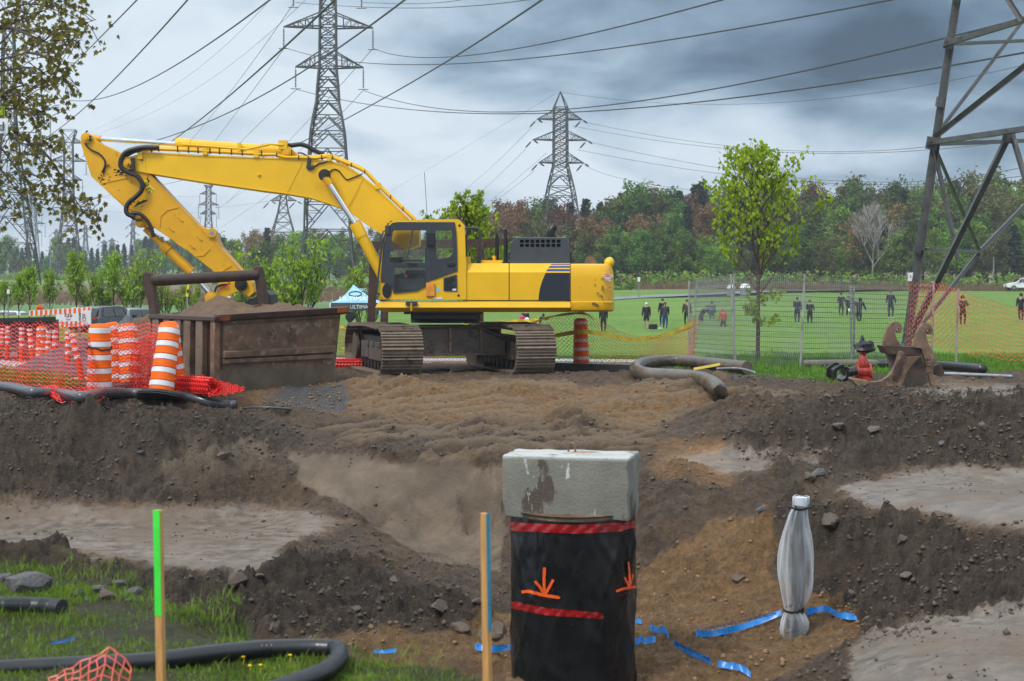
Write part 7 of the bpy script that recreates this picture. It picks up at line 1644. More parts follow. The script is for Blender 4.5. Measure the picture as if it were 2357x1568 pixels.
def gate_valve():
 Y=31.2;z0=0.02;c=P(*zR(565,660),Y);k=Y/F*.20655;root=empty('gate_valve',Vector((c.x,Y,z0)),'red gate valve with its top wrapped in a black bag','valve')
 red=pm('valve_red',(.42,.035,.02),rough=.28,var=.1,scale=6,coat=.4);mb=MB()
 for x0,x1,r in((485,505,86),(505,545,64),(545,590,74),(590,625,64),(625,648,88)):mb.tube([P(*zR(x0,660),Y),P(*zR(x1,660),Y)],r*k,20)
 for x in(530,560,600):mb.tube([P(*zR(x,660),Y),P(*zR(x+8,660),Y)],78*k,20)
 for x in(505,560,625):mb.box(P(*zR(x,735),Y),(.12,.2,.12))
 mb.build('valve_body',red,root,smooth=35);mb=MB()
 mb.lathe([(52*k,-.01),(68*k,.0),(70*k,20*k),(72*k,34*k),(52*k,46*k),(50*k,80*k),(38*k,120*k),(30*k,135*k),(42*k,140*k),(44*k,160*k),(30*k,165*k)],20,c=(c.x,Y,P(*zR(0,600),Y).z));bn=mb.build('bonnet',red,root,smooth=35);mb=MB()
 for t in range(8):
  q=Vector((c.x+62*k*math.cos(t*.785),Y+62*k*math.sin(t*.785),P(*zR(0,600),Y).z+34*k));mb.tube([q,q+Vector((0,0,.025))],.014,6)
 mb.build('bolt',M_rustdark,bn);mb=MB();bc=P(*zR(580,385),Y);loops=[]
 for j,(zz,r)in enumerate(((-62,40),(-55,85),(-30,100),(0,92),(30,98),(52,70),(70,26),(95,20),(125,10))):
  loops.append([bc+Vector((r*k*math.cos(t)*(1+.25*math.sin(3*t+j*1.3)+.12*math.sin(7*t+j))-(j>5)*28*k,r*k*math.sin(t),zz*k+8*k*math.sin(2*t+j)))for t in np.linspace(0,6.283,25)[:-1]])
 mb.loft(loops);mb.build('black_bag',M_black,root,smooth=25)
 mb=MB();loops=[];b2=P(*zR(645,360),Y-.05)
 for j,(zz,r)in enumerate(((-50,20),(-30,38),(0,36),(30,30),(48,10))):loops.append([b2+Vector((r*k*math.cos(t)*(1+.2*math.sin(4*t+j)),r*k*math.sin(t),zz*k))for t in np.linspace(0,6.283,17)[:-1]])
 mb.loft(loops);mb.build('bag_fold',M_black,root,smooth=25)
 Y2=30.9;cc=P(*zR(325,690),Y2);root2=empty('pipe_coupling',Vector((cc.x,Y2,0)),'black flanged pipe fitting with an open round bore beside the red valve','pipe fitting');bl=pm('black_epoxy',(.013,.013,.014),rough=.3,var=.3,coat=.4)
 def ring(mb,c,dr,r0,r1,t):
  dr=Vector(dr).normalized();u=Vector((0,0,1));w=dr.cross(u).normalized();u=w.cross(dr);n=28;L=[]
  for rr,d in((r1,0),(r0,0),(r0,t),(r1,t)):L.append([c+dr*d+(u*math.cos(a)+w*math.sin(a))*rr*(1+.05*math.cos(6*a)*(rr==r0))for a in np.linspace(0,6.2832,n+1)[:-1]])
  L.append(L[0]);mb.loft(L,cap=False)
 d=Vector((-.28,1,.12));mb=MB();ring(mb,cc,d,104*k,64*k,.05);ring(mb,cc+d.normalized()*.05,d,82*k,63*k,.22);ring(mb,cc+d.normalized()*.27,d,104*k,64*k,.05);fit=mb.build('flange',bl,root2,smooth=35);mb=MB();mb.tube([cc+d.normalized()*.16+Vector((.10,0,0)),P(*zR(486,650),Y2+.2)],50*k,16);mb.build('branch_pipe',bl,root2,smooth=40)
 mb=MB();u=Vector((0,0,1))
 for t in range(8):
  q=cc+Vector((94*k*math.cos(t*.785+.4),-.02,94*k*math.sin(t*.785+.4)));mb.tube([q,q+Vector((0,.03,0))],.014,6)
 mb.build('bolt',M_galv,fit);mb=MB();ring(mb,cc+d.normalized()*.01,d,63.5*k,60*k,.28);mb.build('bore_lining',M_galv,fit)
gate_valve()
# ------ foreground: shaft, block, hydrant, tapes, stakes
def zS(x,y):return(1093.3+.5361*x,863.1+.5361*y)
SHX,SHY,SHR=.60,14.95,.605
def shaft():
 z1=GZ(1192,SHY-.3);z0=-2.3;root=empty('wrapped_shaft',(SHX,SHY,-2.0),'black plastic wrapped manhole shaft with red tape bands and orange spray arrows','manhole shaft')
 wrap=pm('black_sheet_plastic',(.007,.007,.008),rough=.3,var=.3,scale=5,dirt=((.05,.045,.04),.08,5,.5))
 n=150;m=70;L=[]
 def rad(a,z):
  v=Vector((math.cos(a)*1.2,math.sin(a)*1.2,z*.8));w=mnoise.fractal(v*2.2+Vector((z*1.5,0,-a*.8)),.8,2.2,4)*.014
  fold=.012*max(0,math.sin(a*7+z*5.5+2*mnoise.noise(v*2)))**5+.010*max(0,math.sin(a*11-z*7))**8
  return SHR+w+fold
 for j in range(m+1):
  z=z0+(z1-z0)*j/m;L.append([Vector((SHX+rad(a,z)*math.cos(a),SHY+rad(a,z)*math.sin(a),z))for a in np.linspace(0,2*math.pi,n+1)[:-1]])
 mb=MB();mb.loft(L);body=mb.build('plastic_wrap',wrap,root,smooth=60)
 mb=MB();mb.lathe([(SHR-.05,0),(SHR-.05,.07),(SHR-.03,.07)],48,c=(SHX,SHY,z1-.03));mb.build('concrete_rim',M_rust,root)
 def on(px,py,off=.006):
  """point on the shaft's skin seen at (px, py)"""
  d=(P(px,py,10)-Vector((0,0,CH))).normalized();ox,oy=-SHX,-SHY;r=SHR+.012
  a=d.x**2+d.y**2;b=2*(d.x*ox+d.y*oy);c=ox*ox+oy*oy-r*r;disc=max(0,b*b-4*a*c);t=(-b-math.sqrt(disc))/(2*a);p=Vector((0,0,CH))+d*t
  nrm=Vector((p.x-SHX,p.y-SHY,0)).normalized();a2=math.atan2(nrm.y,nrm.x);return Vector((SHX,SHY,p.z))+nrm*(rad(a2,p.z)+off)
 redt=pm('red_vinyl_tape',(.30,.008,.010),rough=.2,var=.45,scale=14,coat=.4)
 def band(top,bot,n=60):
  rows=[]
  for i in range(n+1):
   t=i/n;a=interp(top,t);b=interp(bot,t);rows.append([on(a[0],a[1]+(b[1]-a[1])*q,.010+.004*math.sin(i*.9+q*5))for q in(0,.25,.5,.75,1)])
  mb=MB();mb.loft(rows,cap=False,closed=False);return mb.build('red_tape_band',redt,body,smooth=40)
 band([(0,1176,1202),(.5,1321,1209),(.85,1425,1203),(1,1466,1198)],[(0,1176,1222),(.5,1321,1229),(.85,1430,1224),(1,1466,1213)])
 band([(0,1175,1383),(.4,1260,1400),(1,1388,1411)],[(0,1175,1400),(.4,1260,1417),(1,1386,1425)])
 orange=pm('orange_spray_paint',(.85,.10,.01),rough=.5,var=.25,scale=20)
 def stroke(mb,pts,w):
  path=smooth_path([Vector((*zS(*p),0))for p in pts],6);rows=[]
  for i,q in enumerate(path):
   t=(path[min(i+1,len(path)-1)]-path[max(i-1,0)]);t.normalize();nn=Vector((-t.y,t.x,0))*w*(1 if 0<i<len(path)-1 else.55);rows.append([on(q.x+nn.x,q.y+nn.y,.013),on(q.x-nn.x,q.y-nn.y,.013)])
  mb.loft(rows,cap=False,closed=False)
 rs=random.Random(2)
 for strokes,cen in(([([(300,826),(296,880),(297,945)],3.4),([(260,884),(275,905),(296,946)],3.2),([(338,878),(322,905),(298,948)],3.2),([(202,932),(240,930),(290,946),(366,956)],3.6)],(295,930)),([([(662,802),(664,860),(662,918)],2.4),([(640,868),(650,890),(661,918)],2.4),([(681,856),(672,890),(663,918)],2.0),([(606,930),(640,916),(692,910)],2.8)],(655,905))):
  mb=MB()
  for p,w in strokes:stroke(mb,p,w)
  for k in range(90):
   q=zS(cen[0]+rs.gauss(0,26),cen[1]+rs.gauss(0,24));r=rs.uniform(.25,.75);
   if abs(q[0]-1321)>142:continue
   mb.add([on(q[0]+r,q[1],.011),on(q[0],q[1]+r,.011),on(q[0]-r,q[1],.011),on(q[0],q[1]-r,.011)],[(0,1,2,3)])
  mb.build('spray_arrow',orange,body)
 mb=MB();mb.tube([on(*zS(265,y),.004)for y in np.linspace(660,1000,20)],.004,4);mb.build('wrap_seam',wrap,body)
shaft()
def block():
 c0=Vector((.585,14.93,0));w,d,h=1.24,.66,.61;zb=GZ(1197,14.6);yaw=R(-13);rz=Matrix.Rotation(yaw,3,'Z')
 m=bpy.data.materials.new('stained_concrete');m.use_nodes=True;t=m.node_tree;t.nodes.clear();out=_n(t,'ShaderNodeOutputMaterial');b=_n(t,'ShaderNodeBsdfPrincipled');lk(t,b.outputs[0],out.inputs[0]);tc=_n(t,'ShaderNodeTexCoord')
 def nz(sc,det,s=(1,1,1),rg=.6):
  mp=_n(t,'ShaderNodeMapping');mp.inputs['Scale'].default_value=s;mp.inputs['Location'].default_value=(sc,1.7,sc*.3);lk(t,tc.outputs['Object'],mp.inputs[0]);n=_n(t,'ShaderNodeTexNoise');n.inputs['Scale'].default_value=sc;n.inputs['Detail'].default_value=det;n.inputs['Roughness'].default_value=rg;lk(t,mp.outputs[0],n.inputs['Vector']);return n.outputs[0]
 def ramp(f,lo,hi):mr=_n(t,'ShaderNodeMapRange');lk(t,f,mr.inputs[0]);mr.inputs[1].default_value=lo;mr.inputs[2].default_value=hi;return mr.outputs[0]
 def mix(f,a,c2):
  mx=_n(t,'ShaderNodeMix',data_type='RGBA');lk(t,f,mx.inputs[0])
  for v,i in((a,6),(c2,7)):
   if isinstance(v,tuple):mx.inputs[i].default_value=(*v,1)
   else:lk(t,v,mx.inputs[i])
  return mx.outputs[2]
 c=mix(ramp(nz(2.2,8),.3,.7),(.15,.144,.118),(.245,.237,.198));c=mix(ramp(nz(30,6),.55,.8),c,(.13,.12,.095));c=mix(ramp(nz(3.2,7,(1,1,.6)),.54,.59),c,(.085,.065,.046))
 c=mix(ramp(nz(6,5,(1,1,.28),.7),.62,.66),c,(.58,.58,.55))
 ge=_n(t,'ShaderNodeNewGeometry');sx=_n(t,'ShaderNodeSeparateXYZ');lk(t,tc.outputs['Object'],sx.inputs[0])
 tp=ramp(sx.outputs[2],h-.045,h-.012);nn=_n(t,'ShaderNodeMath',operation='MULTIPLY');lk(t,tp,nn.inputs[0]);lk(t,ramp(nz(6,6),.32,.5),nn.inputs[1]);c=mix(nn.outputs[0],c,(.48,.48,.455))
 lk(t,c,b.inputs['Base Color']);b.inputs['Roughness'].default_value=.75;bp=_n(t,'ShaderNodeBump');bp.inputs['Distance'].default_value=.01;bp.inputs['Strength'].default_value=.8;lk(t,nz(45,6),bp.inputs['Height']);lk(t,bp.outputs[0],b.inputs['Normal'])
 root=empty('concrete_block',c0+Vector((0,0,zb)),'heavy grey concrete block with lifting loop resting on the black shaft','concrete block');root.rotation_euler=(0,0,yaw)
 import bmesh
 bm=bmesh.new();bmesh.ops.create_cube(bm,size=1.0);bmesh.ops.scale(bm,vec=(w,d,h),verts=bm.verts);bmesh.ops.translate(bm,vec=(0,0,h/2),verts=bm.verts)
 bmesh.ops.bevel(bm,geom=[e for e in bm.edges],offset=.022,segments=3,affect='EDGES',profile=.6);bmesh.ops.subdivide_edges(bm,edges=bm.edges[:],cuts=7,use_grid_fill=True)
 for v in bm.verts:
  q=v.co;e=mnoise.fractal(q*4,.9,2,4)*.008+mnoise.noise(q*14)*.003
  edge=sum((abs(abs(a)-l/2)<.05)for a,l in((q.x,w),(q.y,d),(q.z-h/2,h)))
  if edge>=2:e-=max(0,mnoise.noise(q*5+Vector((3,1,2))))*.05
  v.co=q+(q-Vector((0,0,h/2))).normalized()*e
 me=bpy.data.meshes.new('block_body');bm.to_mesh(me);bm.free();me.materials.append(m)
 for p in me.polygons:p.use_smooth=True
 o=bpy.data.objects.new('block_body',me);COL.objects.link(o);o.parent=root
 mb=MB();cx=-.02;mb.tube(smooth_path([Vector((cx-.02,.1,h-.05)),Vector((cx-.03,.1,h+.03)),Vector((cx+.0,.08,h+.085)),Vector((cx+.045,.06,h+.06)),Vector((cx+.04,.05,h-.05))]),.011,8);mb.build('lifting_loop',M_rust,root,local=True,smooth=60)
 mb=MB();V=[];Fq=[]
 for i in range(26):
  for j in range(18):
   u,v=i/25*2-1,j/17*2-1;r=max(0,1-math.hypot(u,v));V.append((.10+u*.36,.03+v*.24,h-.03+r**.6*.042+mnoise.noise(Vector((u*4,v*4,2)))*.008*(r>0)))
 for i in range(25):
  for j in range(17):Fq.append((i*18+j,i*18+j+1,(i+1)*18+j+1,(i+1)*18+j))
 mb.add(V,Fq);mb.build('sand_patch',pm('pinkish_sand',(.34,.22,.15),rough=.9,var=.2,scale=30),root,local=True,smooth=180)
block()
def hydrant():
 Y=16.3;cx=zS(1378,0)[0];X=GX(cx,Y);k=Y/F*.5361;zb=GZ(1482,Y);root=empty('wrapped_hydrant',(X,Y,zb),'standing pipe wrapped in a white plastic sleeve tied with black straps','wrapped pipe')
 m=bpy.data.materials.new('milky_plastic_sleeve');m.use_nodes=True;t=m.node_tree;b=t.nodes['Principled BSDF'];b.inputs['Base Color'].default_value=(.90,.92,.94,1);b.inputs['Roughness'].default_value=.3
 out=t.nodes['Material Output'];tr=_n(t,'ShaderNodeBsdfTransparent');tr.inputs[0].default_value=(.9,.93,.97,1);n=_n(t,'ShaderNodeTexNoise');n.inputs['Scale'].default_value=5;n.inputs['Detail'].default_value=5;tc=_n(t,'ShaderNodeTexCoord');mp=_n(t,'ShaderNodeMapping');mp.inputs['Scale'].default_value=(2,2,.4);lk(t,tc.outputs['Object'],mp.inputs[0]);lk(t,mp.outputs[0],n.inputs['Vector'])
 mr=_n(t,'ShaderNodeMapRange');lk(t,n.outputs[0],mr.inputs[0]);mr.inputs[1].default_value=.3;mr.inputs[2].default_value=.7;mr.inputs[3].default_value=.03;mr.inputs[4].default_value=.20;lw_=_n(t,'ShaderNodeLayerWeight');lw_.inputs[0].default_value=.35;mf=_n(t,'ShaderNodeMath',operation='MULTIPLY_ADD',use_clamp=True);lk(t,lw_.outputs['Facing'],mf.inputs[0]);mf.inputs[1].default_value=.8;lk(t,mr.outputs[0],mf.inputs[2]);mx=_n(t,'ShaderNodeMixShader');lk(t,mf.outputs[0],mx.inputs[0]);lk(t,tr.outputs[0],mx.inputs[1]);lk(t,b.outputs[0],mx.inputs[2]);lk(t,mx.outputs[0],out.inputs[0])
 prof=[(1152,22,-22),(1140,32,-22),(1120,50,-14),(1090,60,-8),(1060,58,-6),(1035,48,-8),(1015,38,-10),(1003,35,-12),(990,44,-6),(960,56,0),(920,66,2),(880,72,2),(840,74,1),(780,71,1),(720,64,2),(680,57,3),(640,48,5),(600,40,10),(575,33,16),(566,31,20),(558,32,20),(540,33,22),(524,33,22),(519,26,22)]
 L=[];z_=lambda y:GZ(zS(0,y)[1],Y)
 for j,(y,r,dx)in enumerate(prof):
  loop=[]
  for i in range(72):
   a=2*math.pi*i/72;f=1+.055*math.sin(a*5+j*.5)+.05*math.sin(a*9-j*.35)+.03*math.sin(a*14+j);f=f if 566<y<1140 else 1+.12*math.sin(a*6+j);loop.append(Vector((X+(dx+r*f*math.cos(a))*k,Y+r*f*math.sin(a)*k,z_(y)+(4*math.sin(a*3+1)*k if y<530 else 0))))
  L.append(loop)
 mb=MB();mb.loft(L,cap=False);mb.build('plastic_sleeve',m,root,smooth=50)
 mb=MB();mb.tube([Vector((X+6*k,Y,z_(1140))),Vector((X+8*k,Y,z_(1000))),Vector((X+12*k,Y,z_(620))),Vector((X+16*k,Y,z_(560)))],28*k,20);mb.tube([Vector((X+10*k,Y,z_(742))),Vector((X+10*k,Y,z_(728)))],33*k,20);mb.tube([Vector((X+0*k,Y,z_(1085))),Vector((X-2*k,Y,z_(1040)))],40*k,20);mb.build('pipe',pm('dark_grey_pipe',(.03,.036,.042),rough=.5,var=.1),root,smooth=40)
 mb=MB();mb.tube([Vector((X+21*k,Y,z_(563))),Vector((X+22*k,Y,z_(526)))],26*k,14);mb.build('white_cap',M_whitepaint,root)
 for y,r,dx in((566,33,20),(1005,37,-12),(1138,33,-22)):
  mb=MB();mb.tube([Vector((X+(dx+r*1.06*math.cos(a))*k,Y+r*1.06*math.sin(a)*k,z_(y)+.018*math.sin(a*1+.5)))for a in np.linspace(0,6.2832,26)],5*k,6);mb.build('tie_strap',M_black,root,smooth=60)
hydrant()
M_blue_t=pm('blue_marker_tape',(.015,.20,.58),rough=.3,var=.2,scale=12,dirt=((.25,.17,.09),.16,9,.7))
M_bink=pm('dark_blue_print',(.004,.03,.14))
def btape(pts,label,text=None,w=.065,lift=.03,tilt=.75):
 g3=[on_ground(*q)+Vector((0,0,lift))for q in pts];path=smooth_path(g3,8)
 for i,p in enumerate(path):p.z=max(p.z,hz(p.x,p.y)+.015)
 rs=random.Random(int(pts[0][0]));rows=[]
 for i,p in enumerate(path):
  tl=tilt+.25*math.sin(i*.7+rs.random());up=Vector((0,.6*math.cos(tl),math.sin(tl))).normalized()*w;rows.append([p-up*.1,p+up*.4+Vector((0,.004,0)),p+up])
 mb=MB();mb.loft(rows,cap=False,closed=False);o=mb.build('marker_tape',M_blue_t,loc=path[len(path)//2],label=label,cat='tape',group='blue marker tapes',smooth=60)
 if text:
  i0,i1=1,len(path)-2;a,b=path[i0],path[i1];d=b-a;up=Vector((0,.6*math.cos(tilt),math.sin(tilt))).normalized();mid=a.lerp(b,.5)+up*w*.45-Vector((0,.02,-.01));me=text_mesh(text,.042);me.materials.clear();me.materials.append(M_bink);t=bpy.data.objects.new('lettering',me);COL.objects.link(t);xa=d.normalized();za=xa.cross(up).normalized();ya=za.cross(xa);mt=Matrix((xa,ya,za)).transposed().to_4x4();t.parent=o;mt.translation=mid-wloc(o);t.matrix_basis=mt;L_=max(v.co.x for v in me.vertices)-min(v.co.x for v in me.vertices);t.scale=(d.length*.92/L_,1,1)
btape([zS(950,1146),zS(1060,1128),zS(1190,1098),zS(1318,1068)],'long blue tape with dark lettering running to the wrapped pipe','CAUTION BURIED WATER LINE BELOW')
btape([zS(1425,1052),zS(1500,1046),zS(1570,1062),zS(1640,1078)],'blue tape leading right from the wrapped pipe over the sand mound')
btape([zS(752,1120),zS(790,1130),zS(834,1142)],'small folded blue tape piece in the sand right of the shaft')
btape([zS(690,1174),zS(735,1170),zS(776,1166)],'short blue tape touching the right side of the shaft')
btape([zS(852,1176),zS(900,1205),zS(960,1240),zS(1014,1274)],'blue tape running diagonally down over the sand','BURIED WATER LINE')
btape([zS(1045,1286),zS(1100,1286),zS(1140,1294),zS(1185,1318)],'blue tape bent at the bottom edge on the sand')
btape([zS(0,1205),zS(70,1203),zS(150,1200)],'blue tape in the sand between the right stake and the shaft','CAUTION')
btape([zS(690,1082),zS(716,1080)],'tiny blue tape end peeping out right of the shaft',w=.05)
btape([(862,1522),(885,1520),(912,1517)],'pale blue tape scrap in the grass at the bottom',w=.016)
btape([(118,1498),(145,1494),(172,1488)],'blue tape scrap on the bare earth at lower left',w=.012)
M_wood=pm('fresh_stake_wood',(.52,.27,.085),rough=.6,var=.25,scale=5,stretch=(14,14,1.2),dirt=((.16,.075,.03),.14,4,.7))
def stake(pt,pb,Y,w,label,paint,frac,rot,side):
 a,b=P(*pt,Y),P(*pb,Y);zg=0.0;d=(b-a);b=a+d*((a.z-(-.06))/(a.z-b.z));root=empty('survey_stake',b,label,'stake','survey stakes');L=(a-b).length;ax=(a-b).normalized();q=Vector((0,0,1)).rotation_difference(ax).to_matrix()@Matrix.Rotation(rot,3,'Z')
 mb=MB();mb.box((a+b)/2,(w,w*.62,L),0,q);mb.build('stake_wood',M_wood,root,bevel=.003)
 off=q@(Vector((w*.04,-w*.31-.001,0))if side=='front' else Vector((w*.5+.001,0,0)));size=(w*.92,.0025,L*frac)if side=='front' else(.0025,w*.5,L*frac)
 mb=MB();mb.box(a-ax*(L*frac/2-.001)+off,size,0,q);mb.build('painted_face',paint,root)
stake((364,1174),(371,1568),6.2,.037,'survey stake painted bright green on its upper half',pm('fluorescent_green_paint',(.05,.72,.05),rough=.5,var=.15,scale=9,dirt=((.35,.5,.12),.2,16,.6)),.46,-.5,'front')
stake((1116,1181),(1122,1568),6.2,.037,'survey stake with a faded blue painted side left of the shaft',pm('faded_blue_paint',(.03,.24,.36),rough=.55,var=.25,scale=12,dirt=((.3,.26,.16),.22,12,.6)),.52,-.85,'right')
def edge_sign():
 Y=11.6;root=empty('sign_board',P(-45,1100,Y),'yellow and white sign panels cut by the left picture edge','sign');mb=MB();mb.bar(P(-45,200,Y+.06),P(-45,1150,Y+.06),.06);mb.build('post',M_galv,root)
 mb=MB();side_plate(mb,rounded([(-90,246),(9.5,246),(9.5,269),(-90,269)],2),Y,.01);y_=mb.build('yellow_panel',pm('fluorescent_yellow',(.62,.75,.01),rough=.5,var=.03),root)
 mb=MB();lp_=[P(a,b,Y-.003)for a,b in((-88,248),(7.5,248),(7.5,267),(-88,267))]
 for i in range(4):mb.bar(lp_[i],lp_[(i+1)%4],.006)
 mb.build('panel_border',M_ink,y_);lettering('lettering','R',.033,M_ink,y_,P(1.2,253.5,Y-.01));lettering('lettering','E',.033,M_ink,y_,P(1.2,262.5,Y-.01))
 mb=MB();side_plate(mb,rounded([(-100,272),(17.5,273),(17,307),(-100,308)],1),Y,.01);w_=mb.build('white_panel',M_whitepaint,root);lettering('lettering','d',.10,M_ink,w_,P(3,292,Y-.01))
edge_sign()
rg=lambda px,py,r:P(px,py,YZ(py,r+.02))
pipe('corrugated_pipe',[rg(px,py,.046)for px,py in((-60,1546),(60,1538),(200,1531),(340,1523),(470,1507),(600,1494),(700,1491),(755,1492),(776,1496),(781,1508),(774,1524),(745,1547),(690,1568),(600,1600))],.044,M_corr,'long black corrugated pipe lying on the grass with a sharp bend','pipe',ribs=.011,n=16)
pipe('corrugated_pipe',[rg(px,py,.05)for px,py in((-60,1398),(20,1395),(90,1396),(142,1401))],.05,M_corr,'short end of black corrugated pipe at the left edge below the boulder','pipe',ribs=.011,n=16,ends=True)
TN2=[(0,112,1560,1640,6.5,6.3),(.35,170,1530,1640,6.5,6.3),(.72,245,1488,1640,6.5,6.2),(1,302,1536,1640,6.5,6.3)]
def SF(s,t):
 px,p0,p1,y0,y1=interp(TN2,s);return P(px+8*math.sin(t*4+s*3),p0+(p1-p0)*t,y0+(y1-y0)*t)
net('safety_net',SF,10,7,.0036,pm('faded_red_net',(.62,.10,.06),rough=.45,var=.15),'crumpled scrap of red mesh in the grass at the bottom left',square=True,jitter=.008,loc=P(220,1560,6.8))
# ------ rocks, stones, clods
M_rock=pm('grey_rock',(.105,.10,.097),rough=.7,var=.45,scale=5,bump=.7,bscale=14,dirt=((.06,.048,.038),.3,5,.8))
M_rockb=pm('brown_rock',(.115,.083,.06),rough=.7,var=.35,scale=6,bump=.6,bscale=14,dirt=((.055,.04,.03),.35,5,.8))
def rock_mesh(seed,flat=.75,sub=3):
 import bmesh
 bm=bmesh.new();bmesh.ops.create_icosphere(bm,subdivisions=sub,radius=.5);rs=random.Random(seed);pl=[(Vector((rs.gauss(0,1),rs.gauss(0,1),rs.gauss(0,1))).normalized(),rs.uniform(.25,.40))for _ in range(15)]
 for v in bm.verts:
  q=v.co.copy()
  for n_,d in pl:
   e=q.dot(n_)-d
   if e>0:q-=n_*e*.9
  q+=q.normalized()*(mnoise.fractal(q*3+Vector((seed,0,0)),.8,2,4)*.05);v.co=Vector((q.x,q.y*.85,q.z*flat))
 me=bpy.data.meshes.new('rock');bm.to_mesh(me);bm.free()
 for p in me.polygons:p.use_smooth=True
 me.set_sharp_from_angle(angle=R(26));return me
RM=[]
for k in range(6):
 for m_ in(M_rock,M_rockb):me=rock_mesh(30+k,.6+.07*(k%3));me.materials.append(m_);RM.append(me)
def rock(px,py,wpx,label,k,brown=0,group=None,sink=.25,hk=1.0):
 q=on_ground(px,py);s=wpx*q.y/F;o=bpy.data.objects.new('rock' if wpx>45 else 'stone',RM[(k%6)*2+brown]);COL.objects.link(o);o.location=q+Vector((0,0,s*(.5-sink)*.6));o.scale=(s,s,s*hk);o.rotation_euler=(rnd.uniform(-.2,.2),rnd.uniform(-.2,.2),rnd.uniform(0,6.28));tag(o,label,'rock' if wpx>45 else 'stone',group)
rock(74,1372,118,'big grey boulder on the grass at the left edge',0,0,sink=.1,hk=1.15);rock(8,1338,46,'grey boulder cut by the left edge behind the big one',1)
for i,(px,py,w,lb)in enumerate(((228,1366,44,'bluish grey rock at the back left of the rock pile'),(275,1358,40,'upright dark rock at the back of the rock pile'),(182,1372,34,'flat rock at the left end of the rock pile'),(245,1388,50,'broad brownish rock in front of the pile'),(312,1372,46,'tilted slab at the right end of the pile'),(200,1385,22,'small rock left of the broad brownish one'),(296,1392,24,'small rock at the front right of the pile'),(160,1384,20,'small outlying rock left of the pile'),(40,1388,30,'small grey stone right below the big boulder'),(545,1518,40,'reddish stone in the grass above the corrugated pipe'))):rock(px,py,w,lb,i,i in(3,9),'rock pile on the grass')
for i,(px,py,w,b,lb)in enumerate(((2008,996,46,1,'brown rock on the dark heap right of centre'),(1931,992,38,1,'dark rock left of the brown rock on the heap'),(2262,990,26,0,'small grey rock on the heap near the right edge'),(2168,1035,26,0,'pale upright stone at the foot of the dark heap'),(1904,922,22,0,'dark stone in the mud left of the ripper'),(1915,1205,62,0,'grey angular rock at the rim of the right pit wall'),(2158,1190,54,1,'half buried rock in the right terrace edge'),(2086,1338,40,1,'brown stone low on the dark pit wall'),(2075,1262,38,0,'stone on the dark pit wall above the brown one'),(1752,1186,34,0,'grey stone at the top of the sand slope'),(1135,1472,92,0,'rounded boulder at the pit floor left of the shaft'),(1010,1432,56,1,'dark clod like rock on the slope left of the shaft'),(1062,1452,60,1,'cracked dark rock leaning near the boulder left of the shaft'),(598,1350,34,0,'pale flat stone on the slope under the left terrace'),(632,1462,46,1,'brown rock at the foot of the left slope'),(545,1362,70,1,'long flat rock in the slope behind the green stake'),(512,1068,34,1,'rock on the terrace slope left of the clay wall'),(598,1062,22,0,'small grey stone beside the clay wall'),(322,1046,20,0,'flat stone high on the left heap'),(820,1412,36,0,'grey stone on the slope below the left terrace tip'),(1862,1105,40,0,'flat grey stone right of the wet patch'),(1880,1098,46,0,'smooth stone beside the wet patch'),(1700,1345,40,1,'flat slab on the sand mound left of the wrapped pipe'),(905,1345,48,0,'flat pale slab on the channel edge'),(1100,1390,40,1,'dark rock in the channel left of the shaft'),(1652,890,26,0,'stone in the hole by the hose end'),(1960,1392,30,1,'stone at the foot of the dark pit wall'),(2300,1290,30,0,'stone near the right edge on the pit wall'))):rock(px,py,w,lb,i,b or i%3>0,sink=.36)
rs_=random.Random(12);n_=0
while n_<120:
 px,py=rs_.uniform(0,2357),rs_.uniform(925,1560)
 if(px<560 and py>1330)or(1150<px<1490 and py>1020)or py>1500 and px<1150:continue
 flat=(px<700 and 1165<py<1310)or(780<px<1150 and 1050<py<1290)
 if flat and rs_.random()<.8:continue
 if 1480<px<1900 and py>1380 and rs_.random()<.7:continue
 rock(px,py,rs_.choice((6,7,8,9,11,14)),'small stone lying in the brown dirt of the dig',rs_.randrange(6),rs_.random()<.6,'small stones in the dirt',sink=.45);n_+=1
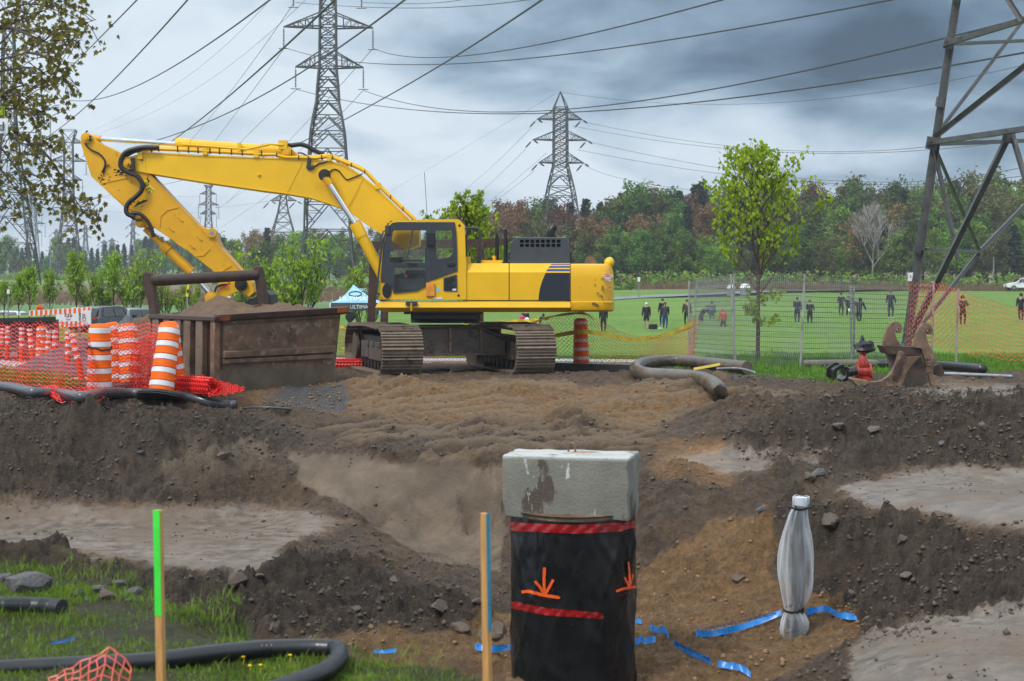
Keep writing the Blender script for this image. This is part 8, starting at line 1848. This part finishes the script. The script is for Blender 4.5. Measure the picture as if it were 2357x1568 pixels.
def clods():
 """crumbs of earth and grit all over the dig: nobody could count them"""
 rs=np.random.RandomState(3);N=150000;u=rs.uniform(-.40,.40,N);y=np.exp(rs.uniform(math.log(10.5),math.log(33),N));x=u*(y+1)
 z,A=ground_plan(x,y);prob=np.clip(.10+A['dark']*.75+A['rough']*.25+A['gravel']*1.0-A['wet']*.14-A['clay']*.2-A['sand']*.12,.02,1)*(1-A['grass']);cl=np.clip(fbm(x,y,1.4,3,71)*3+.6,0.05,1.3)
 keep=rs.rand(N)<prob*cl;x,y,z=x[keep],y[keep],z[keep];n=len(x)
 s=.0095*np.exp(rs.gumbel(0,.45,n))*np.clip(y/18,.8,1.5);s=np.clip(s,.006,.042)
 base=np.array([(1,0,0),(0,1,0),(-1,0,0),(0,-1,0),(0,0,1),(0,0,-1)],float);fc=np.array([(0,1,4),(1,2,4),(2,3,4),(3,0,4),(1,0,5),(2,1,5),(3,2,5),(0,3,5)])
 a=rs.uniform(0,6.28,n);v=base[None]*rs.uniform(.6,1.25,(n,6,1));ca,sa=np.cos(a)[:,None],np.sin(a)[:,None];vx=v[:,:,0]*ca-v[:,:,1]*sa;vy=v[:,:,0]*sa+v[:,:,1]*ca
 V=np.stack([x[:,None]+vx*s[:,None],y[:,None]+vy*s[:,None],z[:,None]+(v[:,:,2]*.8+.35)*s[:,None]],-1).reshape(-1,3);Fc=(fc[None]+(np.arange(n)*6)[:,None,None]).reshape(-1,3)
 me=bpy.data.meshes.new('clods');me.vertices.add(len(V));me.vertices.foreach_set('co',V.ravel());me.loops.add(Fc.size);me.loops.foreach_set('vertex_index',Fc.ravel().astype(np.int32));me.polygons.add(len(Fc));me.polygons.foreach_set('loop_start',np.arange(0,Fc.size,3,dtype=np.int32));me.update(calc_edges=True)
 for nm in('sand','clay'):
  at=me.attributes.new(nm,'FLOAT','POINT');at.data.foreach_set('value',np.repeat(A[nm][keep],6).astype(np.float32))
 m=pm('earth_clod',(.085,.062,.045),rough=.75,var=.5,scale=7);t=m.node_tree;b=[q for q in t.nodes if q.type=='BSDF_PRINCIPLED'][0];src=b.inputs['Base Color'].links[0].from_socket;at=_n(t,'ShaderNodeAttribute');at.attribute_name='sand';mx=_n(t,'ShaderNodeMix',data_type='RGBA');lk(t,at.outputs['Fac'],mx.inputs[0]);lk(t,src,mx.inputs[6]);mx.inputs[7].default_value=(.24,.145,.07,1);lk(t,mx.outputs[2],b.inputs['Base Color'])
 me.materials.append(m);o=bpy.data.objects.new('dirt_clods',me);COL.objects.link(o);tag(o,kind='stuff')
clods()
# ------ grass blades
def blades(name,x,y,z,h,lean,w,mat,seed):
 rs=np.random.RandomState(seed);n=len(x);a=rs.uniform(0,6.283,n);l=np.abs(rs.normal(0,lean,n))*h;dx,dy=np.cos(a)*l,np.sin(a)*l;b=rs.uniform(0,6.283,n);wx,wy=np.cos(b)*w/2,np.sin(b)*w/2
 V=np.stack([np.stack([x-wx,y-wy,z],-1),np.stack([x+wx,y+wy,z],-1),np.stack([x+dx*.4+wx*.8,y+dy*.4+wy*.8,z+h*.6],-1),np.stack([x+dx*.4-wx*.8,y+dy*.4-wy*.8,z+h*.6],-1),np.stack([x+dx,y+dy,z+h*.92],-1)],1).reshape(-1,3)
 k=(np.arange(n)*5)[:,None];me=bpy.data.meshes.new(name);q=k+np.array([[0,1,2,3]]);tr=k+np.array([[3,2,4]])
 me.vertices.add(len(V));me.vertices.foreach_set('co',V.ravel());li=np.concatenate([q.ravel(),tr.ravel()]);me.loops.add(len(li));me.loops.foreach_set('vertex_index',li.astype(np.int32));me.polygons.add(2*n);me.polygons.foreach_set('loop_start',np.concatenate([np.arange(n)*4,4*n+np.arange(n)*3]).astype(np.int32));me.update(calc_edges=True);me.materials.append(mat);o=bpy.data.objects.new(name,me);COL.objects.link(o);return tag(o,kind='stuff')
GR=leafmat('bank_grass',(.08,.14,.012),(.21,.32,.035),(.34,.36,.10),scale=5,tr=.3,rv=0)
GR2=leafmat('verge_grass',(.07,.18,.014),(.17,.33,.035),(.25,.36,.07),scale=1.5,tr=.3,rv=0)
def grasses():
 rs=np.random.RandomState(9);N=230000;y=rs.uniform(5.9,10.4,N);x=rs.uniform(-.40,.30,N)*y;z,A=ground_plan(x,y)
 px=CX+x*F/y;py=YH+(CH-z)*F/y
 bare=fbm(x,y,1.1,4,81)+.6*fbm(x,y,4,3,82)
 hole=polymask(px,py,[(-100,1435),(180,1440),(420,1460),(620,1500),(480,1512),(300,1500),(-100,1498)],12)*.8
 den=np.clip(.36+bare*3.4,.02,1)*(1-hole*.9)
 keep=(A['grass']>.5)&(rs.rand(N)<den);x,y,z,b=x[keep],y[keep],z[keep],bare[keep];h=(rs.gamma(4,.0062,len(x))*(1+np.clip(b*1.2,-.5,.5))+.006)*np.clip((y-5.6)/2.2,.3,1)
 blades('bank_grass',x,y,z-.005,h,.55,.0045,GR,1)
 X=[];
 for(px,py,n,r)in((520,1440,350,.14),(545,1425,200,.10),(470,1425,120,.1),(300,1345,200,.14),(150,1330,250,.2),(30,1330,200,.16),(900,1530,200,.3)):
  c=on_ground(px,py);a=rs.normal(0,r,(n,2));X.append(np.stack([c.x+a[:,0],c.y+a[:,1]*.6],-1))
 X=np.concatenate(X);z=ground_plan(X[:,0],X[:,1])[0];blades('edge_tufts',X[:,0],X[:,1],z-.01,rs.gamma(5,.010,len(X))+.015,.7,.005,GR,2)
 N=60000;y=rs.uniform(30,43.8,N);u=rs.uniform(1630,2420,N);x=GX(u,y);z,A=ground_plan(x,y);keep=A['grass']>.55;x,y,z=x[keep],y[keep],z[keep];n=len(x);tall=np.clip(.6+fbm(x,y,.7,3,83)*2,.2,1.5)*np.where(CX+x*F/y>2050,1.25,1.0)
 blades('verge_grass',x,y,z-.01,(rs.gamma(4,.028,n)+.03)*tall,.6,.016,GR2,3)
 N=16000;u=rs.uniform(980,1640,N);y=rs.uniform(35,43.5,N);x=GX(u,y);z,A=ground_plan(x,y);keep=(A['grass']>.5);x,y,z=x[keep],y[keep],z[keep];blades('verge_grass',x,y,z-.01,rs.gamma(4,.014,len(x))+.02,.6,.014,GR2,4)
 N=9000;u=rs.uniform(-40,210,N);y=rs.uniform(27,34,N);x=GX(u,y);z,A=ground_plan(x,y);keep=(A['grass']>.4);x,y,z=x[keep],y[keep],z[keep];blades('verge_grass',x,y,z-.01,rs.gamma(4,.03,len(x))+.03,.5,.012,GR,5)
grasses()
DAN=pm('dandelion_yellow',(.80,.55,.01),rough=.7,var=.1)
for i,(px,py)in enumerate(((560,1544),(594,1538),(600,1552),(668,1537),(575,1556))):
 q=on_ground(px,py);mb=MB();mb.tube([Vector((0,0,0)),Vector((.004,0,.035))],.002,5);mb.lathe([(.002,.032),(.009,.036),(.010,.039),(.005,.042)],10);mb.build('dandelion',DAN,local=True,loc=q,label='yellow dandelion in the grass at the bottom of the picture',cat='flower',group='dandelions in the grass')
 #  haze: damp air over the whole place
def haze():
 m=bpy.data.materials.new('damp_air');m.use_nodes=True;t=m.node_tree;t.nodes.clear();out=_n(t,'ShaderNodeOutputMaterial');v=_n(t,'ShaderNodeVolumePrincipled');v.inputs['Color'].default_value=(.86,.92,1.0,1);v.inputs['Density'].default_value=.00034;v.inputs['Anisotropy'].default_value=0.0;lk(t,v.outputs[0],out.inputs['Volume'])
 mb=MB();mb.box((0,1980,24),(9000,4100,72));mb.build('haze',m,kind='stuff')
haze()
